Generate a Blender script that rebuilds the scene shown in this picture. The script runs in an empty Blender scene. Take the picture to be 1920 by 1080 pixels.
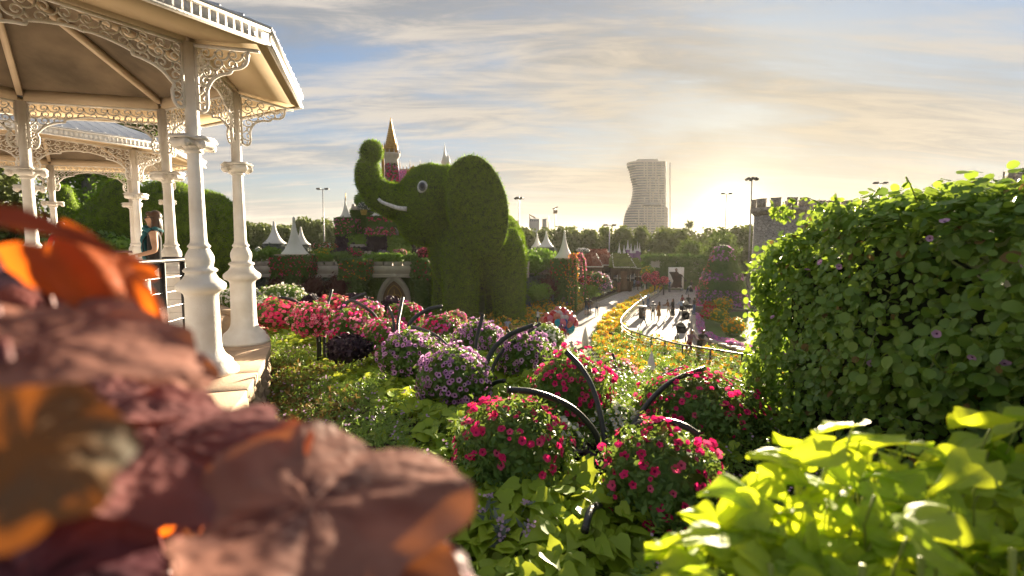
import bpy, bmesh, math, random
import numpy as np
from mathutils import Vector, Matrix, noise as mnoise
from mathutils.bvhtree import BVHTree

R = math.radians
rng = np.random.default_rng(7)
random.seed(7)
SC = bpy.context.scene
COL = SC.collection

# ---------------------------------------------------------------- camera
F = 960.0                      # focal length in pixels of the 1920 px wide photograph (18 mm)
CZ = 7.2                       # camera height above the plaza
PITCH = math.atan((540 - 456) / F)
cam = bpy.data.cameras.new('camera')
cam.lens = 18.0
cam.sensor_width = 36.0
cam.clip_start = 0.02
cam.clip_end = 9000
cam.dof.use_dof = True
cam.dof.focus_distance = 6.0
cam.dof.aperture_fstop = 2.2
camo = bpy.data.objects.new('camera', cam)
COL.objects.link(camo)
camo.location = (0, 0, CZ)
camo.rotation_euler = (R(90) - PITCH, 0, 0)
SC.camera = camo

# ---------------------------------------------------------------- sky and sun
SUN_AZ, SUN_EL = R(22.9), R(11.5)
SUNV = Vector((math.sin(SUN_AZ) * math.cos(SUN_EL), math.cos(SUN_AZ) * math.cos(SUN_EL), math.sin(SUN_EL)))
GLOWV = Vector((math.sin(SUN_AZ) * math.cos(R(3.0)), math.cos(SUN_AZ) * math.cos(R(3.0)), math.sin(R(3.0))))
world = bpy.data.worlds.new('World')
SC.world = world
world.use_nodes = True
wn, wl = world.node_tree.nodes, world.node_tree.links
wn.clear()


def wnode(kind, **kw):
    n = wn.new(kind)
    for k, v in kw.items():
        setattr(n, k, v)
    return n


def wmath(op, a, b=None, c=None, clamp=False):
    n = wnode('ShaderNodeMath', operation=op)
    n.use_clamp = clamp
    for i, v in enumerate((a, b, c)):
        if v is None:
            continue
        if isinstance(v, (int, float)):
            n.inputs[i].default_value = v
        else:
            wl.new(v, n.inputs[i])
    return n.outputs[0]


def wmix(fac, a, b, mode='MIX'):
    n = wnode('ShaderNodeMix', data_type='RGBA', blend_type=mode)
    for s, v in ((n.inputs[0], fac), (n.inputs[6], a), (n.inputs[7], b)):
        if isinstance(v, (int, float)):
            s.default_value = v
        elif isinstance(v, tuple):
            s.default_value = (*v, 1) if len(v) == 3 else v
        else:
            wl.new(v, s)
    return n.outputs[2]


def wramp(v, p0, p1):
    n = wnode('ShaderNodeMapRange', interpolation_type='SMOOTHSTEP')
    wl.new(v, n.inputs[0])
    n.inputs[1].default_value, n.inputs[2].default_value = p0, p1
    return n.outputs[0]


sky = wnode('ShaderNodeTexSky', sky_type='NISHITA')
sky.sun_disc = False
sky.sun_elevation = SUN_EL
sky.sun_rotation = SUN_AZ
sky.air_density = 1.0
sky.dust_density = 0.5
sky.ozone_density = 3.0
tc = wnode('ShaderNodeTexCoord')
dirv = tc.outputs['Generated']
sep = wnode('ShaderNodeSeparateXYZ')
wl.new(dirv, sep.inputs[0])
dx, dy, dz = sep.outputs
dotn = wnode('ShaderNodeVectorMath', operation='DOT_PRODUCT')
wl.new(dirv, dotn.inputs[0])
dotn.inputs[1].default_value = GLOWV
sd = dotn.outputs['Value']
# clouds lie on a high plane: divide by height above the horizon
den = wmath('ADD', wmath('MAXIMUM', dz, 0.0), 0.16)
px_, py_ = wmath('DIVIDE', dx, den), wmath('DIVIDE', dy, den)
comb = wnode('ShaderNodeCombineXYZ')
wl.new(px_, comb.inputs[0])
wl.new(py_, comb.inputs[1])


def cloud_noise(scale, sx, sy, rot, detail, rough, dist, off):
    mp = wnode('ShaderNodeMapping')
    wl.new(comb.outputs[0], mp.inputs[0])
    mp.inputs['Rotation'].default_value = (0, 0, R(rot))
    mp.inputs['Scale'].default_value = (sx, sy, 1)
    mp.inputs['Location'].default_value = (off, off * .7, 0)
    nz = wnode('ShaderNodeTexNoise')
    wl.new(mp.outputs[0], nz.inputs['Vector'])
    nz.inputs['Scale'].default_value = scale
    nz.inputs['Detail'].default_value = detail
    nz.inputs['Roughness'].default_value = rough
    nz.inputs['Distortion'].default_value = dist
    return nz.outputs[0]


n_big = cloud_noise(0.75, 0.6, 1.7, 24, 6, 0.55, 0.7, 3.1)
n_str = cloud_noise(1.25, 0.5, 2.3, 18, 9, 0.62, 1.2, 7.7)
n_fine = cloud_noise(3.4, 0.5, 2.2, 35, 7, 0.65, 1.1, 1.3)
cov = wmath('ADD', wmath('MULTIPLY', n_big, 0.95), wmath('ADD', wmath('MULTIPLY', n_str, 0.62), wmath('MULTIPLY', n_fine, 0.22)))
mask = wramp(cov, 0.64, 1.02)
sdp = wmath('MAXIMUM', sd, 0.0)
near = wmath('POWER', sdp, 9.0)
tight = wmath('POWER', sdp, 45.0)
low = wmath('POWER', wmath('SUBTRACT', 1.0, wmath('MAXIMUM', dz, 0.0), clamp=True), 9.0)
SKYB = 1.15
SKYK = 0.395
bright = wramp(wmath('ADD', n_str, wmath('MULTIPLY', n_fine, .6)), 0.66, 0.96)
cloud_far = wmix(bright, (2.75, 2.9, 3.1), (6.0, 5.4, 4.7))
cloud_sun = wmix(bright, (3.2, 2.7, 2.1), (5.0, 4.05, 2.8))
cloud = wmix(near, cloud_far, cloud_sun)
veil = wmix(near, (3.9, 3.15, 2.3), (3.7, 2.55, 1.3))
base = wmix(1.0, sky.outputs[0], (SKYB * .8, SKYB, SKYB * 1.15), 'MULTIPLY')
base = wmix(0.25, base, (2.6, 3.3, 4.2))
base = wmix(wmath('MULTIPLY', near, 0.8, clamp=True), base, (3.3, 2.9, 2.4))
base = wmix(wmath('MULTIPLY', low, 0.95, clamp=True), base, veil)
col = wmix(wmath('MULTIPLY', mask, 0.9), base, cloud)
col = wmix(1.0, col, (SKYK, SKYK, SKYK), 'MULTIPLY')
glow = wmath('ADD', wmath('MULTIPLY', wmath('POWER', sdp, 60.0), 0.35),
             wmath('ADD', wmath('MULTIPLY', wmath('POWER', sdp, 420.0), 2.2), wmath('MULTIPLY', wmath('POWER', sdp, 1600.0), 7.0)))
gn = wnode('ShaderNodeVectorMath', operation='SCALE')
gn.inputs[0].default_value = (1.0, 0.86, 0.56)
wl.new(glow, gn.inputs['Scale'])
col = wmix(1.0, col, gn.outputs[0], 'ADD')
bg = wnode('ShaderNodeBackground')
bg.inputs['Strength'].default_value = 0.05
wl.new(col, bg.inputs['Color'])
wo = wnode('ShaderNodeOutputWorld')
wl.new(bg.outputs[0], wo.inputs[0])

sl = bpy.data.lights.new('sun', 'SUN')
sl.energy = 4.4
sl.angle = R(0.6)
sl.color = (1.0, 0.83, 0.60)
so = bpy.data.objects.new('sun', sl)
COL.objects.link(so)
so.rotation_euler = (-SUNV).to_track_quat('-Z', 'Y').to_euler()

SC.view_settings.view_transform = 'Standard'
SC.view_settings.look = 'None'
SC.view_settings.gamma = 1.0
SC.view_settings.use_curve_mapping = False
SC.view_settings.exposure = 2.6
SC.render.engine = 'CYCLES'
SC.cycles.max_bounces = 8
SC.cycles.diffuse_bounces = 5
SC.cycles.glossy_bounces = 2
SC.cycles.transmission_bounces = 5
SC.cycles.volume_bounces = 0
SC.cycles.transparent_max_bounces = 6
SC.cycles.use_denoising = True
SC.cycles.caustics_reflective = False
SC.cycles.caustics_refractive = False
SC.cycles.sample_clamp_indirect = 6.0
HAZE = 0.00012


# ---------------------------------------------------------------- helpers
CP, SP = math.cos(PITCH), math.sin(PITCH)


def W(u, v, d):
    """point seen at photograph pixel (u, v) that stands d metres in front (world y = d)"""
    a, b = (u - 960) / F, (540 - v) / F
    D = Vector((a, CP + b * SP, -SP + b * CP))
    return Vector((0, 0, CZ)) + D * (d / D.y)


def WS(d):
    """metres per photograph pixel at distance d"""
    return d / F


def plaza_z(x, y):
    return max(0.0, min((38.0 - y) * 0.077, 1.35 if y < 20.5 else 9))


CRX = [-30, -8, -5.4, -2.76, -.6, .3, .8, 1.8, 5, 12]
CRY = [12, 12, 11, 10.2, 8, 6.3, 5.6, 4.9, 4.6, 4.6]


def ground_z(x, y):
    zc = 5.72 + (5.35 - 5.72) * min(1, max(0, (-0.9 - x) / 1.4))
    yc = float(np.interp(x, CRX, CRY))
    return max(plaza_z(x, y), zc - max(0.0, y - yc) * 1.0)


def G(u, v):
    """where the ray through pixel (u, v) meets the ground"""
    a, b = (u - 960) / F, (540 - v) / F
    D = Vector((a, CP + b * SP, -SP + b * CP))
    t = 0.5
    while t < 400:
        p = Vector((0, 0, CZ)) + D * t
        if p.z <= ground_z(p.x, p.y):
            return p
        t += 0.02 + t * 0.002
    return p


ORG, WM = {}, {}


def thing(name, label, cat, loc=(0, 0, 0), group=None):
    o = bpy.data.objects.new(name, None)
    COL.objects.link(o)
    o.empty_display_size = .2
    o.location = loc
    ORG[o] = Vector(loc)
    WM[o] = Matrix.Translation(loc)
    tag(o, label, cat, group)
    return o


def tag(o, label=None, cat=None, group=None, kind=None):
    if label:
        o['label'] = label
    if cat:
        o['category'] = cat
    if group:
        o['group'] = group
    if kind:
        o['kind'] = kind
    return o


def link(name, me, parent=None, M=None):
    """object for a mesh; M is its world matrix (default: mesh is in world coordinates)"""
    o = bpy.data.objects.new(name, me)
    COL.objects.link(o)
    M = M or Matrix.Identity(4)
    if parent is not None:
        o.parent = parent
        o.matrix_local = WM[parent].inverted() @ M
        ORG[o] = M.translation.copy()
    else:
        o.matrix_local = M
        ORG[o] = M.translation.copy()
    WM[o] = M.copy()
    return o


class MB:
    def __init__(s):
        s.v, s.f, s.m, s.n = [], [], [], 0

    def add(s, V, Fc, mi=0):
        V = np.asarray(V, float).reshape(-1, 3)
        s.v.append(V)
        for q in Fc:
            s.f.append([i + s.n for i in q])
            s.m.append(mi)
        s.n += len(V)
        return s

    def box(s, c, size, rot=None, mi=0):
        c = Vector(c)
        h = [x / 2 for x in size]
        P = [Vector((x * h[0], y * h[1], z * h[2])) for z in (-1, 1) for y in (-1, 1) for x in (-1, 1)]
        if rot is not None:
            P = [rot @ p for p in P]
        s.add([p + c for p in P], [(0, 2, 3, 1), (4, 5, 7, 6), (0, 1, 5, 4), (2, 6, 7, 3), (0, 4, 6, 2), (1, 3, 7, 5)], mi)
        return s

    def lathe(s, prof, c=(0, 0, 0), n=20, mi=0, a0=0, cap=True):
        c = np.array(c, float)
        V, Fc = [], []
        for r, z in prof:
            for k in range(n):
                a = a0 + 2 * math.pi * k / n
                V.append(c + np.array((r * math.cos(a), r * math.sin(a), z)))
        for i in range(len(prof) - 1):
            for k in range(n):
                k2 = (k + 1) % n
                Fc.append((i * n + k, i * n + k2, (i + 1) * n + k2, (i + 1) * n + k))
        if cap:
            Fc.append(tuple(range(n))[::-1])
            Fc.append(tuple((len(prof) - 1) * n + k for k in range(n)))
        s.add(V, Fc, mi)
        return s

    def tube(s, pts, r, n=8, mi=0, cap=True):
        pts = [Vector(p) for p in pts]
        m = len(pts)
        rr = [r] * m if isinstance(r, (int, float)) else r
        V, Fc = [], []
        up = None
        for i, p in enumerate(pts):
            t = (pts[min(i + 1, m - 1)] - pts[max(i - 1, 0)]).normalized()
            if up is None:
                up = Vector((0, 0, 1)) if abs(t.z) < .9 else Vector((1, 0, 0))
            x = t.cross(up)
            if x.length < 1e-5:
                x = t.orthogonal()
            x.normalize()
            y = x.cross(t).normalized()
            up = y
            for k in range(n):
                a = 2 * math.pi * k / n
                V.append(p + (x * math.cos(a) + y * math.sin(a)) * rr[i])
        for i in range(m - 1):
            for k in range(n):
                k2 = (k + 1) % n
                Fc.append((i * n + k, i * n + k2, (i + 1) * n + k2, (i + 1) * n + k))
        if cap:
            Fc.append(tuple(range(n))[::-1])
            Fc.append(tuple((m - 1) * n + k for k in range(n)))
        s.add(V, Fc, mi)
        return s

    def prism(s, poly, z0, z1, mi=0):
        n = len(poly)
        V = [(x, y, z0) for x, y in poly] + [(x, y, z1) for x, y in poly]
        Fc = [tuple(range(n))[::-1], tuple(range(n, 2 * n))]
        Fc += [(k, (k + 1) % n, n + (k + 1) % n, n + k) for k in range(n)]
        s.add(V, Fc, mi)
        return s

    def ell(s, c, r, nu=14, nv=9, mi=0, rot=None):
        V, Fc = [], []
        for j in range(nv + 1):
            t = math.pi * j / nv
            for k in range(nu):
                a = 2 * math.pi * k / nu
                p = Vector((r[0] * math.sin(t) * math.cos(a), r[1] * math.sin(t) * math.sin(a), r[2] * math.cos(t)))
                if rot is not None:
                    p = rot @ p
                V.append(p + Vector(c))
        for j in range(nv):
            for k in range(nu):
                k2 = (k + 1) % nu
                Fc.append((j * nu + k, (j + 1) * nu + k, (j + 1) * nu + k2, j * nu + k2))
        s.add(V, Fc, mi)
        return s

    def mesh(s, name, mats, smooth=False):
        me = bpy.data.meshes.new(name)
        V = np.concatenate(s.v) if s.v else np.zeros((0, 3))
        fill_mesh(me, V, s.f, s.m, mats, smooth)
        return me

    def obj(s, name, mats, parent=None, smooth=False, M=None):
        return link(name, s.mesh(name, mats, smooth), parent, M)


def fill_mesh(me, V, faces, mi, mats, smooth=False):
    if not isinstance(mats, (list, tuple)):
        mats = [mats]
    for m in mats:
        me.materials.append(m)
    tot = np.array([len(f) for f in faces], np.int32)
    loops = np.fromiter((i for f in faces for i in f), np.int32, int(tot.sum()))
    fast_mesh(me, V, loops, tot, mi, smooth)


def fast_mesh(me, V, loops, tot, mi=None, smooth=False):
    me.vertices.add(len(V))
    me.vertices.foreach_set('co', np.ascontiguousarray(V, np.float32).ravel())
    me.loops.add(len(loops))
    me.loops.foreach_set('vertex_index', np.ascontiguousarray(loops, np.int32))
    st = np.zeros(len(tot), np.int32)
    st[1:] = np.cumsum(tot)[:-1]
    me.polygons.add(len(tot))
    me.polygons.foreach_set('loop_start', st)
    me.polygons.foreach_set('loop_total', np.ascontiguousarray(tot, np.int32))
    if mi is not None:
        me.polygons.foreach_set('material_index', np.ascontiguousarray(mi, np.int32))
    if smooth:
        me.polygons.foreach_set('use_smooth', np.ones(len(tot), bool))
    me.update(calc_edges=True)


class Leaves:
    """collects scattered copies of small templates in one mesh"""

    def __init__(s):
        s.V, s.L, s.T, s.M, s.n = [], [], [], [], 0

    def add(s, tmpl, pos, xdir, nrm, scale, mi=None):
        V, loops, tot, tm = tmpl
        pos = np.asarray(pos, float)
        N = len(pos)
        if N == 0:
            return s
        scale = np.broadcast_to(np.asarray(scale, float).reshape(-1, 1) if np.ndim(scale) < 2 else scale, (N, 3) if np.ndim(scale) == 2 else (N, 1))
        z = nrm / (np.linalg.norm(nrm, axis=1, keepdims=True) + 1e-9)
        x = xdir - (xdir * z).sum(1, keepdims=True) * z
        x /= (np.linalg.norm(x, axis=1, keepdims=True) + 1e-9)
        y = np.cross(z, x)
        P = (V[None, :, 0:1] * x[:, None] + V[None, :, 1:2] * y[:, None] + V[None, :, 2:3] * z[:, None]) * scale[:, None, :] + pos[:, None]
        nv = len(V)
        s.V.append(P.reshape(-1, 3))
        s.L.append((loops[None] + (np.arange(N) * nv)[:, None]).ravel() + s.n)
        s.T.append(np.tile(tot, N))
        if mi is None:
            s.M.append(np.tile(tm, N))
        else:
            s.M.append(np.repeat(np.broadcast_to(mi, (N,)), len(tot)) if np.ndim(mi) else np.full(N * len(tot), mi))
        s.n += N * nv
        return s

    def mesh(s, name, mats, smooth=False):
        me = bpy.data.meshes.new(name)
        for m in (mats if isinstance(mats, (list, tuple)) else [mats]):
            me.materials.append(m)
        if s.V:
            fast_mesh(me, np.concatenate(s.V), np.concatenate(s.L), np.concatenate(s.T), np.concatenate(s.M), smooth)
        return me

    def obj(s, name, mats, parent=None, kind='stuff', smooth=False):
        o = link(name, s.mesh(name, mats, smooth), parent)
        if kind:
            o['kind'] = kind
        return o


def tmpl(V, faces, mi=0):
    tot = np.array([len(f) for f in faces], np.int32)
    m = np.full(len(faces), mi, np.int32) if isinstance(mi, int) else np.array(mi, np.int32)
    return (np.array(V, float), np.array([i for f in faces for i in f], np.int32), tot, m)


# small leaf: 4 triangles, folded along the middle, tip at +x, unit length
LEAF4 = tmpl([(0, 0, 0), (.45, .26, .07), (.5, 0, 0), (.45, -.26, .07), (1, 0, -.1)],
             [(0, 2, 1), (0, 3, 2), (1, 2, 4), (2, 3, 4)])
NARROW = tmpl([(0, 0, 0), (.45, .14, .04), (.5, 0, 0), (.45, -.14, .04), (1, 0, -.12)],
              [(0, 2, 1), (0, 3, 2), (1, 2, 4), (2, 3, 4)])
QUAD = tmpl([(0, -.28, 0), (.5, -.42, .08), (1, 0, -.06), (.5, .42, .08)], [(0, 1, 2, 3)])
BLADE = tmpl([(0, -.06, 0), (0, .06, 0), (.55, 0, .12), (1, 0, .05)], [(0, 1, 2), (1, 3, 2), (0, 2, 3)])
# heart shaped leaf with drawn out tip (sweet potato vine), 14 faces
_hv = [(0, 0, 0), (-.10, .20, .05), (.12, .40, .08), (.42, .34, .06), (.70, .15, .0), (1, 0, -.12),
       (.70, -.15, .0), (.42, -.34, .06), (.12, -.40, .08), (-.10, -.20, .05), (.22, 0, -.01), (.5, 0, 0), (.75, 0, -.04)]
HEART = tmpl(_hv, [(0, 10, 2, 1), (10, 11, 3, 2), (11, 12, 4, 3), (12, 5, 4), (0, 9, 8, 10), (10, 8, 7, 11), (11, 7, 6, 12), (12, 6, 5)])
# round leaf (beach morning glory hedge)
_rv = [(0, 0, 0), (.12, .30, .05), (.45, .44, .08), (.80, .32, .05), (.98, .06, -.02), (.90, 0, -.01), (.98, -.06, -.02), (.80, -.32, .05),
       (.45, -.44, .08), (.12, -.30, .05), (.30, 0, 0), (.62, 0, 0)]
ROUND = tmpl(_rv, [(0, 10, 2, 1), (10, 11, 3, 2), (11, 5, 4, 3), (0, 9, 8, 10), (10, 8, 7, 11), (11, 7, 6, 5)])


def petal_flower(np_=5, throat=.32, depth=.18, notch=.16, mats=(0, 1)):
    """open trumpet flower of unit diameter, looking along +z; petals material 0, throat material 1"""
    V = [(0, 0, -depth)]
    n = np_ * 4
    for k in range(n):
        a = 2 * math.pi * k / n
        V.append((throat * .5 * math.cos(a), throat * .5 * math.sin(a), -depth * .35))
    for k in range(n):
        a = 2 * math.pi * k / n
        r = .5 * (1 - notch * (abs(math.cos(np_ * a / 2)) ** 6)) * (1.0 if k % 2 else .97)
        V.append((r * math.cos(a), r * math.sin(a), .02 * math.cos(2 * a) + .03 * math.sin(np_ * a)))
    fs, mi = [], []
    for k in range(n):
        k2 = (k + 1) % n
        fs.append((0, 1 + k, 1 + k2)); mi.append(mats[1])
        fs.append((1 + k, 1 + n + k, 1 + n + k2, 1 + k2)); mi.append(mats[0])
    return tmpl(V, fs, mi)


PETUNIA = petal_flower()


def low_flower(mats=(0, 1), n=6, throat=.35):
    V = [(0, 0, .02)] + [(throat * .5 * math.cos(2 * math.pi * k / n), throat * .5 * math.sin(2 * math.pi * k / n), .05) for k in range(n)] + \
        [(.5 * math.cos(2 * math.pi * k / n), .5 * math.sin(2 * math.pi * k / n), 0) for k in range(n)]
    fs, mi = [], []
    for k in range(n):
        k2 = (k + 1) % n
        fs.append((0, 1 + k, 1 + k2)); mi.append(mats[1])
        fs.append((1 + k, 1 + n + k, 1 + n + k2, 1 + k2)); mi.append(mats[0])
    return tmpl(V, fs, mi)


DAISY = low_flower()
BLOB = tmpl([(.5, 0, 0), (0, .5, 0), (-.5, 0, 0), (0, -.5, 0), (0, 0, .3)], [(0, 1, 4), (1, 2, 4), (2, 3, 4), (3, 0, 4)])


def unit(n, up=0.0):
    v = rng.normal(size=(n, 3))
    v /= np.linalg.norm(v, axis=1, keepdims=True)
    v[:, 2] += up
    return v / np.linalg.norm(v, axis=1, keepdims=True)


# ---------------------------------------------------------------- materials
MATS = {}


def mat(name, c, rough=.6, c2=None, isl=0.0, ns=6.0, nv=.35, bump=0.0, bs=60.0, trans=0.0, tc=None, metal=0.0, spec=.4, objr=0.0, sheen=0.0):
    """procedural material: colour c drifting to c2 with noise, per leaf and per object; trans = light passing through"""
    if name in MATS:
        return MATS[name]
    m = bpy.data.materials.new(name)
    m.use_nodes = True
    nt = m.node_tree
    N, L = nt.nodes, nt.links
    N.clear()
    out = N.new('ShaderNodeOutputMaterial')
    b = N.new('ShaderNodeBsdfPrincipled')
    c2 = c2 or tuple(x * (1 - nv) for x in c)
    geo = N.new('ShaderNodeNewGeometry')
    nz = N.new('ShaderNodeTexNoise')
    nz.inputs['Scale'].default_value = ns
    nz.inputs['Detail'].default_value = 4
    tcn = N.new('ShaderNodeTexCoord')
    L.new(geo.outputs['Position'], nz.inputs['Vector'])
    fac = N.new('ShaderNodeMapRange')
    fac.inputs[1].default_value, fac.inputs[2].default_value = .3, .7
    L.new(nz.outputs[0], fac.inputs[0])
    f = fac.outputs[0]
    if isl or objr:
        if isl:
            rnd = geo.outputs['Random Per Island']
        if objr:
            oi = N.new('ShaderNodeObjectInfo')
            if isl:
                ad = N.new('ShaderNodeMath'); ad.operation = 'ADD'
                L.new(rnd, ad.inputs[0]); L.new(oi.outputs['Random'], ad.inputs[1])
                fr = N.new('ShaderNodeMath'); fr.operation = 'FRACT'
                L.new(ad.outputs[0], fr.inputs[0])
                rnd = fr.outputs[0]
            else:
                rnd = oi.outputs['Random']
        mm = N.new('ShaderNodeMix')
        mm.inputs[0].default_value = max(isl, objr)
        L.new(f, mm.inputs[2])
        L.new(rnd, mm.inputs[3])
        f = mm.outputs[0]
    mx = N.new('ShaderNodeMix')
    mx.data_type = 'RGBA'
    L.new(f, mx.inputs[0])
    mx.inputs[6].default_value = (*c, 1)
    mx.inputs[7].default_value = (*c2, 1)
    L.new(mx.outputs[2], b.inputs['Base Color'])
    b.inputs['Roughness'].default_value = rough
    b.inputs['Metallic'].default_value = metal
    b.inputs['Specular IOR Level'].default_value = spec
    if bump:
        bn = N.new('ShaderNodeTexNoise')
        bn.inputs['Scale'].default_value = bs
        bn.inputs['Detail'].default_value = 5
        L.new(geo.outputs['Position'], bn.inputs['Vector'])
        bp = N.new('ShaderNodeBump')
        bp.inputs['Strength'].default_value = bump
        bp.inputs['Distance'].default_value = .02
        L.new(bn.outputs[0], bp.inputs['Height'])
        L.new(bp.outputs[0], b.inputs['Normal'])
    sh = b.outputs[0]
    if trans:
        t = N.new('ShaderNodeBsdfTranslucent')
        if tc:
            t.inputs['Color'].default_value = (*tc, 1)
        else:
            L.new(mx.outputs[2], t.inputs['Color'])
        ms = N.new('ShaderNodeMixShader')
        ms.inputs[0].default_value = trans
        L.new(sh, ms.inputs[1])
        L.new(t.outputs[0], ms.inputs[2])
        sh = ms.outputs[0]
    L.new(sh, out.inputs[0])
    MATS[name] = m
    return m


M_white = mat('white_paint', (.82, .805, .78), .45, c2=(.66, .62, .56), ns=4.5, bump=.2, bs=60)
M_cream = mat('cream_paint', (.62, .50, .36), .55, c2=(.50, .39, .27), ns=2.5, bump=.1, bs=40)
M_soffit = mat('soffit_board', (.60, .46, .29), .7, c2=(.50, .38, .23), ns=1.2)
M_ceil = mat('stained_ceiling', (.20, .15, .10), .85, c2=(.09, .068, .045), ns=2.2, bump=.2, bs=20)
M_roof = mat('pale_roof_sheet', (.62, .66, .72), .35, c2=(.55, .58, .65), ns=1.5)
M_black = mat('black_rail_metal', (.018, .017, .018), .42, c2=(.03, .028, .026), bump=.1, bs=120)
M_pipe = mat('black_pipe', (.022, .024, .028), .38, c2=(.04, .043, .048), ns=20, bump=.15, bs=200)
M_stone = mat('sandstone_cap', (.50, .36, .25), .8, c2=(.38, .265, .18), ns=7, bump=.35, bs=70, objr=.35)
M_block = mat('rough_block', (.47, .35, .24), .9, c2=(.33, .235, .155), ns=9, bump=.9, bs=38, objr=.45)
M_soil = mat('dark_soil', (.045, .03, .02), .95, c2=(.03, .02, .014), ns=14, bump=.8, bs=30)
M_steel = mat('wire_steel', (.6, .58, .55), .3, metal=.6)
M_pave = mat('grey_paver', (.48, .43, .39), .6, c2=(.32, .29, .27), ns=1.2, bump=.15, bs=14)
M_kerb = mat('kerb_stone', (.45, .40, .34), .8, c2=(.36, .31, .26), ns=5)
M_field = mat('scrub_ground', (.16, .14, .085), .95, c2=(.10, .10, .05), ns=.15)
M_lawn = mat('lawn_turf', (.105, .15, .025), .9, c2=(.08, .12, .02), ns=2, bump=.6, bs=25)
M_topiary = mat('topiary_turf', (.26, .40, .016), .9, c2=(.16, .28, .014), ns=.9, isl=.18, trans=.28, spec=.2)
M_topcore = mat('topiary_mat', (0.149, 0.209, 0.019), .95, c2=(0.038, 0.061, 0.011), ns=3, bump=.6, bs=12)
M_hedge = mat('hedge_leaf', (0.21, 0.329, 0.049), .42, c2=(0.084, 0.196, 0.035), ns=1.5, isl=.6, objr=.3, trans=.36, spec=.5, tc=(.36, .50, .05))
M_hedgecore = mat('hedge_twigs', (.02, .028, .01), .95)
M_lime = mat('lime_vine_leaf', (.30, .42, .04), .42, c2=(.17, .32, .03), ns=3, isl=.55, objr=.3, trans=.42, spec=.4, tc=(.62, .58, .03))
M_bedleaf = mat('bed_leaf', (0.138, 0.253, 0.046), .45, c2=(0.23, 0.333, 0.046), ns=2, isl=.6, trans=.35, spec=.4, tc=(.22, .34, .04))
M_bedlime = mat('bed_lime_leaf', (.36, .47, .035), .45, c2=(.21, .36, .03), ns=2, isl=.55, trans=.38, spec=.4, tc=(.45, .50, .04))
M_dryleaf = mat('dry_leaf', (.30, .22, .06), .7, c2=(.16, .10, .03), isl=.7, trans=.3)
M_balleaf = mat('petunia_leaf', (0.135, 0.236, 0.047), .5, c2=(0.088, 0.176, 0.041), ns=5, isl=.6, trans=.3, tc=(.24, .34, .05))
M_balllime = mat('impatiens_leaf', (0.203, 0.297, 0.047), .5, c2=(0.108, 0.203, 0.041), ns=5, isl=.6, trans=.3)
M_ivy = mat('ivy_leaf', (0.115, 0.189, 0.03), .6, c2=(0.068, 0.135, 0.024), ns=1.0, isl=.6, trans=.25)
M_ivylime = mat('bright_creeper_leaf', (0.23, 0.365, 0.041), .6, c2=(0.135, 0.257, 0.034), ns=1, isl=.6, trans=.3)
M_purpleleaf = mat('dark_purple_leaf', (0.047, 0.022, 0.041), .6, c2=(0.03, 0.016, 0.03), isl=.6, trans=.12)
M_greyleaf = mat('grey_green_leaf', (.17, .20, .19), .7, c2=(.09, .12, .11), isl=.7, trans=.15)
M_redleaf = mat('dark_red_leaf', (.12, .025, .02), .6, c2=(.07, .02, .018), isl=.6, trans=.25)
M_tree = mat('tree_leaf', (0.182, 0.223, 0.046), .65, c2=(0.108, 0.149, 0.035), ns=.25, isl=.55, trans=.25, objr=.2)
M_treelt = mat('round_tree_leaf', (0.162, 0.223, 0.041), .65, c2=(0.095, 0.149, 0.03), ns=.4, isl=.55, trans=.25)
M_bark = mat('bark', (.12, .09, .07), .9, c2=(.07, .055, .045), ns=6, bump=.7, bs=18)
M_greybark = mat('grey_trunk', (.20, .20, .21), .9, c2=(.12, .12, .13), ns=3, bump=.7, bs=10)


def petal(name, c, c2=None, trans=.35):
    return mat(name, c, .55, c2=c2 or tuple(x * .75 for x in c), ns=9, isl=.5, objr=.3, trans=trans, spec=.25)


P_magenta = petal('magenta_petal', (.85, .03, .17), (.74, .02, .17))
P_hot = petal('hot_pink_petal', (.78, .05, .20), (.80, .14, .25))
P_pink = petal('pink_petal', (.80, .16, .48), (.72, .10, .42))
P_coral = petal('coral_petal', (.82, .20, .24), (.80, .30, .25))
P_lilac = petal('lilac_petal', (.66, .34, .62), (.56, .25, .55))
P_lilacd = petal('purple_throat', (.11, .012, .13), (.08, .01, .10))
P_magd = petal('dark_pink_throat', (.30, .008, .08))
P_white = petal('white_petal', (.82, .80, .76), (.72, .70, .68))
P_yellow = petal('yellow_petal', (.80, .46, .02), (.85, .60, .05))
P_orange = petal('orange_petal', (.80, .30, .015), (.82, .42, .03))
P_brown = petal('dark_flower_eye', (.06, .02, .008), trans=.1)
P_red = petal('red_petal', (.62, .035, .03))
P_mauve = petal('mauve_petal', (.36, .20, .38), (.24, .12, .27))
P_tiny = petal('pale_purple_petal', (.62, .42, .62))

# ---------------------------------------------------------------- terrain
def axis(lo, hi, dense, step, extra=()):
    a = list(np.arange(dense[0], dense[1] + 1e-6, step))
    s, x = step, dense[1]
    while x < hi:
        s *= 1.25
        x += s
        a.append(min(x, hi))
    s, x = step, dense[0]
    while x > lo:
        s *= 1.25
        x -= s
        a.append(max(x, lo))
    return sorted(set([round(q, 3) for q in a] + list(extra)))


xs = axis(-2600, 2600, (-9, 9), .3)
ys = axis(-30, 4000, (0, 22), .3, (38.0, 20.5))
V = [(x, y, ground_z(x, y)) for y in ys for x in xs]
nx = len(xs)
Fc, mi = [], []
for j in range(len(ys) - 1):
    for i in range(nx - 1):
        Fc.append((j * nx + i, j * nx + i + 1, (j + 1) * nx + i + 1, (j + 1) * nx + i))
        mi.append(0 if (ys[j] < 25 and abs(xs[i]) < 40) else 1)
me = bpy.data.meshes.new('ground')
fill_mesh(me, np.array(V), Fc, mi, [M_soil, M_field])
tag(link('ground', me), kind='structure')


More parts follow.
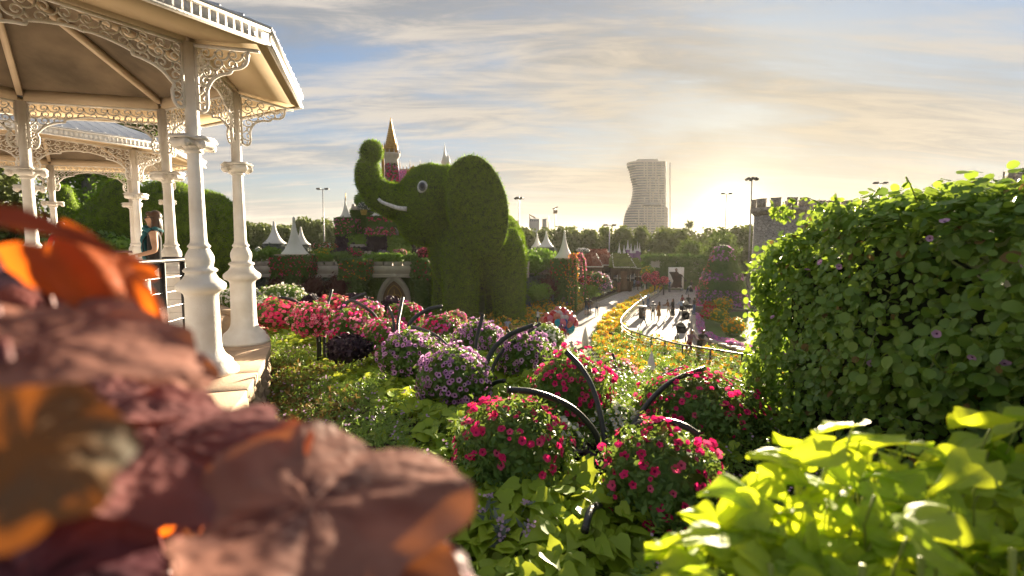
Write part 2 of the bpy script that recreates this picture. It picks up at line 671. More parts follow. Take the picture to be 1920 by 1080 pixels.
def Gp(uv, raise_=0.0):
    """photograph pixels to points on the sloping plaza"""
    out = []
    for u, v in uv:
        a, b = (u - 960) / F, (540 - v) / F
        D = Vector((a, CP + b * SP, -SP + b * CP))
        c = CZ - raise_
        t = -c / D.z
        if t * D.y < 38:
            t = (.077 * 38 - c) / (D.z + .077 * D.y)
        out.append((D.x * t, D.y * t))
    return out


def pip(P, poly):
    x, y = P[:, 0], P[:, 1]
    ins = np.zeros(len(P), bool)
    n = len(poly)
    for i in range(n):
        x0, y0 = poly[i]
        x1, y1 = poly[(i + 1) % n]
        c = ((y0 > y) != (y1 > y)) & (x < (x1 - x0) * (y - y0) / ((y1 - y0) or 1e-9) + x0)
        ins ^= c
    return ins


def sample(poly, n):
    p = np.array(poly)
    lo, hi = p.min(0), p.max(0)
    out = np.zeros((0, 2))
    while len(out) < n:
        q = rng.uniform(lo, hi, (n * 2, 2))
        out = np.concatenate([out, q[pip(q, poly)]])
    return out[:n]


def pz(P):
    return np.clip((38.0 - P[:, 1]) * 0.077, 0, 1.35)


# paved path and plaza, one draped sheet
_l = Gp([(1015, 700), (1040, 668), (1062, 622), (1085, 588), (1110, 571), (1150, 554), (1180, 542), (1215, 531), (1232, 524)])
_r = Gp([(1500, 705), (1440, 690), (1392, 668), (1345, 655), (1322, 643), (1314, 620), (1307, 590), (1306, 560), (1304, 540), (1296, 526)])
ly, lx = np.array([p[1] for p in _l]), np.array([p[0] for p in _l])
ry, rx = np.array([p[1] for p in _r]), np.array([p[0] for p in _r])
yy = np.unique(np.concatenate([np.linspace(20.6, 100, 120), [38.0]]))
V, Fc, nn = [], [], 14
for y in yy:
    a, b = float(np.interp(y, ly, lx)), float(np.interp(y, ry, rx))
    for k in range(nn):
        x = a + (b - a) * k / (nn - 1)
        V.append((x, y, plaza_z(x, y) + .02))
for j in range(len(yy) - 1):
    for k in range(nn - 1):
        Fc.append((j * nn + k, j * nn + k + 1, (j + 1) * nn + k + 1, (j + 1) * nn + k))
M_brick = bpy.data.materials.new('block_paving')
M_brick.use_nodes = True
_N, _L = M_brick.node_tree.nodes, M_brick.node_tree.links
_b = _N['Principled BSDF']
_t = _N.new('ShaderNodeTexBrick')
_g = _N.new('ShaderNodeNewGeometry')
_mp = _N.new('ShaderNodeMapping')
_mp.inputs['Rotation'].default_value = (0, 0, R(35))
_L.new(_g.outputs['Position'], _mp.inputs[0])
_L.new(_mp.outputs[0], _t.inputs['Vector'])
_t.inputs['Color1'].default_value = (.54, .49, .45, 1)
_t.inputs['Color2'].default_value = (.38, .34, .315, 1)
_t.inputs['Mortar'].default_value = (.17, .15, .14, 1)
_t.inputs['Scale'].default_value = 1.0
_t.inputs['Brick Width'].default_value = .42
_t.inputs['Row Height'].default_value = .21
_t.inputs['Mortar Size'].default_value = .012
_n = _N.new('ShaderNodeTexNoise'); _n.inputs['Scale'].default_value = .5; _n.inputs['Detail'].default_value = 5
_L.new(_g.outputs['Position'], _n.inputs['Vector'])
_m = _N.new('ShaderNodeMix'); _m.data_type = 'RGBA'; _m.blend_type = 'MULTIPLY'; _m.inputs[0].default_value = .5
_L.new(_t.outputs['Color'], _m.inputs[6]); _L.new(_n.outputs['Color'], _m.inputs[7])
_m2 = _N.new('ShaderNodeMix'); _m2.data_type = 'RGBA'; _m2.inputs[0].default_value = .55
_L.new(_m.outputs[2], _m2.inputs[6]); _L.new(_t.outputs['Color'], _m2.inputs[7])
_L.new(_m2.outputs[2], _b.inputs['Base Color'])
_b.inputs['Roughness'].default_value = .8
_b.inputs['Specular IOR Level'].default_value = .2
me = bpy.data.meshes.new('plaza')
fill_mesh(me, np.array(V), Fc, [0] * len(Fc), M_brick)
tag(link('plaza', me), kind='structure')


def sheet(name, poly, dz, m, kind='structure', step=.9):
    """draped flat sheet over a world polygon with a small side wall"""
    bm = bmesh.new()
    vs = [bm.verts.new((x, y, 0)) for x, y in poly]
    f = bm.faces.new(vs)
    bmesh.ops.triangulate(bm, faces=[f])
    bmesh.ops.bisect_plane(bm, geom=bm.verts[:] + bm.edges[:] + bm.faces[:], plane_co=(0, 38, 0), plane_no=(0, 1, 0))
    for v in bm.verts:
        v.co.z = plaza_z(v.co.x, v.co.y) + dz
    ext = bmesh.ops.extrude_edge_only(bm, edges=[e for e in bm.edges if e.is_boundary])
    for v in ext['geom']:
        if isinstance(v, bmesh.types.BMVert):
            v.co.z -= dz + .05
    me = bpy.data.meshes.new(name)
    bm.to_mesh(me)
    bm.free()
    me.materials.append(m)
    o = link(name, me)
    if kind:
        o['kind'] = kind
    return o


# ---------------------------------------------------------------- garden terrace wall under the gazebos
FZ = 5.96
RIM = [(-1.62, 0.6), (-1.80, 1.9), (-1.95, 2.9), (-2.16, 3.85), (-2.37, 4.52), (-2.65, 5.32), (-3.05, 6.32), (-3.6, 7.34), (-4.23, 8.31), (-6.22, 10.7), (-7.7, 12.6), (-9.4, 13.9)]
_sub = []
for i in range(len(RIM) - 1):
    p0, p1, p2, p3 = [Vector(RIM[max(0, min(len(RIM) - 1, i + k))]) for k in (-1, 0, 1, 2)]
    for k in range(12):
        t = k / 12
        _sub.append(.5 * ((2 * p1) + (p2 - p0) * t + (2 * p0 - 5 * p1 + 4 * p2 - p3) * t * t + (3 * p1 - p0 - 3 * p2 + p3) * t ** 3))
_sub.append(Vector(RIM[-1]))
_cum = np.concatenate([[0], np.cumsum([(b - a).length for a, b in zip(_sub, _sub[1:])])])
RL = _cum[-1]


def rim(s, inset=0.0):
    s = min(max(s, 0), RL)
    i = min(int(np.searchsorted(_cum, s, 'right')) - 1, len(_sub) - 2)
    t = (s - _cum[i]) / (_cum[i + 1] - _cum[i])
    p = _sub[i].lerp(_sub[i + 1], t)
    d = (_sub[i + 1] - _sub[i]).normalized()
    n = Vector((d.y, -d.x))          # outward (towards the flower bed)
    return p - n * inset, d, n


terrace = tag(MB().prism([tuple(rim(s, .09)[0]) for s in np.linspace(0, RL, 70)] + [(-15, 14), (-15, .6)], 3.2, FZ - .06).obj('terrace_floor', M_stone), kind='structure')
cs = .62
ncap = int(RL / cs)
for i in range(ncap):
    s0, s1 = i * cs + .006, (i + 1) * cs - .006
    poly = [rim(s, -.03)[0] for s in np.linspace(s0, s1, 4)] + [rim(s, .66)[0] for s in np.linspace(s1, s0, 4)]
    b = MB().prism([tuple(p) for p in poly], FZ - .085 + random.uniform(-.004, .004), FZ + random.uniform(-.003, .003))
    o = b.obj('capstone', M_stone, terrace)
    bv = o.modifiers.new('bevel', 'BEVEL'); bv.width = .008; bv.segments = 1
inner = tag(MB().prism([tuple(rim(s, .665)[0]) for s in np.linspace(0, RL, 60)] + [(-15, 13.4), (-15, .6)], FZ - .06, FZ - .004).obj('gazebo_paving', M_pave), kind='structure')
blk = []
for k in range(5):
    bm = bmesh.new()
    bmesh.ops.create_cube(bm, size=1)
    bmesh.ops.subdivide_edges(bm, edges=bm.edges[:], cuts=2, use_grid_fill=True)
    for v in bm.verts:
        v.co = Vector((v.co.x * .385, v.co.y * .16, v.co.z * .158))
        if v.co.y < -.07:
            edge = abs(v.co.x) > .15 or abs(v.co.z) > .06
            v.co.y += (.022 if edge else random.uniform(-.03, .012))
            v.co.x *= .985
    me = bpy.data.meshes.new('stone_block')
    bm.to_mesh(me); bm.free()
    me.materials.append(M_block)
    blk.append(me)
for r in range(6):
    z = FZ - .085 - .083 - r * .168
    for i in range(int((RL - .4) / .40)):
        s = .2 + (i + .5 * (r % 2)) * .40
        if not (2.2 < s < 12.5):
            continue
        p, d, n = rim(s, .075 - random.uniform(0, .012))
        if ground_z(p.x + n.x * .3, p.y + n.y * .3) > z + .2:
            continue
        M = Matrix.Translation((p.x, p.y, z)) @ Matrix.Rotation(math.atan2(d.y, d.x), 4, 'Z')
        link('stone_block', blk[(i * 3 + r) % 5], terrace, M)

# ---------------------------------------------------------------- gazebo
GC, GR, GPH = Vector((-4.979, 5.060, FZ)), 2.071, -.1258
RE, ZE = 2.83, 2.99
A8 = math.pi / 8
gaz = thing('gazebo', 'white cast iron gazebo with fretwork arches, nearest the viewer on the stone terrace', 'gazebo', GC, 'gazebos on the terrace')


def ribbon(mb, pts, w, th, O, X, Y, Z):
    """flat strip along 2D points (x along X, y along Y), thickness along Z"""
    n = len(pts)
    V = []
    for i, p in enumerate(pts):
        a, b = pts[max(0, i - 1)], pts[min(n - 1, i + 1)]
        t = np.array((b[0] - a[0], b[1] - a[1]))
        t /= np.linalg.norm(t) + 1e-9
        nn_ = np.array((-t[1], t[0])) * w / 2
        for sx, sz in ((1, 1), (-1, 1), (-1, -1), (1, -1)):
            q = (p[0] + nn_[0] * sx, p[1] + nn_[1] * sx)
            V.append(O + X * q[0] + Y * q[1] + Z * (sz * th / 2))
    Fc = []
    for i in range(n - 1):
        for k in range(4):
            k2 = (k + 1) % 4
            Fc.append((4 * i + k, 4 * i + k2, 4 * i + 4 + k2, 4 * i + 4 + k))
    Fc += [(3, 2, 1, 0), (4 * n - 4, 4 * n - 3, 4 * n - 2, 4 * n - 1)]
    mb.add(V, Fc)


def smooth(pts, n=6):
    out = []
    m = len(pts)
    for i in range(m - 1):
        p0, p1, p2, p3 = [np.array(pts[max(0, min(m - 1, i + k))], float) for k in (-1, 0, 1, 2)]
        for k in range(n):
            t = k / n
            out.append(tuple(.5 * (2 * p1 + (p2 - p0) * t + (2 * p0 - 5 * p1 + 4 * p2 - p3) * t * t + (3 * p1 - p0 - 3 * p2 + p3) * t ** 3)))
    out.append(tuple(pts[-1]))
    return out


def clip_add(mb, pts, inside, w, th, fr):
    cur = []
    for p in pts:
        if inside(p):
            cur.append(p)
        else:
            if len(cur) > 2:
                ribbon(mb, cur, w, th, *fr)
            cur = []
    if len(cur) > 2:
        ribbon(mb, cur, w, th, *fr)


def scrolls(mb, x0, x1, depth, inside, fr, w=.0125, th=.014, g=.132):
    """staggered rows of arcs that end in curls"""
    row = 0
    y = -.035
    while y > -depth:
        x = x0 + (g * .5 if row % 2 else 0)
        flip = 1 if row % 2 else -1
        while x < x1 + g:
            arc = [(x + g * .5 * math.cos(a), y - g * .48 * math.sin(a) - .02) for a in np.linspace(-.1, math.pi + .1, 11)]
            clip_add(mb, arc, inside, w, th, fr)
            c = (x + flip * g * .16, y - .035)
            sp = [(c[0] + flip * (.042 * (1 - t * .75)) * math.cos(.4 + t * 5.6), c[1] + (.042 * (1 - t * .75)) * math.sin(.4 + t * 5.6)) for t in np.linspace(0, 1, 13)]
            clip_add(mb, sp, inside, w * .85, th, fr)
            x += g
        y -= g * .62
        row += 1


BAYW = 2 * GR * math.sin(A8)
HW = BAYW / 2 - .055
low = [(0, .56), (.035, .585), (.075, .57), (.10, .52), (.105, .45), (.085, .40), (.12, .36), (.17, .31), (.24, .27), (.33, .245), (.40, .235), (.40, .21), (.48, .185), (.58, .165), (.68, .155), (HW, .165)]
lowx, lowy = [p[0] for p in low], [p[1] for p in low]


def fret_mesh():
    mb = MB()
    fr = (Vector((GR * math.cos(A8), 0, 3.04)), Vector((0, 1, 0)), Vector((0, 0, 1)), Vector((1, 0, 0)))
    dep = lambda x: np.interp(HW - abs(x), lowx, lowy)
    ins = lambda p: -dep(p[0]) < p[1] < 0 and abs(p[0]) < HW
    scrolls(mb, -HW, HW, .56, ins, fr)
    left = smooth([(-HW + a, -b) for a, b in low], 3)
    ribbon(mb, left, .022, .02, *fr)
    ribbon(mb, [(-x, y) for x, y in left], .022, .02, *fr)
    ribbon(mb, [(-HW, -.012), (HW, -.012)], .024, .022, *fr)
    for s in (-1, 1):
        ribbon(mb, [(s * (HW - .01), -.02), (s * (HW - .01), -.57)], .024, .022, *fr)
    return mb.mesh('fretwork_arch', M_white)


lowb = [(0, .57), (.05, .59), (.09, .565), (.105, .50), (.10, .43), (.12, .36), (.17, .29), (.25, .245), (.33, .225), (.36, .19), (.44, .17), (.50, .12), (.52, .02)]


def eave_mesh():
    mb = MB()
    bx, by = [p[0] for p in lowb], [p[1] for p in lowb]
    fr = (Vector((GR + .06, 0, 3.03)), Vector((1, 0, -.13)), Vector((0, 0, 1)), Vector((0, 1, 0)))
    ins = lambda p: 0 < p[0] < .52 and -np.interp(p[0], bx, by) < p[1] < 0
    scrolls(mb, 0, .54, .56, ins, fr)
    ribbon(mb, smooth([(a, -b) for a, b in lowb], 3), .022, .02, *fr)
    ribbon(mb, [(0, -.012), (.62, -.012)], .026, .03, *fr)
    ribbon(mb, [(.01, -.02), (.01, -.58)], .022, .02, *fr)
    return mb.mesh('eave_bracket', M_white)


def column_mesh():
    p = [(.285, 0), (.287, .035), (.27, .05), (.262, .075), (.245, .085), (.235, .125), (.215, .145), (.19, .165), (.165, .20), (.152, .24), (.146, .30), (.141, .74),
         (.146, .765), (.165, .785), (.20, .80), (.212, .83), (.208, .86), (.18, .885), (.15, .91), (.128, .945), (.125, .965), (.142, .975), (.146, .99), (.13, 1.005), (.108, 1.015),
         (.112, 1.04), (.121, 1.08), (.118, 1.12), (.10, 1.16), (.086, 1.185), (.083, 1.195), (.094, 1.203), (.096, 1.215), (.084, 1.228), (.073, 1.245), (.069, 1.27), (.058, 2.06), (.058, 3.04)]
    return MB().lathe(p, (GR, 0, 0), 28).mesh('column', M_white, True)


def capital_mesh():
    mb = MB()
    mb.lathe([(.06, 2.06), (.078, 2.068), (.078, 2.082), (.066, 2.09), (.085, 2.11), (.10, 2.125)], (GR, 0, 0), 20)
    for ax, reach, half in ((Vector((1, 0, 0)), .125, .075), (Vector((0, 1, 0)), .165, .075)):
        tv = Vector((-ax.y, ax.x, 0))
        for s in (-1, 1):
            c = Vector((GR, 0, 2.135)) + ax * (s * reach)
            mb.tube([c + tv * f for f in (-half, -half * .7, 0, half * .7, half)], [.038, .042, .030, .042, .038], 12)
            for q in (-1, 1):
                mb.tube([c + tv * (q * (half - .001)), c + tv * (q * (half + .009))], [.026, .020], 10)
                mb.tube([c + tv * (q * (half + .008)), c + tv * (q * (half + .016))], [.012, .009], 8)
    mb.box((GR, 0, 2.15), (.25, .14, .045))
    mb.box((GR, 0, 2.1505), (.14, .33, .045))
    mb.box((GR, 0, 2.182), (.33, .18, .018))
    mb.box((GR, 0, 2.183), (.18, .41, .018))
    mb.box((GR, 0, 2.198), (.30, .165, .014))
    mb.box((GR, 0, 2.199), (.165, .38, .014))
    return mb.mesh('capital', M_white)


def rot45(M, q):
    return M


bayx, bayE = GR * math.cos(A8), RE * math.cos(A8)
hb, hE = GR * math.sin(A8), RE * math.sin(A8)
meshes = dict(column=column_mesh(), capital=capital_mesh(), fret=fret_mesh(), eave=eave_mesh())
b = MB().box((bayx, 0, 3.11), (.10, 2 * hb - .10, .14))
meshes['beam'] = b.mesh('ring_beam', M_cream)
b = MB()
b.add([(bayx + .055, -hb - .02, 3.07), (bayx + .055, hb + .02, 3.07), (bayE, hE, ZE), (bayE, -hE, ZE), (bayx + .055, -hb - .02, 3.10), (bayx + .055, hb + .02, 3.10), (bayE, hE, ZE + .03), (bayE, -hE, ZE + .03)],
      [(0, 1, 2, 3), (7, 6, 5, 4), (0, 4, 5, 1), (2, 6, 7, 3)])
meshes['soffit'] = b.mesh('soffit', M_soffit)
b = MB().box((bayE + .012, 0, ZE + .055), (.022, 2 * hE + .01, .13))
b.box((bayE + .032, 0, ZE + .0), (.018, 2 * hE + .02, .02))
b.box((bayE + .034, 0, ZE + .115), (.024, 2 * hE + .02, .024))
k = -hE + .05
while k < hE - .03:
    b.box((bayE + .026, k, ZE + .058), (.007, .05, .085))
    k += .068
meshes['fascia'] = b.mesh('fascia', M_white)
ZA = 4.12
b = MB()
b.add([(bayE + .05, -hE - .02, ZE + .13), (bayE + .05, hE + .02, ZE + .13), (0, 0, ZA), (bayE + .05, -hE - .02, ZE + .15), (bayE + .05, hE + .02, ZE + .15), (0, 0, ZA + .02)], [(0, 2, 1), (3, 4, 5), (0, 1, 4, 3)])
k = -hE + .12
sl_ = (ZA - ZE - .13) / (bayE + .05)
while k < hE:
    xin = abs(k) / hE * bayE
    L_ = bayE + .05 - xin
    if L_ > .2:
        p0, p1 = Vector((bayE + .05, k, ZE + .155)), Vector((xin + .03, k, ZA + .025 - sl_ * (xin + .03)))
        b.tube([p0, p1], .012, 4)
    k += .2
meshes['roof'] = b.mesh('roof_panel', M_roof)
b = MB()
ri = bayx - .055
hi = ri * math.tan(A8)
b.add([(ri, -hi, 3.175), (ri, hi, 3.175), (0, 0, 3.98)], [(0, 1, 2)])
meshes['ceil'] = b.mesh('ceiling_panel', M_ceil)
b = MB()
d_ = Vector((-GR + .05, 0, .78))
for s in (1,):
    p0 = Vector((GR - .05, 0, 3.17)); p1 = p0 + d_
    q = Matrix.Rotation(-math.atan2(.78, -(GR - .05)) + math.pi, 3, 'Y')
    b.box((p0 + p1) / 2 - Vector((0, 0, .04)), ((p1 - p0).length, .06, .07), Matrix.Rotation(math.atan2(.78, GR - .05), 3, 'Y'))
meshes['rafter'] = b.mesh('rafter', M_cream)


def at8(k, half=False):
    return Matrix.Translation(GC) @ Matrix.Rotation(GPH + k * math.pi / 4 + (A8 if half else 0), 4, 'Z')


for k in range(8):
    c = link('column', meshes['column'], gaz, at8(k))
    link('capital', meshes['capital'], c, at8(k))
    link('eave_bracket', meshes['eave'], gaz, at8(k))
    link('rafter', meshes['rafter'], gaz, at8(k))
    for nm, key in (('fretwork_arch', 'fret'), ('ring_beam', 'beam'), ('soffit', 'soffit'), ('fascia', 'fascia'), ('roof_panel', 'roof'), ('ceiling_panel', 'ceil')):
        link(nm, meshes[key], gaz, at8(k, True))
fin = MB().lathe([(.16, 0), (.14, .05), (.06, .09), (.05, .2), (.11, .27), (.12, .33), (.05, .42), (.02, .6), (.0, .75)], (0, 0, ZA), 14)
fin.obj('finial', M_white, gaz, True, Matrix.Translation(GC))


def copy_tree(o, parent=None):
    c = o.copy()
    COL.objects.link(c)
    if parent is not None:
        c.parent = parent
    for ch in [x for x in ALLKIDS.get(o, [])]:
        copy_tree(ch, c)
    return c


def kids_index():
    ALLKIDS.clear()
    for o in bpy.data.objects:
        if o.parent is not None:
            ALLKIDS.setdefault(o.parent, []).append(o)


ALLKIDS = {}
kids_index()
g2 = copy_tree(gaz)
g2.location = GC + Vector((-4.4, 5.3, 0))
g2['label'] = 'second white gazebo with pale sheet roof, seen through the arches of the nearer one'


# ---------------------------------------------------------------- railings on the terrace
def wire_rail(label, pts, posts, cap=None):
    t = thing('terrace_railing', label, 'railing', (pts[0][0], pts[0][1], FZ), 'railings on the terrace')
    P = [Vector((x, y, FZ + 1.04)) for x, y in pts]
    MB().tube(P, .026, 10).obj('handrail', M_black, t, True)
    for x, y in posts:
        MB().box((x, y, FZ + .51), (.06, .022, 1.02)).box((x, y, FZ + .012), (.11, .09, .02)).obj('post', M_black, t)
    for k in range(5):
        z = FZ + .17 + k * .17
        MB().tube([Vector((x, y, z)) for x, y in pts], .007, 6).obj('wire', M_steel, t, True)
    return t


wire_rail('black wire railing with a curved end, beside the woman in the gazebo', smooth([(-3.55, 3.4), (-3.72, 4.4), (-3.87, 5.2), (-3.95, 5.85), (-4.0, 6.25), (-4.08, 6.5), (-4.25, 6.62), (-4.5, 6.6)], 4),
          [(-3.83, 4.95), (-3.93, 5.75), (-3.99, 6.2), (-4.12, 6.54)])
wire_rail('dark railing far behind, between the second gazebo and the green mound', smooth([(-11.5, 11.9), (-9.8, 12.2), (-8.9, 12.0), (-8.2, 11.4)], 4), [(-10.6, 12.1), (-9.4, 12.15), (-8.3, 11.5)])
tag(MB().ell((-3.62, 6.55, FZ + .16), (.13, .1, .2), 10, 7).box((-3.6, 6.52, FZ + .36), (.26, .16, .05)).obj('rough_stone', M_block), 'small rough stone ledge on the cap between the two white columns', 'stone')

# ---------------------------------------------------------------- generic plants
def ell_points(n, c, r, lump=.12, half=None, seed=0):
    """points and normals on a lumpy ellipsoid"""
    d = unit(n)
    if half is not None:
        d = d[d[:, 2] > half]
    r = np.array(r, float)
    ph = rng.uniform(0, 6, 6)
    l = 1 + lump * (np.sin(d[:, 0] * 5 + ph[0]) * np.sin(d[:, 1] * 5 + ph[1]) + .6 * np.sin(d[:, 2] * 7 + d[:, 0] * 4 + ph[2]))
    p = d * r * l[:, None]
    nrm = d / r
    nrm /= np.linalg.norm(nrm, axis=1, keepdims=True)
    return p + np.array(c), nrm


def bush(name, label, cat, c, r, leafm, flowers=(), nleaf=900, ls=.12, tm=LEAF4, nfl=0, fs=.07, group=None, fup=-.6, parent=None, core=None, lump=.12, ftm=None):
    """leaf covered bush; flowers = petal materials (+ eye material last when ftm has two)"""
    t = thing(name, label, cat, c, group) if parent is None else parent
    L = Leaves()
    rr = np.array(r, float)
    p, n = ell_points(nleaf, c, rr, lump)
    k = rng.uniform(.72, 1.03, (len(p), 1))
    p = np.array(c) + (p - np.array(c)) * k
    nn_ = n + unit(len(p)) * .8
    xd = unit(len(p), .1) + n * .5
    L.add(tm, p, xd, nn_, ls * rng.uniform(.6, 1.3, len(p)))
    mb = MB().ell(c, rr * .74, 12, 8)
    L.V.append(np.concatenate(mb.v)); L.L.append(np.array([i for f in mb.f for i in f]) + L.n); L.T.append(np.array([len(f) for f in mb.f])); L.M.append(np.full(len(mb.f), 1 if core else 0)); L.n += mb.n
    L.obj('foliage', [leafm, core] if core else leafm, t)
    if nfl:
        F_ = Leaves()
        p, n = ell_points(nfl, c, rr * 1.03, lump)
        ok = n[:, 2] > fup
        p, n = p[ok], n[ok]
        F_.add(ftm or BLOB, p, unit(len(p)), n + unit(len(p)) * .45, fs * rng.uniform(.7, 1.25, len(p)), rng.integers(0, len(flowers), len(p)) if ftm is None else None)
        F_.obj('blossoms', list(flowers), t)
    return t


def wallgreen(t, c, size, leafm, n, ls, flowers=(), nfl=0, fs=.1, tm=QUAD, name='foliage', corem=None, frange=(0, 1)):
    """leaf covered box: core with leaves on front, sides and top; flowers within the height range"""
    c, s = np.array(c, float), np.array(size, float)
    L = Leaves()

    def pts(n, out):
        q = rng.uniform(-.5, .5, (n, 3))
        f = rng.choice(5, n, p=np.array([s[0] * s[2], s[1] * s[2], s[1] * s[2], s[0] * s[1], s[0] * s[2] * .3]) / (s[0] * s[2] * 1.3 + 2 * s[1] * s[2] + s[0] * s[1]))
        nr = np.zeros((n, 3))
        for k, (ax, sg) in enumerate(((1, -1), (0, -1), (0, 1), (2, 1), (1, 1))):
            m = f == k
            q[m, ax] = sg * .5
            nr[m, ax] = sg
        return c + q * s + nr * out + rng.normal(size=(n, 3)) * out * .6, nr
    p, nr = pts(n, ls * .12)
    L.add(tm, p, unit(n, -.3), nr + unit(n) * .7, ls * rng.uniform(.6, 1.3, n))
    mb = MB().box(c, s * np.array((.985, .97, .985)))
    L.V.append(np.concatenate(mb.v)); L.L.append(np.array([i for f in mb.f for i in f]) + L.n); L.T.append(np.array([len(f) for f in mb.f])); L.M.append(np.full(len(mb.f), 1)); L.n += mb.n
    L.obj(name, [leafm, corem or leafm], t)
    if nfl:
        p, nr = pts(nfl, ls * .3)
        h = (p[:, 2] - (c[2] - s[2] / 2)) / s[2]
        k = (h > frange[0]) & (h < frange[1])
        p, nr = p[k], nr[k]
        Leaves().add(BLOB, p, unit(len(p)), nr + unit(len(p)) * .5, fs * rng.uniform(.7, 1.3, len(p)), rng.integers(0, len(flowers), len(p))).obj('blossoms', list(flowers), t)


def px(u0, u1, v0, v1, D, dep):
    """centre and size of a box whose front face fills the pixel rectangle at distance D"""
    a, b = W(u0, v1, D), W(u1, v0, D)
    return ((a.x + b.x) / 2, D + dep / 2, (a.z + b.z) / 2), (b.x - a.x, dep, b.z - a.z)


def pbox(u0, u1, v0, v1, D, dep, m, name, parent):
    c, s = px(u0, u1, v0, v1, D, dep)
    return MB().box(c, s).obj(name, m, parent)


# ---------------------------------------------------------------- topiary elephants
def remesh(mb, vox, sm=6):
    me = mb.mesh('tmp', M_topcore)
    o = bpy.data.objects.new('tmp', me)
    COL.objects.link(o)
    m = o.modifiers.new('r', 'REMESH'); m.mode = 'VOXEL'; m.voxel_size = vox
    m = o.modifiers.new('s', 'SMOOTH'); m.factor = .5; m.iterations = sm
    dg = bpy.context.evaluated_depsgraph_get()
    out = bpy.data.meshes.new_from_object(o.evaluated_get(dg))
    bpy.data.objects.remove(o)
    bpy.data.meshes.remove(me)
    return out


def surf_sample(me, n):
    me.calc_loop_triangles()
    T = np.zeros(len(me.loop_triangles) * 3, np.int32)
    me.loop_triangles.foreach_get('vertices', T)
    V = np.zeros(len(me.vertices) * 3, np.float32)
    me.vertices.foreach_get('co', V)
    T, V = T.reshape(-1, 3), V.reshape(-1, 3).astype(float)
    a, b, c = V[T[:, 0]], V[T[:, 1]], V[T[:, 2]]
    nr = np.cross(b - a, c - a)
    ar = np.linalg.norm(nr, axis=1)
    k = rng.choice(len(T), n, p=ar / ar.sum())
    r1, r2 = np.sqrt(rng.random(n))[:, None], rng.random(n)[:, None]
    return a[k] * (1 - r1) + b[k] * r1 * (1 - r2) + c[k] * r1 * r2, nr[k] / (ar[k][:, None] + 1e-12)


def fuzz(t, me, n, ln, m, name='turf'):
    p, nr = surf_sample(me, n)
    up = np.array((0, 0, .35))
    xd = nr + unit(n) * .75 + up
    Leaves().add(BLADE, p - nr * ln * .1, xd, unit(n), ln * rng.uniform(.6, 1.35, n)).obj(name, m, t)


DE = 46.0
q = DE / F


def EP(u, v, dd=0.0):
    p = W(u, v, DE)
    return Vector((p.x, DE + dd, p.z))


el = thing('topiary_elephant', 'giant green topiary elephant with raised trunk in the middle of the garden', 'elephant', (EP(890, 600).x, DE, 0))
mb = MB()
rot = Matrix.Rotation
mb.ell(EP(905, 478, 1.4), (80 * q, 3.7, 76 * q), 26, 18)
mb.ell(EP(932, 470, 1.6), (53 * q, 3.5, 72 * q), 22, 16)
mb.ell(EP(853, 465, .7), (50 * q, 2.9, 84 * q), 22, 16)
mb.ell(EP(808, 386, .2), (64 * q, 2.9, 76 * q), 24, 18)
mb.ell(EP(838, 372, .6), (50 * q, 2.8, 60 * q), 20, 14)
mb.ell(EP(800, 425, .1), (52 * q, 2.1, 36 * q), 20, 14)
tr = smooth([(800, 388), (762, 382), (732, 376), (707, 362), (692, 338), (690, 312), (694, 298)], 5)
tr_r = np.interp(np.linspace(0, 1, len(tr)), [0, .2, .42, .6, .78, 1], [46, 36, 30, 26, 22.5, 14])
mb.tube([EP(u, v, .1) for u, v in tr], [x * q for x in tr_r], 18)
mb.ell(EP(697, 285, .0), (21 * q, 20 * q, 21 * q), 18, 12)
mb.ell(EP(772, 424, -.1), (26 * q, 1.0, 13 * q), 14, 9, rot=rot(R(12), 3, 'Y'))
# ears
er = rot(R(-24), 3, 'Y') @ rot(R(10), 3, 'Z')
mb.ell(EP(901, 394, -4.2), (56 * q, .45, 88 * q), 28, 18, rot=rot(R(-12), 3, 'Y') @ rot(R(-22), 3, 'Z'))
mb.ell(EP(876, 356, -3.8), (32 * q, .45, 44 * q), 22, 14, rot=rot(R(-16), 3, 'Z'))
mb.ell(EP(862, 385, -3.0), (16 * q, 1.3, 48 * q), 14, 10)
mb.ell(EP(872, 392, 4.4), (57 * q, .5, 84 * q), 22, 14, rot=rot(R(14), 3, 'Y') @ rot(R(12), 3, 'Z'))


def leg(u, dd, w0, w1, v0, lean=0):
    zt = EP(u, v0).z
    x = EP(u, v0).x
    x2 = EP(u + lean, v0).x
    zb = ground_z(x, DE) - .1
    hs = np.linspace(0, 1, 7)
    mb.tube([(x + (x2 - x) * h, DE + dd, zt + (zb - zt) * h) for h in hs], [(w0 + (w1 - w0) * min(1, h * 1.3) + (4 if h > .95 else 0)) * q * (.45 if h == 0 else .85 if h < .2 else 1) for h in hs], 16)


leg(868, -1.9, 37, 30, 430, -2)
leg(838, 2.4, 34, 28, 430, -10)
leg(950, -1.0, 40, 28, 430, 6)
leg(930, 3.4, 38, 26, 430, 4)
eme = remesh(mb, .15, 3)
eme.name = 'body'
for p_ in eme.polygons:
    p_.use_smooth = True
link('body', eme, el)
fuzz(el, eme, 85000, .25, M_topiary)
fuzz(el, eme, 5000, .36, M_topiary, 'loose_tufts')
ebv = BVHTree.FromPolygons([v.co[:] for v in eme.vertices], [p_.vertices[:] for p_ in eme.polygons])


def hit(bv, u, v):
    o = Vector((0, 0, CZ))
    d = (W(u, v, 10) - o).normalized()
    return bv.ray_cast(o, d)[0]


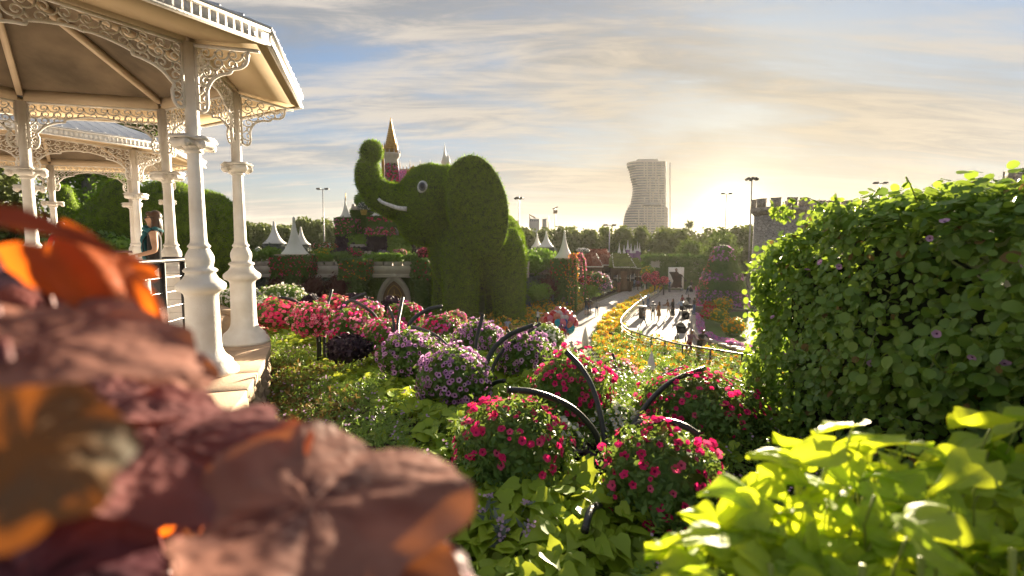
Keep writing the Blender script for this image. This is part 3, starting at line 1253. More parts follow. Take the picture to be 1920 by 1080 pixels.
M_eyew = mat('eye_white', (.80, .80, .80), .5)
M_eyed = mat('eye_dark', (.03, .03, .04), .4)
M_eyeg = mat('eye_ring', (.16, .17, .19), .5)
h = hit(ebv, 792, 351)
e = MB().ell((h.x, h.y + .02, h.z), (9.2 * q, .30, 11.6 * q), 20, 12, rot=rot(R(8), 3, 'Y')).obj('eye', M_eyew, el, True)
MB().ell((h.x + .4 * q, h.y - .22, h.z + .6 * q), (6.2 * q, .14, 8 * q), 18, 10).obj('iris', M_eyeg, e, True)
MB().ell((h.x + .8 * q, h.y - .33, h.z + 1.6 * q), (3.8 * q, .08, 5 * q), 16, 8).obj('pupil', M_eyed, e, True)
tp = [hit(ebv, u, v) for u, v in ((763, 392), (750, 391), (738, 387))] + [EP(729, 383, -2.6), EP(722, 377, -2.6)]
tp = [p if p is not None else EP(745, 390, -2.4) for p in tp]
yb = min(p.y for p in tp[:3]) - .15
tp = [Vector((p.x, yb, p.z)) for p in tp]
MB().tube(smooth([tuple(p) for p in tp], 4), list(np.linspace(4.2, 2.6, 17) * q), 10).obj('tusk', M_eyew, el, True)

# second topiary elephant, behind the gazebos on the left
DE2 = 27.0
q2 = DE2 / F
_DE, _q = DE, q


def E2(u, v, dd=0.0):
    p = W(u, v, DE2)
    return Vector((p.x, DE2 + dd, p.z))


el2 = thing('topiary_elephant', 'clipped green topiary elephant with one white tusk, behind the gazebo columns', 'elephant', (E2(300, 500).x, DE2, .5))
mb = MB()
mb.ell(E2(300, 455, 1), (82 * q2, 2.6, 118 * q2), 22, 14)
mb.ell(E2(362, 452, 1.5), (60 * q2, 2.4, 98 * q2), 22, 14)
mb.ell(E2(225, 430, 0), (62 * q2, 2.0, 66 * q2), 22, 14)
mb.ell(E2(262, 400, -1.2), (46 * q2, .5, 60 * q2), 18, 12)
mb.tube([E2(u, v, 0) for u, v in smooth([(210, 420), (165, 425), (135, 410), (118, 380), (116, 350)], 4)], list(np.linspace(34, 15, 17) * q2), 14)
for u, dd in ((250, -1), (280, 1.4), (360, -.6), (390, 1.6)):
    p0 = E2(u, 480, dd)
    mb.tube([p0, Vector((p0.x, p0.y, 1.0)), Vector((p0.x, p0.y, ground_z(p0.x, p0.y) - .1))], [30 * q2, 26 * q2, 26 * q2], 12)
eme2 = remesh(mb, .14, 5)
for p_ in eme2.polygons:
    p_.use_smooth = True
link('body', eme2, el2)
fuzz(el2, eme2, 42000, .17, M_topiary)
MB().tube([E2(u, v, -2.2) for u, v in smooth([(186, 424), (165, 428), (148, 428), (138, 425)], 3)], list(np.linspace(3, 1.8, 10) * q2), 8).obj('tusk', M_eyew, el2, True)
hd = thing('clipped_hedge', 'low rounded clipped hedge beyond the tall white columns', 'hedge', (W(400, 470, 31).x, 31, .5))
mb = MB().ell(W(385, 470, 31), (2.1, 2, 1.5), 18, 12)
mb.tube([W(385, 470, 31), Vector((W(385, 470, 31).x, 31, .3))], 1.6, 12)
hme = remesh(mb, .16, 4)
link('body', hme, hd)
fuzz(hd, hme, 12000, .16, M_topiary)


# ---------------------------------------------------------------- trees
def tree_meshes(h, w, nleaf, ls, seed, low=.12, blobs=11, leafm=M_tree, cone=0.0):
    r_ = np.random.default_rng(seed)
    L = Leaves()
    cs = []
    for k in range(blobs):
        z = r_.uniform(low + .1, .88) * h
        f = math.sin(math.pi * (z / h) ** .8) ** .6 * (1 - cone * z / h)
        a, d = r_.uniform(0, 6.28), r_.uniform(.1, .62) * w / 2 * f
        cs.append(((d * math.cos(a), d * math.sin(a), z), r_.uniform(.22, .38) * w * (0.6 + .4 * f)))
    cs.append(((0, 0, h * .86), w * .2))
    for c, r in cs:
        n = int(nleaf / len(cs))
        d = r_.normal(size=(n, 3)); d /= np.linalg.norm(d, axis=1, keepdims=True)
        rad = r * r_.uniform(.55, 1.08, (n, 1)) * (1 + .2 * np.sin(d[:, :1] * 6 + c[0]))
        p = np.array(c) + d * rad * np.array((1, 1, .85))
        x = r_.normal(size=(n, 3)) + d
        L.add(QUAD, p, x, d + r_.normal(size=(n, 3)) * .7 + np.array((0, 0, .3)), ls * r_.uniform(.6, 1.35, n))
    crown = L.mesh('crown', leafm)
    mb = MB()
    mb.tube([(0, 0, -.3), (.02 * w, 0, h * .2), (0, .01 * w, h * .45), (.02 * w, 0, h * .75)], [w * .045, w * .035, w * .025, w * .008], 7)
    for k in range(5):
        c, r = cs[k]
        z0 = h * r_.uniform(.2, .45)
        mb.tube([(0, 0, z0), (c[0] * .5, c[1] * .5, (z0 + c[2]) / 2), c], [w * .018, w * .012, w * .004], 5)
    return crown, mb.mesh('trunk', M_bark)


def plant_tree(ms, x, y, s, rz, label, group, name='tree', z=None):
    z = ground_z(x, y) if z is None else z
    t = thing(name, label, 'tree', (x, y, z), group)
    M = Matrix.Translation((x, y, z)) @ Matrix.Rotation(rz, 4, 'Z') @ Matrix.Diagonal((*s, 1))
    link('trunk', ms[1], t, M)
    link('crown', ms[0], t, M)
    return t


TV = [tree_meshes(10, 6.5, 2600, .62, 11 + k, .05, 13) for k in range(5)]
for row, (D, du, lab) in enumerate(((112, 34, 'leafy tree in the front of the dark wood beyond the castle garden'), (128, 36, 'leafy tree in the back of the dark wood beyond the castle garden'))):
    u = 395
    k = 0
    while u < 1560:
        top = np.interp(u, [380, 440, 520, 600, 700, 960, 1060, 1160, 1290, 1420, 1600], [425, 414, 420, 410, 430, 428, 424, 428, 430, 428, 430]) + random.uniform(-5, 6) + row * -1
        x = (u - 960) / F * D
        hgt = CZ + (456 - top) / F * D
        s = hgt / 10.0
        plant_tree(TV[(k * 3 + row) % 5], x, D + random.uniform(-4, 4), (random.uniform(.85, 1.15), random.uniform(.85, 1.15), s), random.uniform(0, 6), lab, lab.replace('leafy tree in the ', 'trees of the dark wood, ').replace(' of the dark wood beyond the castle garden', ' row'))
        u += du * random.uniform(.8, 1.15)
        k += 1
RT = [tree_meshes(8, 7.5, 4200, .42, 40 + k, .06, 16, M_treelt) for k in range(2)]
plant_tree(RT[0], W(1352, 450, 84).x, 84, (1.12, 1, 1.13), .4, 'big round clipped tree behind the purple flower cone', None, 'round_tree')
plant_tree(RT[1], W(1296, 460, 92).x, 92, (.72, .8, .92), 1.4, 'smaller round tree left of the big round clipped one', None, 'round_tree')
# trees behind the gazebos
GT = [tree_meshes(12, 8, 4200, .36, 60 + k, .28, 12, M_tree) for k in range(2)]
GT.append(tree_meshes(12, 8, 4200, .36, 66, .25, 12, M_treelt))
for k, (u, D, hv, w, lab) in enumerate(((25, 36, 300, 1.0, 'dark tree at the far left behind the second gazebo'), (235, 40, 322, 1.05, 'bright green tree behind the topiary elephant on the left'), (-60, 34, 290, 1.1, 'tall dark tree partly outside the left edge'))):
    x = W(u, 456, D).x
    hgt = CZ + (456 - hv) / F * D
    plant_tree(GT[(k + 1) % 3], x, D, (w, w, hgt / 12), k * 1.7, lab, None, 'garden_tree')
gt = thing('ivy_tree', 'old tree with two thick grey trunks wound with bright ivy, behind the second gazebo', 'tree', (W(150, 456, 33).x, 33, .4))
mb = MB()
for pts, r0 in (([(128, 560), (124, 470), (118, 400), (108, 330), (96, 260)], .62), ([(160, 560), (163, 470), (166, 390), (172, 330), (190, 250)], .55)):
    P = smooth([tuple(W(u, v, 33)) for u, v in pts], 4)
    mb.tube(P, [r0 * (1 + .12 * math.sin(i * 1.9)) * (1 - .02 * i) for i in range(len(P))], 10)
mb.obj('trunk', M_greybark, gt, True)
L = Leaves()
for pts in ([(146, 540), (145, 450), (146, 400), (140, 330), (132, 280)], [(185, 540), (188, 440), (196, 380), (204, 330), (210, 290)]):
    P = np.array(smooth([tuple(W(u, v, 32.6)) for u, v in pts], 30))
    k = rng.integers(0, len(P), 2400)
    p = P[k] + rng.normal(size=(2400, 3)) * np.array((.36, .25, .3))
    L.add(QUAD, p, unit(2400, -.5), unit(2400) + np.array((0, -1, 0)), .24 * rng.uniform(.6, 1.3, 2400))
L.obj('ivy', M_ivylime, gt)
p, n = ell_points(4200, W(150, 262, 33), (5, 3, 2.0), .2)
Leaves().add(QUAD, p * 1.0, unit(4200), n + unit(4200) * .8, .4 * rng.uniform(.6, 1.3, 4200)).obj('crown', M_tree, gt)
for k, (u, v, D, r, lm, lab) in enumerate(((120, 470, 24, (1.5, 1.2, .9), M_balllime, 'yellow green shrub low behind the second gazebo, left one'), (225, 480, 22, (1.4, 1.2, .8), M_ivylime, 'bright shrub behind the far dark railing'), (190, 470, 23, (1.3, 1, .8), M_ivy, 'dark shrub between two bright shrubs behind the railing'), (375, 482, 36, (1.6, 1.2, 1.0), M_ivylime, 'light green shrub between the two white columns in front'))):
    bush('shrub', lab, 'shrub', W(u, v, D), r, lm, nleaf=1500, ls=.2, tm=QUAD)

# ---------------------------------------------------------------- castle garden wall
DW = 53.0
M_parapet = mat('parapet_stone', (.52, .46, .42), .8, c2=(.43, .37, .34), ns=2, bump=.3, bs=8)
M_turfwall = mat('clipped_wall_turf', (.11, .17, .025), .9, c2=(.075, .12, .02), isl=.5, trans=.2)
M_door = mat('carved_door_wood', (.22, .12, .06), .6, c2=(.15, .08, .04), ns=4)
M_gold = mat('gold_paint', (.52, .31, .08), .42, c2=(.33, .19, .05), metal=.5, ns=3)
M_tent = mat('white_canvas', (.74, .72, .68), .6, c2=(.64, .62, .58), ns=1)
M_tan = mat('tan_render', (.48, .37, .28), .8, c2=(.40, .30, .22), ns=1)
M_pot = mat('yellow_pot', (.60, .42, .12), .6)
M_glass = mat('dark_window_glass', (.03, .035, .045), .15, spec=.6)

cw = thing('castle_wall', 'long garden wall with pale battlements and clipped green face behind the elephant', 'wall', (W(640, 600, DW).x, DW, 0))
_zc, _zp = W(640, 520, DW).z, W(640, 492, DW).z
xl, xr_ = W(330, 500, DW).x, W(992, 500, DW).x
# wall body is butted round the arched door opening
dxl, dxr = W(712, 500, DW).x, W(768, 500, DW).x
MB().box(((xl + dxl) / 2, DW + .5, _zc / 2), (dxl - xl, 1.0, _zc)).box(((dxr + xr_) / 2, DW + .5, _zc / 2), (xr_ - dxr, 1.0, _zc)).box(((dxl + dxr) / 2, DW + .75, _zc / 2), (dxr - dxl, .5, _zc)).obj('wall_body', M_turfwall, cw)
MB().box(((xl + xr_) / 2, DW + .35, _zc + .09), (xr_ - xl, 1.5, .18)).box(((xl + xr_) / 2, DW + .4, _zc + .26), (xr_ - xl, 1.2, .16)).obj('cornice', M_parapet, cw)
MB().box(((xl + xr_) / 2, DW + .4, (_zc + .34 + _zp - .35) / 2), (xr_ - xl, .6, _zp - .35 - _zc - .34)).obj('parapet', M_parapet, cw)
mm = MB().box((0, 0, 0), (.78, .62, .36)).box((0, 0, .2), (.84, .68, .05)).mesh('merlon', M_parapet)
x = xl + .5
while x < xr_:
    link('merlon', mm, cw, Matrix.Translation((x, DW + .4, _zp - .17)))
    x += 1.02
# clipped leaves: grey-green succulents left of the pillars, dark turf right of them
L = Leaves()
for (u0, u1, n, mi) in ((330, 640, 9000, 1), (640, 812, 9000, 0), (980, 992, 1500, 1)):
    a, b_ = W(u0, 560, DW).x, W(u1, 560, DW).x
    p = np.c_[rng.uniform(a, b_, n), np.full(n, DW - .04), rng.uniform(0, _zc - .05, n)]
    dcx = (dxl + dxr) / 2
    k = (np.abs(p[:, 0] - dcx) > 1.85) | (p[:, 2] > 4.0)
    p = p[k]
    L.add(QUAD, p, unit(len(p), -.2), unit(len(p)) * .7 + np.array((0, -1, 0)), (.26 if mi == 0 else .34) * rng.uniform(.6, 1.3, len(p)), mi)
L.obj('wall_leaves', [M_turfwall, M_greyleaf], cw)
# arched door
dr = thing('arched_door', 'gothic arched wooden door with pale stone surround in the green wall', 'door', (W(740, 590, DW).x, DW, 0))


def gothic(w, h, n=9):
    """outline of a pointed arch, from the left foot over the point to the right foot"""
    zs = h - w * .86
    P = [(-w / 2, 0)]
    for a in np.linspace(0, math.acos(.5), n):
        P.append((w / 2 - w * math.cos(a), zs + w * math.sin(a)))
    return P + [(-x, z) for x, z in P[::-1]][1:]


dc = W(740, 590, DW).x
for (w0, w1, yy0, m, nm) in ((3.5, 2.75, -.30, M_parapet, 'arch_surround'), (2.75, 2.45, -.12, M_parapet, 'inner_moulding')):
    o_, i_ = gothic(w0, 4.05 * w0 / 3.5 if w0 > 3 else 3.55), gothic(w1, 3.55 if w0 > 3 else 3.30)
    mb = MB()
    n = len(o_)
    V = [(dc + x, DW + yy0, z) for x, z in o_] + [(dc + x, DW + yy0, z) for x, z in i_] + [(dc + x, DW + .3, z) for x, z in o_] + [(dc + x, DW + .3, z) for x, z in i_]
    Fc = []
    for k in range(n - 1):
        Fc += [(k, k + 1, n + k + 1, n + k), (2 * n + k, 2 * n + k + 1, k + 1, k), (n + k, n + k + 1, 3 * n + k + 1, 3 * n + k)]
    mb.add(V, Fc)
    mb.obj(nm, m, dr)
P = gothic(2.45, 3.30)
MB().add([(dc + x, DW + .1, z) for x, z in P], [tuple(range(len(P)))[::-1]]).obj('door_leaf', M_door, dr)
mb = MB()
for w_, h_ in ((1.5, 2.6), (.7, 1.7)):
    mb.tube([(dc + x, DW + .02, z + .25) for x, z in gothic(w_, h_)], .05, 6)
for s in (-1, 1):
    mb.tube([(dc + s * .37 + x, DW + .03, z + .25) for x, z in gothic(.6, 1.6)], .04, 6)
mb.tube([(dc, DW + .02, .2), (dc, DW + .02, 2.4)], .05, 6)
mb.obj('tracery', M_gold, dr)

# garden terrace behind the wall
tz = 4.75
tag(MB().box(((xl + xr_) / 2, DW + 17, tz / 2 - .2), (xr_ - xl, 31.6, tz + .4)).obj('upper_terrace', M_field), kind='structure')


# ---------------------------------------------------------------- tent topped towers
def tent(t, u, v0, v1, hw, D, finial=.16, square=False):
    top, bot = W(u, v0, D).z, W(u, v1, D).z
    r = hw * WS(D)
    H = bot * 0 + top - bot
    x = W(u, v1, D).x
    pr = [(r * 1.03, -.06), (r * 1.03, 0), (r * .80, H * .085), (r * .60, H * .19), (r * .43, H * .32), (r * .30, H * .46), (r * .19, H * .62), (r * .105, H * .80), (r * .08, H * .84)]
    MB().lathe(pr, (x, D, bot), 20, a0=.2).obj('canopy', M_tent, t, True)
    MB().lathe([(r * .10, H * .835), (r * .14, H * .85), (r * .10, H * .87), (r * .07, H * .885), (r * .115, H * .92), (r * .06, H * .95), (r * .02, H * .97), (.0, H * 1.0)], (x, D, bot), 10).obj('finial', M_tent, t, True)


def flower_tower(label, u, hw, v0, v1, D, leafm, petals, cone=None, nfl=480, dep=None, ls=.28, flare=1.25, z0=None, petal_low=.35, fs=.17):
    """square planted tower with a flaring flower crown and an optional canvas cone"""
    x = W(u, v0, D).x
    zt = W(u, v0, D).z
    zb = ground_z(x, D) if z0 is None else z0
    w = 2 * hw * WS(D)
    t = thing('flower_tower', label, 'tower', (x, D, zb), 'planted towers of the castle garden')
    h = zt - zb
    hc = min(2.0, h * .36)
    wallgreen(t, (x, D, zb + (h - hc) / 2), (w * .8, w * .8, h - hc), leafm, int(1600 * max(1, h / 4)), ls, name='planted_shaft')
    wallgreen(t, (x, D, zt - hc / 2), (w * flare, w * flare, hc), leafm, 1500, ls, petals, nfl, fs, name='planted_crown')
    if cone:
        MB().box((x, D, zt + .1), (w * 1.02, w * 1.02, .2)).obj('collar', M_tan, t)
        tent(t, u, *cone, D)
    return t


flower_tower('planted tower with white canvas cone seen between the two front columns', 418, 22, 477, 560, 50, M_ivy, [P_magenta, P_hot, P_pink, P_red], (407, 474, 24))
flower_tower('red flowering tower under a white canvas cone left of the elephant', 553, 26, 480, 560, 52.0, M_ivy, [P_red, P_magenta, P_hot], (404, 477, 25))
flower_tower('flower covered pillar without a roof on the castle wall beside the arched door', 668, 20, 487, 590, 52.0, M_ivy, [P_red, P_orange, P_hot], None, 300)
flower_tower('narrow dark planted pillar between the arched door and the elephant', 790, 12, 487, 590, 52.2, M_ivy, [P_red, P_hot], None, 120)
flower_tower('planted tower under a white canvas cone right of the elephant', 1058, 18, 487, 560, 55, M_ivy, [P_orange, P_red, P_hot], (430, 483, 17.5), 350)


def bulb_tower(label, u, v0, v1, hw, D, vb):
    x = W(u, v1, D).x
    t = thing('bulb_tower', label, 'tower', (x, D, tz), 'round planted bulbs with canvas cones')
    zc = W(u, v1 + 6, D).z
    r = hw * WS(D)
    bush('', '', '', (x, D, zc), (r * 1.05, r * 1.05, r * .55), M_greyleaf, nleaf=1100, ls=.3, tm=QUAD, parent=t)
    MB().lathe([(r * .5, tz - zc - .2), (r * .55, -r * .4), (r * .7, -r * .2)], (x, D, zc), 14).obj('pedestal', M_ivy, t)
    tent(t, u, v0, v1, hw, D)


bulb_tower('white canvas cone on a round grey green bulb in front of the wood', 515, 413, 456, 20, 75, 475)
bulb_tower('slim white canvas cone half hidden behind the cone of the red flowering tower', 565, 424, 458, 16, 76, 475)
bulb_tower('left of two small white canvas cones right of the elephant', 1007, 436, 463, 11, 76, 475)
bulb_tower('right of two small white canvas cones right of the elephant', 1024, 432, 463, 15, 74, 475)
tn = thing('garden_tent', 'small low white tent in front of the wood, left of the canvas cones', 'tent', (W(485, 478, 80).x, 80, tz))
x = W(485, 478, 80).x
MB().lathe([(1.35, W(485, 477, 80).z), (1.3, W(485, 475, 80).z), (.5, W(485, 467, 80).z), (.0, W(485, 462, 80).z)], (x, 80, 0), 4, a0=.78).obj('canopy', M_tent, tn)
mb = MB()
for a in range(4):
    mb.tube([(x + 1.2 * math.cos(.78 + a * 1.571), 80 + 1.2 * math.sin(.78 + a * 1.571), tz - .2), (x + 1.2 * math.cos(.78 + a * 1.571), 80 + 1.2 * math.sin(.78 + a * 1.571), W(485, 476, 80).z)], .05, 6)
mb.obj('poles', M_tent, tn)

# ---------------------------------------------------------------- castle keep
DK = 63.0
ck = thing('castle_keep', 'fairy castle keep overgrown with flowers and topped by a golden spire', 'castle', (W(730, 480, DK).x, DK, tz))


def kgreen(u0, u1, v0, v1, D, dep, lm, n, ls=.3, fl=(), nfl=0, fs=.24, fr=(0, 1), nm='planted_wall'):
    c, s = px(u0, u1, v0, v1, D, dep)
    wallgreen(ck, c, s, lm, n, ls, fl, nfl, fs, name=nm, frange=fr)


pbox(660, 830, 300 + 110, 486, DK + 3.1, 8, M_ivy, 'core_wall', ck)
kgreen(660, 700, 392, 484, DK + 1.5, 3, M_turfwall, 3000)
kgreen(722, 772, 412, 460, DK + 1.5, 3, M_turfwall, 2400)
kgreen(654, 690, 441, 486, DK - .5, 1.5, M_ivylime, 1600)
kgreen(720, 768, 444, 456, DK - 1.0, 2, M_ivylime, 900)
kgreen(720, 768, 458, 486, DK - .9, 2, M_ivylime, 2600)
kgreen(632, 662, 440, 486, DK - .4, 2, M_purpleleaf, 2600)
kgreen(691, 721, 440, 490, DK - 1.6, 2, M_purpleleaf, 2800)
kgreen(768, 790, 440, 490, DK - .4, 2, M_purpleleaf, 1800)
kgreen(629, 664, 409, 440, DK - .6, 2.2, M_ivy, 1900, fl=(P_pink, P_coral, P_hot), nfl=260)
kgreen(690, 726, 407, 426, DK - 1.8, 2.2, M_ivy, 1400, fl=(P_magenta, P_hot), nfl=200, fr=(.55, 1))
kgreen(686, 729, 426, 441, DK - 2.0, 2.5, M_ivy, 1400, fl=(P_magenta, P_coral, P_pink), nfl=330)
# cream battlements and planter boxes
for u0, u1, v0, v1, D in ((659, 702, 386, 393, DK + .9), (720, 741, 406, 413, DK + 1.0), (656, 686, 461, 465, DK - 1.8), (648, 694, 474, 484, DK - 3.0), (786, 796, 476, 486, DK - 1.5)):
    p_ = pbox(u0, u1, v0, v1, D, 1.2, M_parapet, 'battlement', ck)
    u = u0 + 2.5
    while u < u1:
        pbox(u - 2, u + 2, v0 - 3.2, v0, D, .6, M_parapet, 'merlon', ck)
        u += 7
kgreen(652, 690, 466, 474, DK - 2.6, 1.2, M_purpleleaf, 900)
tent_t = ck
tent(ck, 648, 370, 407, 10.5, DK)
tent(ck, 707, 388, 405, 12.5, DK - .8)
MB().tube([W(648, 376, DK), W(648, 362, DK)], .05, 6).obj('spike', M_gold, ck)
# gothic window right of the round bush column
c, s = px(735, 746, 427, 443, DK + 1.38, .1)
w_ = MB().add([(c[0] + x, c[1], c[2] - s[2] / 2 + z) for x, z in gothic(s[0], s[2])], [tuple(range(len(gothic(1, 2))))[::-1]]).obj('window', M_glass, ck)
mb = MB().tube([(c[0] + x, c[1] - .05, c[2] - s[2] / 2 + z) for x, z in gothic(s[0], s[2])], .07, 6)
for k in (-.17, .17):
    mb.tube([(c[0] + k, c[1] - .05, c[2] - s[2] / 2), (c[0] + k, c[1] - .05, c[2] + s[2] * .3)], .03, 5)
for k in (.25, .5):
    mb.tube([(c[0] - s[0] / 2, c[1] - .05, c[2] - s[2] / 2 + k * s[2]), (c[0] + s[0] / 2, c[1] - .05, c[2] - s[2] / 2 + k * s[2])], .03, 5)
mb.obj('window_bars', M_parapet, w_)
# golden spire tower
x, k_ = W(734, 300, DK + 2).x, WS(DK + 2)
DS = DK + 2
zb = W(734, 345, DS).z
wr = 11.5 * k_
MB().lathe([(wr, tz - zb), (wr, 0), (wr * .98, W(734, 308, DS).z - zb)], (x, DS, zb), 16).obj('spire_shaft', M_ivy, ck, True)
n = 1700
a = rng.uniform(0, 6.28, n)
p = np.c_[x + np.cos(a) * wr, DS + np.sin(a) * wr, rng.uniform(zb - 3, W(734, 308, DS).z, n)]
nr = np.c_[np.cos(a), np.sin(a), 0 * a]
Leaves().add(BLOB, p, unit(n), nr + unit(n) * .4, .34 * rng.uniform(.6, 1.2, n), rng.integers(0, 4, n)).obj('blossoms', [P_magenta, M_ivy, M_redleaf, P_mauve], ck)
z = lambda v: W(734, v, DS).z
pr = [(wr * 1.05, z(308)), (wr * 1.15, z(305)), (wr * 1.0, z(300)), (wr * 1.3, z(295)), (wr * 1.45, z(291)), (wr * 1.45, z(288)), (wr * 1.1, z(287))]
MB().lathe(pr, (x, DS, 0), 12).obj('spire_gallery', M_parapet, ck)
mb = MB()
for k in range(12):
    a = k * math.pi / 6
    mb.tube([(x + wr * 1.38 * math.cos(a), DS + wr * 1.38 * math.sin(a), z(288)), (x + wr * 1.38 * math.cos(a), DS + wr * 1.38 * math.sin(a), z(282))], [.10, .02], 5)
mb.obj('gallery_spikes', M_parapet, ck)
ns = 15
pr = [(wr * .98, z(288)), (wr * .98, z(281))]
for i in range(ns):
    t0 = i / ns
    v_ = 281 - (281 - 226) * t0
    r_ = wr * (.96 * (1 - t0) + .10)
    pr += [(r_, z(v_)), (r_ * 1.12, z(v_ - 1.1)), (r_ * .93, z(v_ - 2.1))]
pr += [(wr * .06, z(225)), (wr * .16, z(223.5)), (wr * .05, z(222)), (0, z(218))]
MB().lathe(pr, (x, DS, 0), 10).obj('golden_spire', M_gold, ck)
for s in (-1, 1):
    MB().lathe([(.12, z(286)), (.16, z(280)), (.02, z(268))], (x + s * wr * .95, DS - wr * .4, 0), 6).obj('pinnacle', M_gold, ck)
MB().lathe([(.18, z(345)), (.18, z(288)), (.25, z(286)), (.02, z(266))], (W(714, 300, DS).x, DS + 1, 0), 8).obj('pinnacle', M_gold, ck)
# purple flower roof with ridge cresting
a_, b_ = W(744, 345, DS), W(800, 345, DS)
zr, ze_ = W(744, 313, DS).z, W(744, 360, DS).z
mb = MB().add([(a_.x - 1.3, DS, ze_), (b_.x, DS, ze_), (b_.x, DS + 6, ze_), (a_.x - 1.3, DS + 6, ze_), (a_.x - .2, DS + 3, zr), (b_.x, DS + 3, zr)], [(0, 1, 5, 4), (3, 4, 5, 2), (0, 4, 3), (0, 3, 2, 1)])
mb.obj('flower_roof', P_mauve, ck)
pbox(744, 800, 360, 440, DS + .5, 5, M_ivy, 'hall_wall', ck)
n = 1500
s_ = rng.random(n); t_ = rng.random(n)
p0 = np.array((a_.x - 1.3, DS - .03, ze_)); p1 = np.array((b_.x, DS - .03, ze_)); p2 = np.array((a_.x - .2, DS + 2.97, zr)); p3 = np.array((b_.x, DS + 2.97, zr))
p = (p0[None] * (1 - s_)[:, None] + p1[None] * s_[:, None]) * (1 - t_)[:, None] + (p2[None] * (1 - s_)[:, None] + p3[None] * s_[:, None]) * t_[:, None]
Leaves().add(BLOB, p, unit(n), unit(n) * .6 + np.array((0, -.8, .6)), .34 * rng.uniform(.6, 1.2, n), rng.integers(0, 3, n)).obj('roof_blossoms', [P_mauve, P_lilac, P_pink], ck)
mb = MB().box(((a_.x - .2 + b_.x) / 2, DS + 3, zr + .1), (b_.x - a_.x + .2, .2, .2))
for k in range(10):
    xx = a_.x - .2 + (b_.x - a_.x + .2) * k / 9
    mb.lathe([(.07, zr), (.09, zr + .35), (.0, zr + (1.5 if k % 3 == 0 else .7))], (xx, DS + 3, 0), 5)
mb.obj('ridge_cresting', M_parapet, ck)
mb = MB()
gx = W(776, 330, DS).x
mb.tube([(gx + xx * .7, DS - .3, W(776, 338, DS).z + zz * .62) for xx, zz in gothic(1.7, 2.6)], .12, 6)
mb.lathe([(.1, W(776, 322, DS).z), (.22, W(776, 319, DS).z), (.02, W(776, 309, DS).z)], (gx, DS - .3, 0), 6)
for s in (-1, 1):
    mb.lathe([(.12, W(776, 340, DS).z), (.14, W(776, 325, DS).z), (.02, W(776, 316, DS).z)], (gx + s * .75, DS - .3, 0), 6)
mb.obj('golden_gable', M_gold, ck)
for u, vt, r_ in ((834, 268, .42), (840, 285, .26)):
    xx = W(u, 300, DS + 4).x
    MB().lathe([(r_, W(u, 400, DS + 4).z), (r_, W(u, 306, DS + 4).z), (r_ * 1.2, W(u, 305, DS + 4).z), (r_ * .55, W(u, 292, DS + 4).z), (.07, W(u, vt + 10, DS + 4).z), (0, W(u, vt, DS + 4).z)], (xx, DS + 4, 0), 8).obj('pinnacle', M_tent, ck)
# hanging planter under the trunk
hp = thing('hanging_planter', 'yellow hanging planter of white flowers below the raised trunk', 'planter', W(682, 396, 58))
c = W(682, 396, 58)
MB().lathe([(.28, -.42), (.42, .12), (.46, .16), (.4, .16)], c, 10).obj('pot', M_pot, hp)
bush('', '', '', c + Vector((0, 0, .5)), (.62, .55, .5), M_greyleaf, (P_white,), 500, .22, QUAD, 130, .2, parent=hp)
bush('', '', '', c + Vector((-.45, .1, 1.25)), (.55, .5, .65), M_ivylime, (), 500, .22, QUAD, parent=hp)
MB().tube([c + Vector((0, .5, .1)), c + Vector((0, 5.5, .1))], .05, 6).obj('bracket', M_black, hp)

# bushes on the terrace
tb = [(637, 477, 55, (.95, .8, .62), M_purpleleaf, (), 'dark purple round bush on the castle terrace'),
      (663, 475, 56, (1.0, .8, .6), M_ivy, (P_hot, P_magenta), 'hot pink round bush next to the dark purple one on the terrace'),
      (718, 480, 56, (.75, .7, .62), M_greyleaf, (P_mauve,), 'grey mauve round bush above the arched door'),
      (750, 478, 56, (.8, .7, .6), M_ivy, (P_coral, P_pink), 'coral pink round bush above the arched door'),
      (607, 462, 58, (1.4, .8, .4), M_ivy, (P_coral, P_red, P_white), 'low coral flower box at the edge of the terrace'),
      (610, 474, 57, (1.5, .8, .5), M_ivylime, (P_yellow, P_orange), 'yellow flowering bush under the coral flower box'),
      (797, 478, 54, (.8, .7, .7), M_redleaf, (P_hot,), 'small reddish bush close to the elephant chest')]
for u, v, D, r, lm, fl, lab in tb:
    bush('terrace_bush', lab, 'bush', W(u, v, D), r, lm, fl, 700, .22, QUAD, 260 if fl else 0, .17)
cr = [(478, 484, 3.0), (505, 479, 2.2), (605, 489, 3.4), (640, 486, 2.0), (700, 489, 2.2), (735, 488, 2.6), (772, 489, 1.8), (1000, 492, 1.6)]
for k, (u, v, w_) in enumerate(cr):
    bush('creeper', 'bright green creeper over the battlements, ' + ('at the far left by the white columns', 'left of the red flowering tower', 'between the red flowering tower and the pillar', 'just left of the flower pillar', 'just right of the flower pillar', 'straight above the arched door', 'between the arched door and the elephant', 'at the right end beyond the elephant')[k], 'creeper', W(u, v - 5, 53.4 + .1 * k), (w_ * .48, .5, .45), M_ivylime if k % 3 else M_balllime, (), 700, .26, QUAD, group='creepers over the battlements', lump=.3)

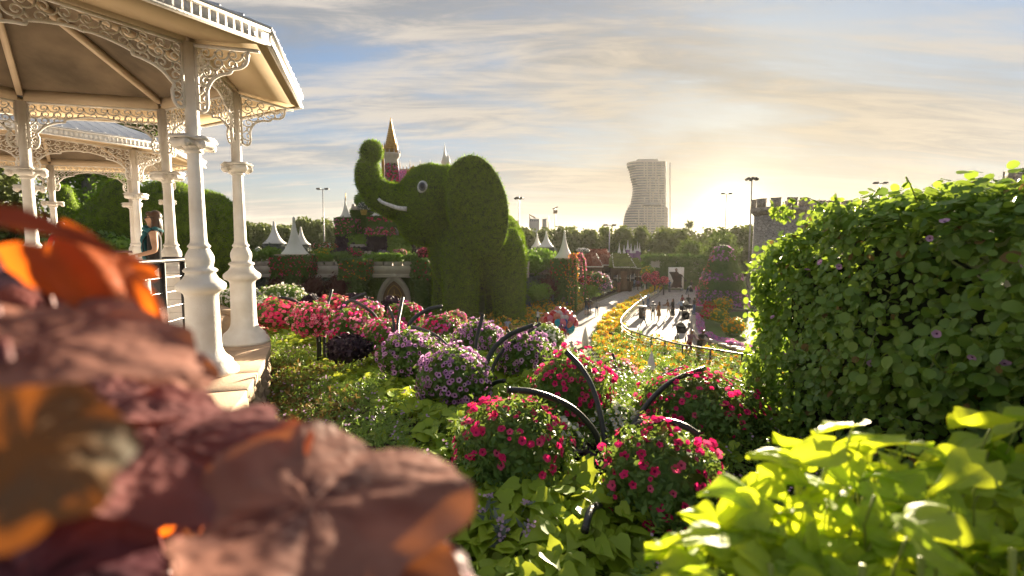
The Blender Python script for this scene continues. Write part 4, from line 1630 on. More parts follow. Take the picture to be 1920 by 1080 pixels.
# right end of the wall, farther away
cw2 = thing('castle_wall', 'short stretch of pale castle wall with creepers right of the elephant', 'wall', (W(1015, 560, 57).x, 57, 0))
pbox(985, 1046, 515, 575, 57, 1.0, M_turfwall, 'wall_body', cw2)
pbox(985, 1046, 511, 515, 56.7, 1.4, M_parapet, 'cornice', cw2)
pbox(985, 1046, 501, 511, 57, .7, M_parapet, 'parapet', cw2)
u = 987
while u < 1044:
    pbox(u, u + 7, 497, 501, 57, .6, M_parapet, 'merlon', cw2)
    u += 10
c, s = px(986, 1045, 516, 574, 56.95, .1)
n = 3200
p = np.c_[c[0] + rng.uniform(-.5, .5, n) * s[0], np.full(n, 56.93), c[2] + rng.uniform(-.5, .5, n) * s[2]]
Leaves().add(QUAD, p, unit(n), unit(n) * .7 + np.array((0, -1, 0)), .36 * rng.uniform(.6, 1.3, n)).obj('wall_leaves', M_greyleaf, cw2)
for k, (u, v, rr, dz_) in enumerate(((1003, 496, 1.3, 0), (1030, 494, 1.1, 0), (1018, 486, 1.5, 0), (995, 482, 1.2, 0))):
    bush('creeper', 'lime creeper on the short wall right of the elephant, ' + ('lower one on the left', 'lower one on the right', 'upper one in the middle', 'upper one touching the elephant')[k], 'creeper', W(u, v, 56.5 + k), (rr, .7, rr * .72), M_ivylime, (), 800, .28, QUAD, group='creepers over the short wall', lump=.3)
bush('shrub', 'dark red cordyline shrub at the foot of the short wall', 'shrub', W(1027, 537, 54), (1.0, .8, 1.2), M_redleaf, (), 700, .35, NARROW, lump=.3)
bush('shrub', 'broad green shrub at the foot of the short wall', 'shrub', W(1008, 548, 53), (1.5, 1, 1.1), M_ivylime, (), 1100, .35, NARROW, lump=.3)
bush('shrub', 'dark red shrub at the foot of the grey green wall, first from the columns', 'shrub', W(520, 533, 51), (.9, .8, .95), M_redleaf, (), 700, .32, NARROW, lump=.3)
bush('shrub', 'dark red shrub left of the dark gothic gate', 'shrub', W(588, 538, 51), (1.4, .8, 1.2), M_redleaf, (), 900, .36, NARROW, lump=.3)
bush('shrub', 'dark red shrub right of the dark gothic gate', 'shrub', W(634, 538, 51), (1.1, .8, 1.2), M_redleaf, (), 800, .36, NARROW, lump=.3)
gg = thing('gothic_gate', 'small gilded gothic gate between two dark red shrubs', 'gate', (W(614, 560, 51.5).x, 51.5, 0))
gx = W(614, 560, 51.5).x
zb_ = W(614, 570, 51.5).z
P = gothic(.98, W(614, 533, 51.5).z - zb_)
MB().add([(gx + x, 51.56, zb_ + z) for x, z in P], [tuple(range(len(P)))[::-1]]).box((gx, 51.56, zb_ / 2), (.98, .1, zb_)).obj('gate_leaf', M_eyed, gg)
mb = MB().tube([(gx + x, 51.48, zb_ + z) for x, z in P], .06, 6)
for s in (-.22, .22):
    mb.tube([(gx + s + x * .42, 51.48, zb_ + z * .8) for x, z in P], .04, 5)
mb.obj('gate_tracery', M_gold, gg)

# ---------------------------------------------------------------- far buildings
M_conc = mat('tower_concrete', (.46, .44, .43), .7, c2=(.38, .36, .35), ns=.1)
M_tglass = mat('tower_glass', (.16, .19, .23), .2, c2=(.10, .12, .15), ns=.2, spec=.6)
M_roofred = mat('red_flower_roof', (.24, .065, .035), .85, c2=(.17, .045, .025), ns=1.5, bump=.8, bs=6)
M_thatch = mat('lime_turf_roof', (.17, .20, .035), .9, c2=(.11, .13, .03), ns=1, bump=.7, bs=6)
M_wood = mat('brown_timber', (.13, .085, .05), .8, c2=(.09, .06, .035), ns=2)
M_galv = mat('galvanised_pole', (.34, .34, .35), .45, metal=.5)

DT = 380.0
tw = thing('tower_block', 'tall pale curved tower block under construction left of the low sun, its left side shaped in for the glare', 'building', (W(1215, 430, DT).x, DT, 0))
prof = [(296, 1186), (305, 1179), (318, 1185), (331, 1187), (345, 1191), (356, 1192), (370, 1189), (380, 1187), (386, 1183), (400, 1176), (416, 1173), (480, 1170)]  # left edge drawn in where sun glare swallows the outline
pv, pu = [p[0] for p in prof], [p[1] for p in prof]
slabm = {}
v = 303.0
fl = 0
glz = MB()
fins = MB()
while v < 470:
    lo = v > 384
    uL = float(np.interp(v, pv, pu)); uR = 1254 if not lo else 1257.5
    z0 = W(1200, v, DT).z
    a, b_ = W(uL, v, DT).x, W(uR, v, DT).x
    c_ = W(1247, v, DT).x
    # plan: front face, corner, receding right flank, round left end
    arc = [(a + 6 - 6 * math.sin(t), DT + 8 - 8 * math.cos(t)) for t in np.linspace(0, 2.2, 7)]
    P = [(c_, DT)] + arc + [(a + 7, DT + 22), (b_, DT + 22), (b_, DT + 7)]
    cx_, cy_ = sum(p[0] for p in P) / len(P), sum(p[1] for p in P) / len(P)
    MB().prism([(cx_ + (x - cx_) * 1.012, cy_ + (y - cy_) * 1.02) for x, y in P][::-1], z0 - .45, z0 + .35).obj('floor_slab', M_conc, tw)
    glz.prism([(cx_ + (x - cx_) * .975, cy_ + (y - cy_) * .96) for x, y in P][::-1], z0 - 1.88, z0 - .45)
    n_ = int((c_ - a - 5.5) / 2.1)
    for k in range(n_):
        xx = c_ - .4 - k * 2.1
        if (k + (fl // 6)) % 3 != 2:
            fins.box((xx, DT + .35, z0 - 1.15), (.8, .5, 1.38))
    for k in range(5):
        fins.box((b_ - .25 - (b_ - c_) * (1 - k / 4) * .95, DT + .6 + 6 * k / 4, z0 - 1.15), (.55, .55, 1.38))
    v += 4.75
    fl += 1
glz.obj('glazing', M_tglass, tw)
tag(fins.obj('facade_panels', M_conc, tw), kind='stuff')
pbox(1196, 1234, 298, 303, DT + 5, 9, M_conc, 'roof_plant_room', tw)
pbox(1206, 1240, 380, 386, DT - 1.2, 3, M_tglass, 'refuge_floor', tw)
MB().tube([W(1256.5, 430, DT + 6), W(1256.5, 306, DT + 6)], .35, 5).obj('hoist_mast', M_galv, tw)


def block(label, parts, D, name='distant_building'):
    t = thing(name, label, 'building', (W(parts[0][0], 440, D).x, D, 0))
    for k, (u0, u1, v0, v1) in enumerate(parts):
        c, s = px(u0, u1, v0, 470, D + k * 3, 12)
        MB().box(c, s).obj('wall', M_conc, t)
        for j in range(int((u1 - u0) / 4)):
            cc, ss = px(u0 + 1 + j * 4, u0 + 3 + j * 4, v0 + 2, v0 + 5, D + k * 3 - .15, .2)
            MB().box(cc, ss).obj('window', M_tglass, t)
    return t


t = block('hazy rooftops with a small crane above the trees behind the elephant', [(993, 1011, 410, 440), (1018, 1025, 410, 440), (962, 972, 413, 440)], 260)
MB().tube([W(994, 411, 262), W(992, 402, 262), W(1004, 409, 262)], .35, 5).obj('crane_arm', M_wood, t)
MB().tube([W(1028, 440, 262), W(1028, 406, 262)], .25, 5).obj('mast', M_galv, t)
block('flat pale roof over the wood to the right of the tower block', [(1258, 1286, 428, 440)], 300)
t = thing('crane', 'thin hazy hoist mast standing alone above the trees', 'crane', (W(1041, 440, 280).x, 280, 0))
mb = MB().tube([(W(1041, 440, 280).x, 280, 0), W(1041, 391, 280)], .3, 5)
mb.obj('mast', M_galv, t)
pbox(1038, 1045, 394, 400, 279.5, 2, M_wood, 'cab', t)
MB().tube([W(1036, 392, 280), W(1046, 388, 280)], .3, 5).obj('jib', M_wood, t)
t = thing('palm_tree', 'small dark palm over the wood right of the tower block', 'tree', (W(1293, 430, 170).x, 170, 0))
MB().tube([(W(1293, 430, 170).x, 170, 0), W(1292, 422, 170)], [.3, .2], 6).obj('trunk', M_bark, t)
L = Leaves()
c = W(1293, 421, 170)
L.add(NARROW, np.tile(np.array(c), (70, 1)), unit(70, .2), unit(70, .8), 1.9 * rng.uniform(.7, 1.2, 70))
L.obj('fronds', M_tree, t)

# lamp posts
def lamp(u, vt, D, label, kind):
    x = W(u, vt, D).x
    z0, z1 = ground_z(x, D), W(u, vt, D).z
    t = thing('lamp_post', label, 'lamp post', (x, D, z0))
    MB().tube([(x, D, z0), (x, D, (z0 + z1) / 2), (x, D, z1)], [.17, .13, .09], 8).obj('pole', M_galv, t, True)
    if kind == 'bar':
        MB().box((x, D, z1), (1.9, .12, .12)).obj('crossbar', M_galv, t)
        for k in (-.8, .8):
            MB().box((x + k, D - .1, z1 + .08), (.75, .5, .18), Matrix.Rotation(R(-18), 3, 'X')).obj('floodlight', M_black, t)
    else:
        MB().lathe([(.5, -.06), (.55, 0), (.5, .06)], (x, D, z1), 12).obj('ring', M_black, t)
        for k in range(6):
            a = k * math.pi / 3 + .3
            MB().box((x + .75 * math.cos(a), D + .75 * math.sin(a), z1 + .05), (.5, .45, .28), Matrix.Rotation(a, 3, 'Z') @ Matrix.Rotation(R(35), 3, 'Y')).obj('floodlight', M_black, t)


lamp(605, 355, 100, 'tall lamp post with two floodlights, left of the elephant', 'bar')
lamp(973, 372, 104, 'tall lamp post with a round head, just right of the elephant', 'ring')
lamp(1362, 364, 110, 'tall lamp post with a crossbar, standing before the sun', 'bar')
lamp(1410, 336, 80, 'nearest and tallest lamp post, beside the round stone turret', 'ring')
lamp(1650, 344, 88, 'lamp post showing above the ivy hedge on the right', 'bar')
lamp(1143, 423, 95, 'faint lamp post in the haze over the red roofs', 'bar')

# ---------------------------------------------------------------- stone castle on the right
M_cst = bpy.data.materials.new('grey_castle_stone')
M_cst.use_nodes = True
_N, _L = M_cst.node_tree.nodes, M_cst.node_tree.links
_b = _N['Principled BSDF']
_v = _N.new('ShaderNodeTexVoronoi'); _v.feature = 'DISTANCE_TO_EDGE'; _v.inputs['Scale'].default_value = 2.6
_v2 = _N.new('ShaderNodeTexVoronoi'); _v2.inputs['Scale'].default_value = 2.6
_g = _N.new('ShaderNodeNewGeometry')
_mp = _N.new('ShaderNodeMapping'); _mp.inputs['Scale'].default_value = (1, 1, 1.5)
_L.new(_g.outputs['Position'], _mp.inputs[0])
_L.new(_mp.outputs[0], _v.inputs['Vector']); _L.new(_mp.outputs[0], _v2.inputs['Vector'])
_r = _N.new('ShaderNodeMapRange'); _r.inputs[1].default_value = 0; _r.inputs[2].default_value = .07
_L.new(_v.outputs['Distance'], _r.inputs[0])
_m = _N.new('ShaderNodeMix'); _m.data_type = 'RGBA'
_m.inputs[6].default_value = (.13, .115, .10, 1)
_hs = _N.new('ShaderNodeMix'); _hs.data_type = 'RGBA'
_hs.inputs[6].default_value = (.50, .45, .40, 1); _hs.inputs[7].default_value = (.33, .30, .27, 1)
_sp = _N.new('ShaderNodeSeparateColor'); _L.new(_v2.outputs['Color'], _sp.inputs[0]); _L.new(_sp.outputs[0], _hs.inputs[0])
_L.new(_hs.outputs[2], _m.inputs[7]); _L.new(_r.outputs[0], _m.inputs[0])
_L.new(_m.outputs[2], _b.inputs['Base Color'])
_bp = _N.new('ShaderNodeBump'); _bp.inputs['Strength'].default_value = .8; _bp.inputs['Distance'].default_value = .06
_L.new(_r.outputs[0], _bp.inputs['Height']); _L.new(_bp.outputs[0], _b.inputs['Normal'])
_b.inputs['Roughness'].default_value = .9


def turret(label, u, hw, vtop, vcor, D, n=11):
    y = D + hw * WS(D)
    x = W(u, vcor, D).x * y / D
    r = hw * WS(D) * .90
    t = thing('castle_turret', label, 'tower', (x, y, ground_z(x, y)))
    z = lambda v: W(u, v, D).z
    MB().lathe([(r * 1.02, 0), (r, 1), (r * .97, z(vcor + 10))], (x, y, 0), 32).obj('turret_wall', M_cst, t, True)
    MB().lathe([(r * .96, z(vcor + 10)), (r * 1.05, z(vcor + 5)), (r * 1.11, z(vcor + 3)), (r * 1.11, z(vcor - 6)), (r * .98, z(vcor - 6)), (r * .98, z(vcor + 2))], (x, y, 0), 32).obj('corbel_ring', M_cst, t)
    mz0, mz1 = z(vcor - 5.8), z(vtop)
    for k in range(n):
        a = 2 * math.pi * (k + .2) / n
        M = Matrix.Rotation(a, 3, 'Z')
        wd = 2 * math.pi * r * 1.05 / n
        mb = MB().box(Vector((x + r * 1.045 * math.cos(a), y + r * 1.045 * math.sin(a), (mz0 + mz1) / 2)), (.13 * r, wd * .60, mz1 - mz0), M)
        mb.box(Vector((x + r * 1.045 * math.cos(a), y + r * 1.045 * math.sin(a), mz1 + .06)), (.15 * r, wd * .66, .12), M)
        mb.obj('merlon', M_cst, t)


turret('round crenellated stone turret at the left end of the stone castle', 1461, 51, 372, 392, 50)
turret('taller stone tower cut by the right edge of the picture', 1950, 52, 312, 334, 46, 9)
t = thing('castle_rampart', 'grey stone rampart with battlements showing over the ivy hedge', 'wall', (W(1700, 400, 58).x, 58, 0))
pbox(1490, 1930, 389, 500, 56, 1.2, M_cst, 'rampart_wall', t)
u = 1524
k = 0
while u < 1900:
    w_ = 24 if k % 2 == 0 else 15
    pbox(u, u + w_, 377, 389, 55.9, .9, M_cst, 'merlon', t)
    pbox(u - 1, u + w_ + 1, 375.5, 377, 55.85, 1.0, M_cst, 'merlon_cap', t)
    u += w_ + 11
    k += 1

# ---------------------------------------------------------------- flower roofed houses
def gable_house(label, u0, u1, vr, ve, vb, D, dep, m, lean=.18, trim=True):
    a, b_ = W(u0, ve, D).x, W(u1, ve, D).x
    zr, ze, zb = W(u0, vr, D).z, W(u0, ve, D).z, max(0.0, W(u0, vb, D).z)
    t = thing('flower_roofed_house', label, 'house', ((a + b_) / 2, D, 0), 'houses with planted roofs')
    MB().box(((a + b_) / 2, D + dep / 2, ze / 2), (b_ - a - .8, dep - .8, ze)).obj('wall', M_wood, t)
    s = (b_ - a) * lean
    mb = MB()
    V = [(a, D - .3, ze), (b_, D - .3, ze), (b_ - s, D + dep / 2, zr), (a + s, D + dep / 2, zr), (a, D + dep, ze), (b_, D + dep, ze)]
    V2 = [(x, y, z - .18) for x, y, z in V]
    mb.add(V + V2, [(0, 1, 2, 3), (5, 4, 3, 2), (0, 3, 4), (1, 5, 2), (6, 9, 8, 7), (0, 6, 7, 1), (0, 4, 10, 6), (1, 7, 11, 5)])
    mb.obj('roof', m, t)
    n = 1300
    s_, t_ = rng.random(n)[:, None], rng.random(n)[:, None]
    P = [np.array(v) for v in V]
    p = (P[0] * (1 - s_) + P[1] * s_) * (1 - t_) + (P[3] * (1 - s_) + P[2] * s_) * t_ + np.array((0, 0, .05))
    Leaves().add(QUAD, p, unit(n), unit(n) * .6 + np.array((0, -.6, .8)), .26 * rng.uniform(.6, 1.3, n)).obj('roof_plants', [m], t)
    if trim:
        MB().tube([V[1], V[2]], .09, 5).tube([V[5], V[2]], .09, 5).tube([V[0], V[1]], .08, 5).tube([V[0], V[3]], .08, 5).obj('bargeboard', M_tent, t)
    # porch posts and openings
    k = a + .8
    while k < b_ - .5:
        MB().box((k, D - .1, ze / 2), (.16, .16, ze)).obj('post', M_wood, t)
        k += 1.6
    MB().box(((a + b_) / 2, D + .36, ze * .42), ((b_ - a) * .3, .1, ze * .84)).obj('door', M_door, t)
    for q_ in (.2, .8):
        f = MB().box((a + (b_ - a) * q_, D + .37, ze * .55), (1.1, .1, .9)).obj('window', M_glass, t)
        MB().box((a + (b_ - a) * q_, D + .30, ze * .55), (1.2, .06, .08)).box((a + (b_ - a) * q_, D + .30, ze * .55), (.08, .06, 1.0)).obj('window_bars', M_tent, f)
    return t


gable_house('low house with a dark red flower roof and white trim, nearest the castle wall', 1080, 1130, 477, 500, 545, 72, 7, M_roofred, .1)
gable_house('taller house with a steep dark red flower roof behind the low one', 1100, 1154, 468, 497, 545, 80, 8, M_roofred, .16)
gable_house('house with a yellow green turf roof and white bargeboards', 1150, 1192, 477, 501, 545, 76, 7, M_thatch, .14)
gable_house('far little house with a turf roof at the end of the path', 1186, 1208, 486, 503, 540, 84, 6, M_thatch, .2)
t = thing('little_castle', 'far purple flower castle with a cluster of small white cones', 'castle', (W(1180, 475, 104).x, 104, 0))
for u, vt, vb, hw in ((1161, 455, 475, 4.2), (1170, 459, 474, 3.4), (1177, 450, 468, 4), (1183, 456, 474, 4), (1190, 459, 474, 4.4), (1195, 452, 470, 3.2), (1199, 455, 472, 3.2)):
    tent(t, u, vt, vb, hw, 104 + (u % 3))
    c = W(u, vb, 104 + (u % 3))
    MB().lathe([(hw * .9 * WS(104), -c.z), (hw * .9 * WS(104), 0)], c, 10).obj('drum_wall', M_mauvewall if 'M_mauvewall' in globals() else P_mauve, t)
pbox(1157, 1203, 472, 530, 106, 5, M_ivy, 'planted_wall', t)
bush('white_flower_canopy', 'white flowering umbrella shaped bush over the red roofs', 'bush', W(1093, 470, 70), (.85, .8, .35), M_greyleaf, (P_white,), 300, .2, QUAD, 260, .2)
# flower arch by the tower right of the elephant
for k, (u0, u1, vt, D, lab) in enumerate(((1068, 1080, 478, 53, 'narrow arch of orange flowers leaning on the planted tower'), (1078, 1097, 478, 58, 'pink flower arch behind the arch of orange flowers'))):
    a, b_, zt = W(u0, 530, D).x, W(u1, 530, D).x, W(u0, vt, D).z
    t = thing('flower_arch', lab, 'arch', ((a + b_) / 2, D, 0))
    P = smooth([(a, D, .0), (a, D, zt * .55), (a + (b_ - a) * .2, D, zt * .92), ((a + b_) / 2, D, zt), (a + (b_ - a) * .8, D, zt * .9), (b_, D, zt * .55), (b_, D, 0)], 6)
    MB().tube(P, .16, 7).obj('frame', M_ivy, t)
    A = np.array(P)[rng.integers(0, len(P), 700)] + rng.normal(size=(700, 3)) * .13
    Leaves().add(BLOB, A, unit(700), unit(700) + np.array((0, -.5, 0)), .17 * rng.uniform(.6, 1.3, 700), rng.integers(0, 3, 700)).obj('blossoms', [P_coral, M_ivy, P_orange if k == 0 else P_pink], t)

# ---------------------------------------------------------------- ivy wall, poster, red flower balls
t = thing('ivy_wall', 'white wall overgrown with ivy at the end of the plaza', 'wall', (W(1265, 545, 80).x, 80, 0))
pbox(1214, 1325, 486, 546, 80, .5, M_tent, 'wall_body', t)
n = 5200
u_ = rng.uniform(1206, 1325, n); v_ = rng.uniform(480, 546, n)
keep = ~(((u_ > 1216) & (u_ < 1238) & (v_ > 487) & (v_ < 512 - (u_ - 1216) * .5)) | ((u_ > 1298) & (u_ < 1322) & (v_ > 489) & (v_ < 511) & (np.sin(u_ * 1.1) > -.45)))
P = np.array([W(a, b_, 79.8) for a, b_ in zip(u_[keep], v_[keep])])
P[:, 1] -= rng.uniform(0, .5, len(P))
L = Leaves().add(QUAD, P, unit(len(P), -.4), unit(len(P)) * .7 + np.array((0, -1, 0)), .42 * rng.uniform(.6, 1.3, len(P)))
p = np.c_[rng.uniform(W(1206, 480, 80).x, W(1300, 480, 80).x, 900), rng.uniform(79.7, 81.5, 900), rng.normal(W(1206, 482, 80).z, .2, 900)]
L.add(QUAD, p, unit(900), unit(900) + np.array((0, 0, 1)), .42 * rng.uniform(.6, 1.3, 900))
L.obj('ivy', M_ivy, t)

t = thing('poster_board', 'white poster board with a dark robed figure, arms spread, at the end of the plaza', 'poster', (W(1267, 544, 76).x, 76, 0))
cx_, hw_ = W(1267.5, 520, 76).x, 14.5 * WS(76)
zt, zb = W(1267, 501, 76).z, W(1267, 541, 76).z
MB().box((cx_, 76, (zt + zb) / 2), (2 * hw_, .12, zt - zb)).obj('board', M_white, t)
for s in (-1, 1):
    MB().box((cx_ + s * hw_ * .8, 76.1, zb / 2 + .1), (.12, .12, zb + .2)).obj('post', M_galv, t)
M_print = mat('dark_print', (.035, .022, .02), .8, c2=(.10, .05, .04), ns=3)
M_face = mat('face_print', (.42, .25, .17), .8)
S = zt - zb
pp = lambda pts: [(cx_ + x * S, 75.93, zb + z * S) for x, z in pts]
fig = [(-.26, .03), (-.20, .16), (-.15, .30), (-.10, .44), (-.07, .56), (-.09, .66), (-.16, .65), (-.24, .70), (-.31, .78), (-.335, .76), (-.27, .66), (-.18, .60), (-.12, .58), (-.13, .70), (-.08, .775), (-.035, .80), (-.055, .86), (-.05, .93), (0, .965), (.05, .93), (.055, .86), (.035, .80), (.08, .775), (.13, .71), (.13, .60), (.20, .62), (.27, .58), (.33, .50), (.35, .52), (.29, .63), (.20, .69), (.11, .68), (.07, .56), (.11, .46), (.18, .34), (.22, .20), (.30, .08), (.26, .03), (.12, .07), (.02, .02), (-.10, .06)]
bm = bmesh.new()
f = bm.faces.new([bm.verts.new(v) for v in pp(fig)])
bmesh.ops.triangulate(bm, faces=[f])
me = bpy.data.meshes.new('printed_figure'); bm.to_mesh(me); bm.free(); me.materials.append(M_print)
link('printed_figure', me, t)
MB().add([(cx_ + .028 * S * math.cos(a), 75.925, zb + S * (.895 + .038 * math.sin(a))) for a in np.linspace(0, 6.283, 13)[:-1]], [tuple(range(12))]).obj('printed_face', M_face, t)
for k, (u, v, r_) in enumerate(((1213, 521, 9.5), (1229, 516, 7), (1228, 526, 8), (1245, 526, 7.5))):
    D = (71, 73, 70, 71)[k]
    c = W(u, v, D)
    lab = ('largest coral flower ball left of the poster board, on the far left of its set', 'highest coral flower ball, behind two others by the poster board', 'coral flower ball in the front middle of the set by the poster board', 'coral flower ball closest to the poster board')[k]
    t = bush('flower_ball', lab, 'flower ball', c, (r_ * WS(D),) * 3, M_redleaf, (P_coral, P_red, P_hot), 300, .18, QUAD, 420, .17, 'coral flower balls by the poster board', fup=-2)
    MB().tube([(c.x, c.y, 0), (c.x, c.y, c.z)], .09, 6).obj('stem', M_black, t)

# purple flower cone tree
D = 57.0
c0 = W(1352, 560, D)
t = thing('flower_cone', 'tall cone of purple flowers with dark green bands, right of the plaza', 'flower cone', (c0.x, D, 0))
k_ = WS(D)
vv = [560, 545, 530, 515, 500, 485, 475, 466, 460]
rr = [43, 41, 38.5, 34, 28, 22, 19, 16.5, 7]
zz = [W(1352, v, D).z for v in vv]
prof = [(r_ * k_ * .93, z_) for r_, z_ in zip(rr, zz)]
MB().lathe([(prof[0][0], 0)] + prof, (c0.x, D, 0), 20).obj('core', M_ivy, t, True)
n = 5200
z_ = rng.uniform(.2, zz[-1], n) if False else zz[-1] - (zz[-1] - .3) * np.sqrt(rng.random(n))
a = rng.uniform(0, 6.283, n)
r_ = np.interp(z_, zz, np.array(rr) * k_) * rng.uniform(.93, 1.06, n)
p = np.c_[c0.x + r_ * np.cos(a), D + r_ * np.sin(a), z_]
nr = np.c_[np.cos(a), np.sin(a), np.full(n, .35)]
h_ = (z_ - zz[0]) / (zz[-1] - zz[0])
pur = ((h_ > .72) | ((h_ > .34) & (h_ < .50)) | (h_ < .18)) & (rng.random(n) < .42)
rimlit = (~pur) & (np.cos(a) < -.85) & (rng.random(n) < .3)  # coral blossoms paint a sunlit rim on the left edge
mi = np.where(pur, np.where((rng.random(n) < .6) & (h_ < .72), 1, 2), np.where(rimlit, 3, 0))
Leaves().add(BLOB, p, unit(n), nr + unit(n) * .5, .30 * rng.uniform(.6, 1.25, n), mi).obj('blossoms', [M_ivy, P_mauve, P_lilac, P_coral], t)

# ---------------------------------------------------------------- flower beds (nobody could count the flowers)
def flowerbed(name, label, poly, nleaf, nfl, hgt, petals, leafm=M_bedleaf, ls=.2, fs=.14, dz=.1, ftm=None, eye=None, cat='flower bed', tm=NARROW, group=None):
    P = sample(poly, nleaf)
    z = pz(P) + dz
    clump = .65 + .35 * np.sin(P[:, 0] * 2.1) * np.sin(P[:, 1] * 1.7 + 1)
    h = hgt * clump * rng.uniform(.15, 1, nleaf) ** .6
    L = Leaves()
    L.add(tm, np.c_[P, z + h], unit(nleaf, .9), unit(nleaf, .6), ls * rng.uniform(.6, 1.3, nleaf), len(petals) + (1 if eye else 0))
    P = sample(poly, nfl)
    clump = .65 + .35 * np.sin(P[:, 0] * 2.1) * np.sin(P[:, 1] * 1.7 + 1)
    p = np.c_[P, pz(P) + dz + hgt * clump * rng.uniform(.85, 1.12, nfl)]
    nr = unit(nfl) * .6 + np.array((-.1, -.55, .75))
    k = rng.integers(0, len(petals), nfl)
    for j in range(len(petals)):
        m = k == j
        T = low_flower((j, len(petals) if eye else j), 8, .38) if ftm is None else ftm
        L.add(T, p[m], unit(int(m.sum())), nr[m], fs * rng.uniform(.75, 1.2, int(m.sum())), None if ftm is None else j)
    t = L.obj(name, list(petals) + ([eye] if eye else []) + [leafm])
    tag(t, label, cat, group, 'stuff')
    return t


ybed = Gp([(1243, 541), (1234, 551), (1207, 567), (1188, 583), (1171, 601), (1166, 613), (1181, 629), (1210, 640), (1245, 650), (1275, 659), (1330, 668), (1400, 680), (1500, 700), (1500, 728), (1300, 728), (1200, 722), (1150, 705), (1112, 668), (1108, 640), (1132, 598), (1172, 571), (1207, 552), (1232, 538)], .08)
sheet('bed_soil', ybed, .07, M_soil)
far_ = [p for p in Gp([(1243, 541), (1234, 551), (1207, 567), (1188, 583), (1171, 601), (1166, 613), (1150, 632), (1118, 624), (1132, 598), (1172, 571), (1207, 552), (1232, 538)], .08)]
flowerbed('yellow_flower_bed', 'dense strip of yellow flowers between the path and the plaza railing', far_, 8500, 2900, .62, [P_yellow, P_orange, P_yellow], ls=.22, fs=.17, leafm=M_bedlime)
near_ = Gp([(1150, 632), (1166, 613), (1181, 629), (1210, 640), (1245, 650), (1275, 660), (1330, 668), (1400, 680), (1500, 700), (1500, 730), (1300, 730), (1215, 722), (1160, 680)], .08)
flowerbed('orange_flower_bed', 'yellow and orange daisies with dark eyes in front of the plaza railing', near_, 15000, 700, .72, [P_yellow, P_orange], ls=.19, fs=.17, eye=P_brown)
mid_ = Gp([(1110, 640), (1128, 606), (1142, 640), (1172, 668), (1212, 692), (1200, 722), (1150, 705), (1114, 668)], .08)
flowerbed('yellow_flower_bed', 'yellow flowers with dark eyes left of the curved kerb, by the big white cone', mid_, 6000, 520, .6, [P_yellow, P_orange], ls=.19, fs=.16, eye=P_brown)
mag_ = Gp([(1124, 625), (1133, 622), (1158, 655), (1186, 668), (1180, 676), (1150, 662)], .08)
flowerbed('magenta_flower_row', 'curved row of magenta flowers along the garden kerb', mag_, 900, 700, .3, [P_magenta, P_mauve, P_hot], ls=.14, fs=.13)
kb = thing('garden_kerb', 'curved stone kerb between the yellow beds below the plaza', 'kerb', (*Gp([(1150, 640)])[0], .4))
kp = Gp(smooth([(1131, 604), (1133, 620), (1147, 645), (1175, 668), (1215, 692), (1250, 706)], 5))
mk = None
for i in range(len(kp) - 1):
    a, b_ = Vector(kp[i]), Vector(kp[i + 1])
    n_ = max(1, int((b_ - a).length / .5))
    for j in range(n_):
        p0, p1 = a.lerp(b_, j / n_), a.lerp(b_, (j + .96) / n_)
        c = (p0 + p1) / 2
        MB().box((c.x, c.y, plaza_z(c.x, c.y) + .1), ((p1 - p0).length, .16, .3), Matrix.Rotation(math.atan2((p1 - p0).y, (p1 - p0).x), 3, 'Z')).obj('kerb_stone', M_kerb, kb)
lp = Gp([(1078, 640), (1096, 640), (1114, 668), (1150, 705), (1200, 722), (1200, 740), (1110, 740), (1086, 690)], .05)
sheet('lawn', lp, .05, M_lawn)
lkp = Gp(smooth([(1074, 640), (1080, 664), (1090, 690), (1110, 720)], 4))
kb2 = thing('garden_kerb', 'short curved kerb on the edge of the sunlit path by the lawn', 'kerb', (*lkp[3], .4))
for a, b_ in zip(lkp, lkp[1:]):
    a, b_ = Vector(a), Vector(b_)
    c = (a + b_) / 2
    MB().box((c.x, c.y, plaza_z(c.x, c.y) + .07), ((b_ - a).length * .96, .16, .26), Matrix.Rotation(math.atan2((b_ - a).y, (b_ - a).x), 3, 'Z')).obj('kerb_stone', M_kerb, kb2)
# strip left of the path
left_ = Gp([(872, 618), (950, 588), (1050, 562), (1110, 542), (1160, 527), (1200, 519), (1212, 523), (1180, 536), (1150, 549), (1110, 565), (1082, 581), (1062, 600), (1000, 612), (950, 628), (885, 640)], .05)
sheet('bed_soil', left_, .05, M_soil)
flowerbed('orange_flower_strip', 'long strip of yellow and orange flowers along the far side of the path, by the elephant', left_, 14000, 2600, .95, [P_yellow, P_orange, P_orange], ls=.26, fs=.20)
back_ = Gp([(985, 575), (1050, 552), (1120, 530), (1160, 521), (1150, 514), (1100, 520), (1040, 540), (985, 560)], .05)
flowerbed('shrub_border', 'green shrub border with pink and orange flowers behind the long flower strip', back_, 9000, 900, 1.5, [P_coral, P_mauve, P_orange], ls=.36, fs=.22, leafm=M_ivylime)
for k, (u, v, r_, lm, fl_, lab) in enumerate(((1118, 527, 1.4, M_ivy, (P_mauve, P_coral), 'mauve flowering bush beside the far path'), (1102, 528, 1.0, M_redleaf, (P_red,), 'dark red bush beside the far path'), (1130, 535, 1.1, M_greyleaf, (P_lilac,), 'pale lilac bush at the path edge near the walkers'), (1105, 540, 1.5, M_ivylime, (), 'round lime bush at the path edge'), (1215, 510, 1.0, M_ivylime, (P_yellow,), 'yellow green bush before the ivy wall'))):
    D = 60 if k < 4 else 74
    bush('border_bush', lab, 'bush', W(u, v, D), (r_, r_ * .8, r_ * .75), lm, fl_, 700, .28, QUAD, 220 if fl_ else 0, .2)

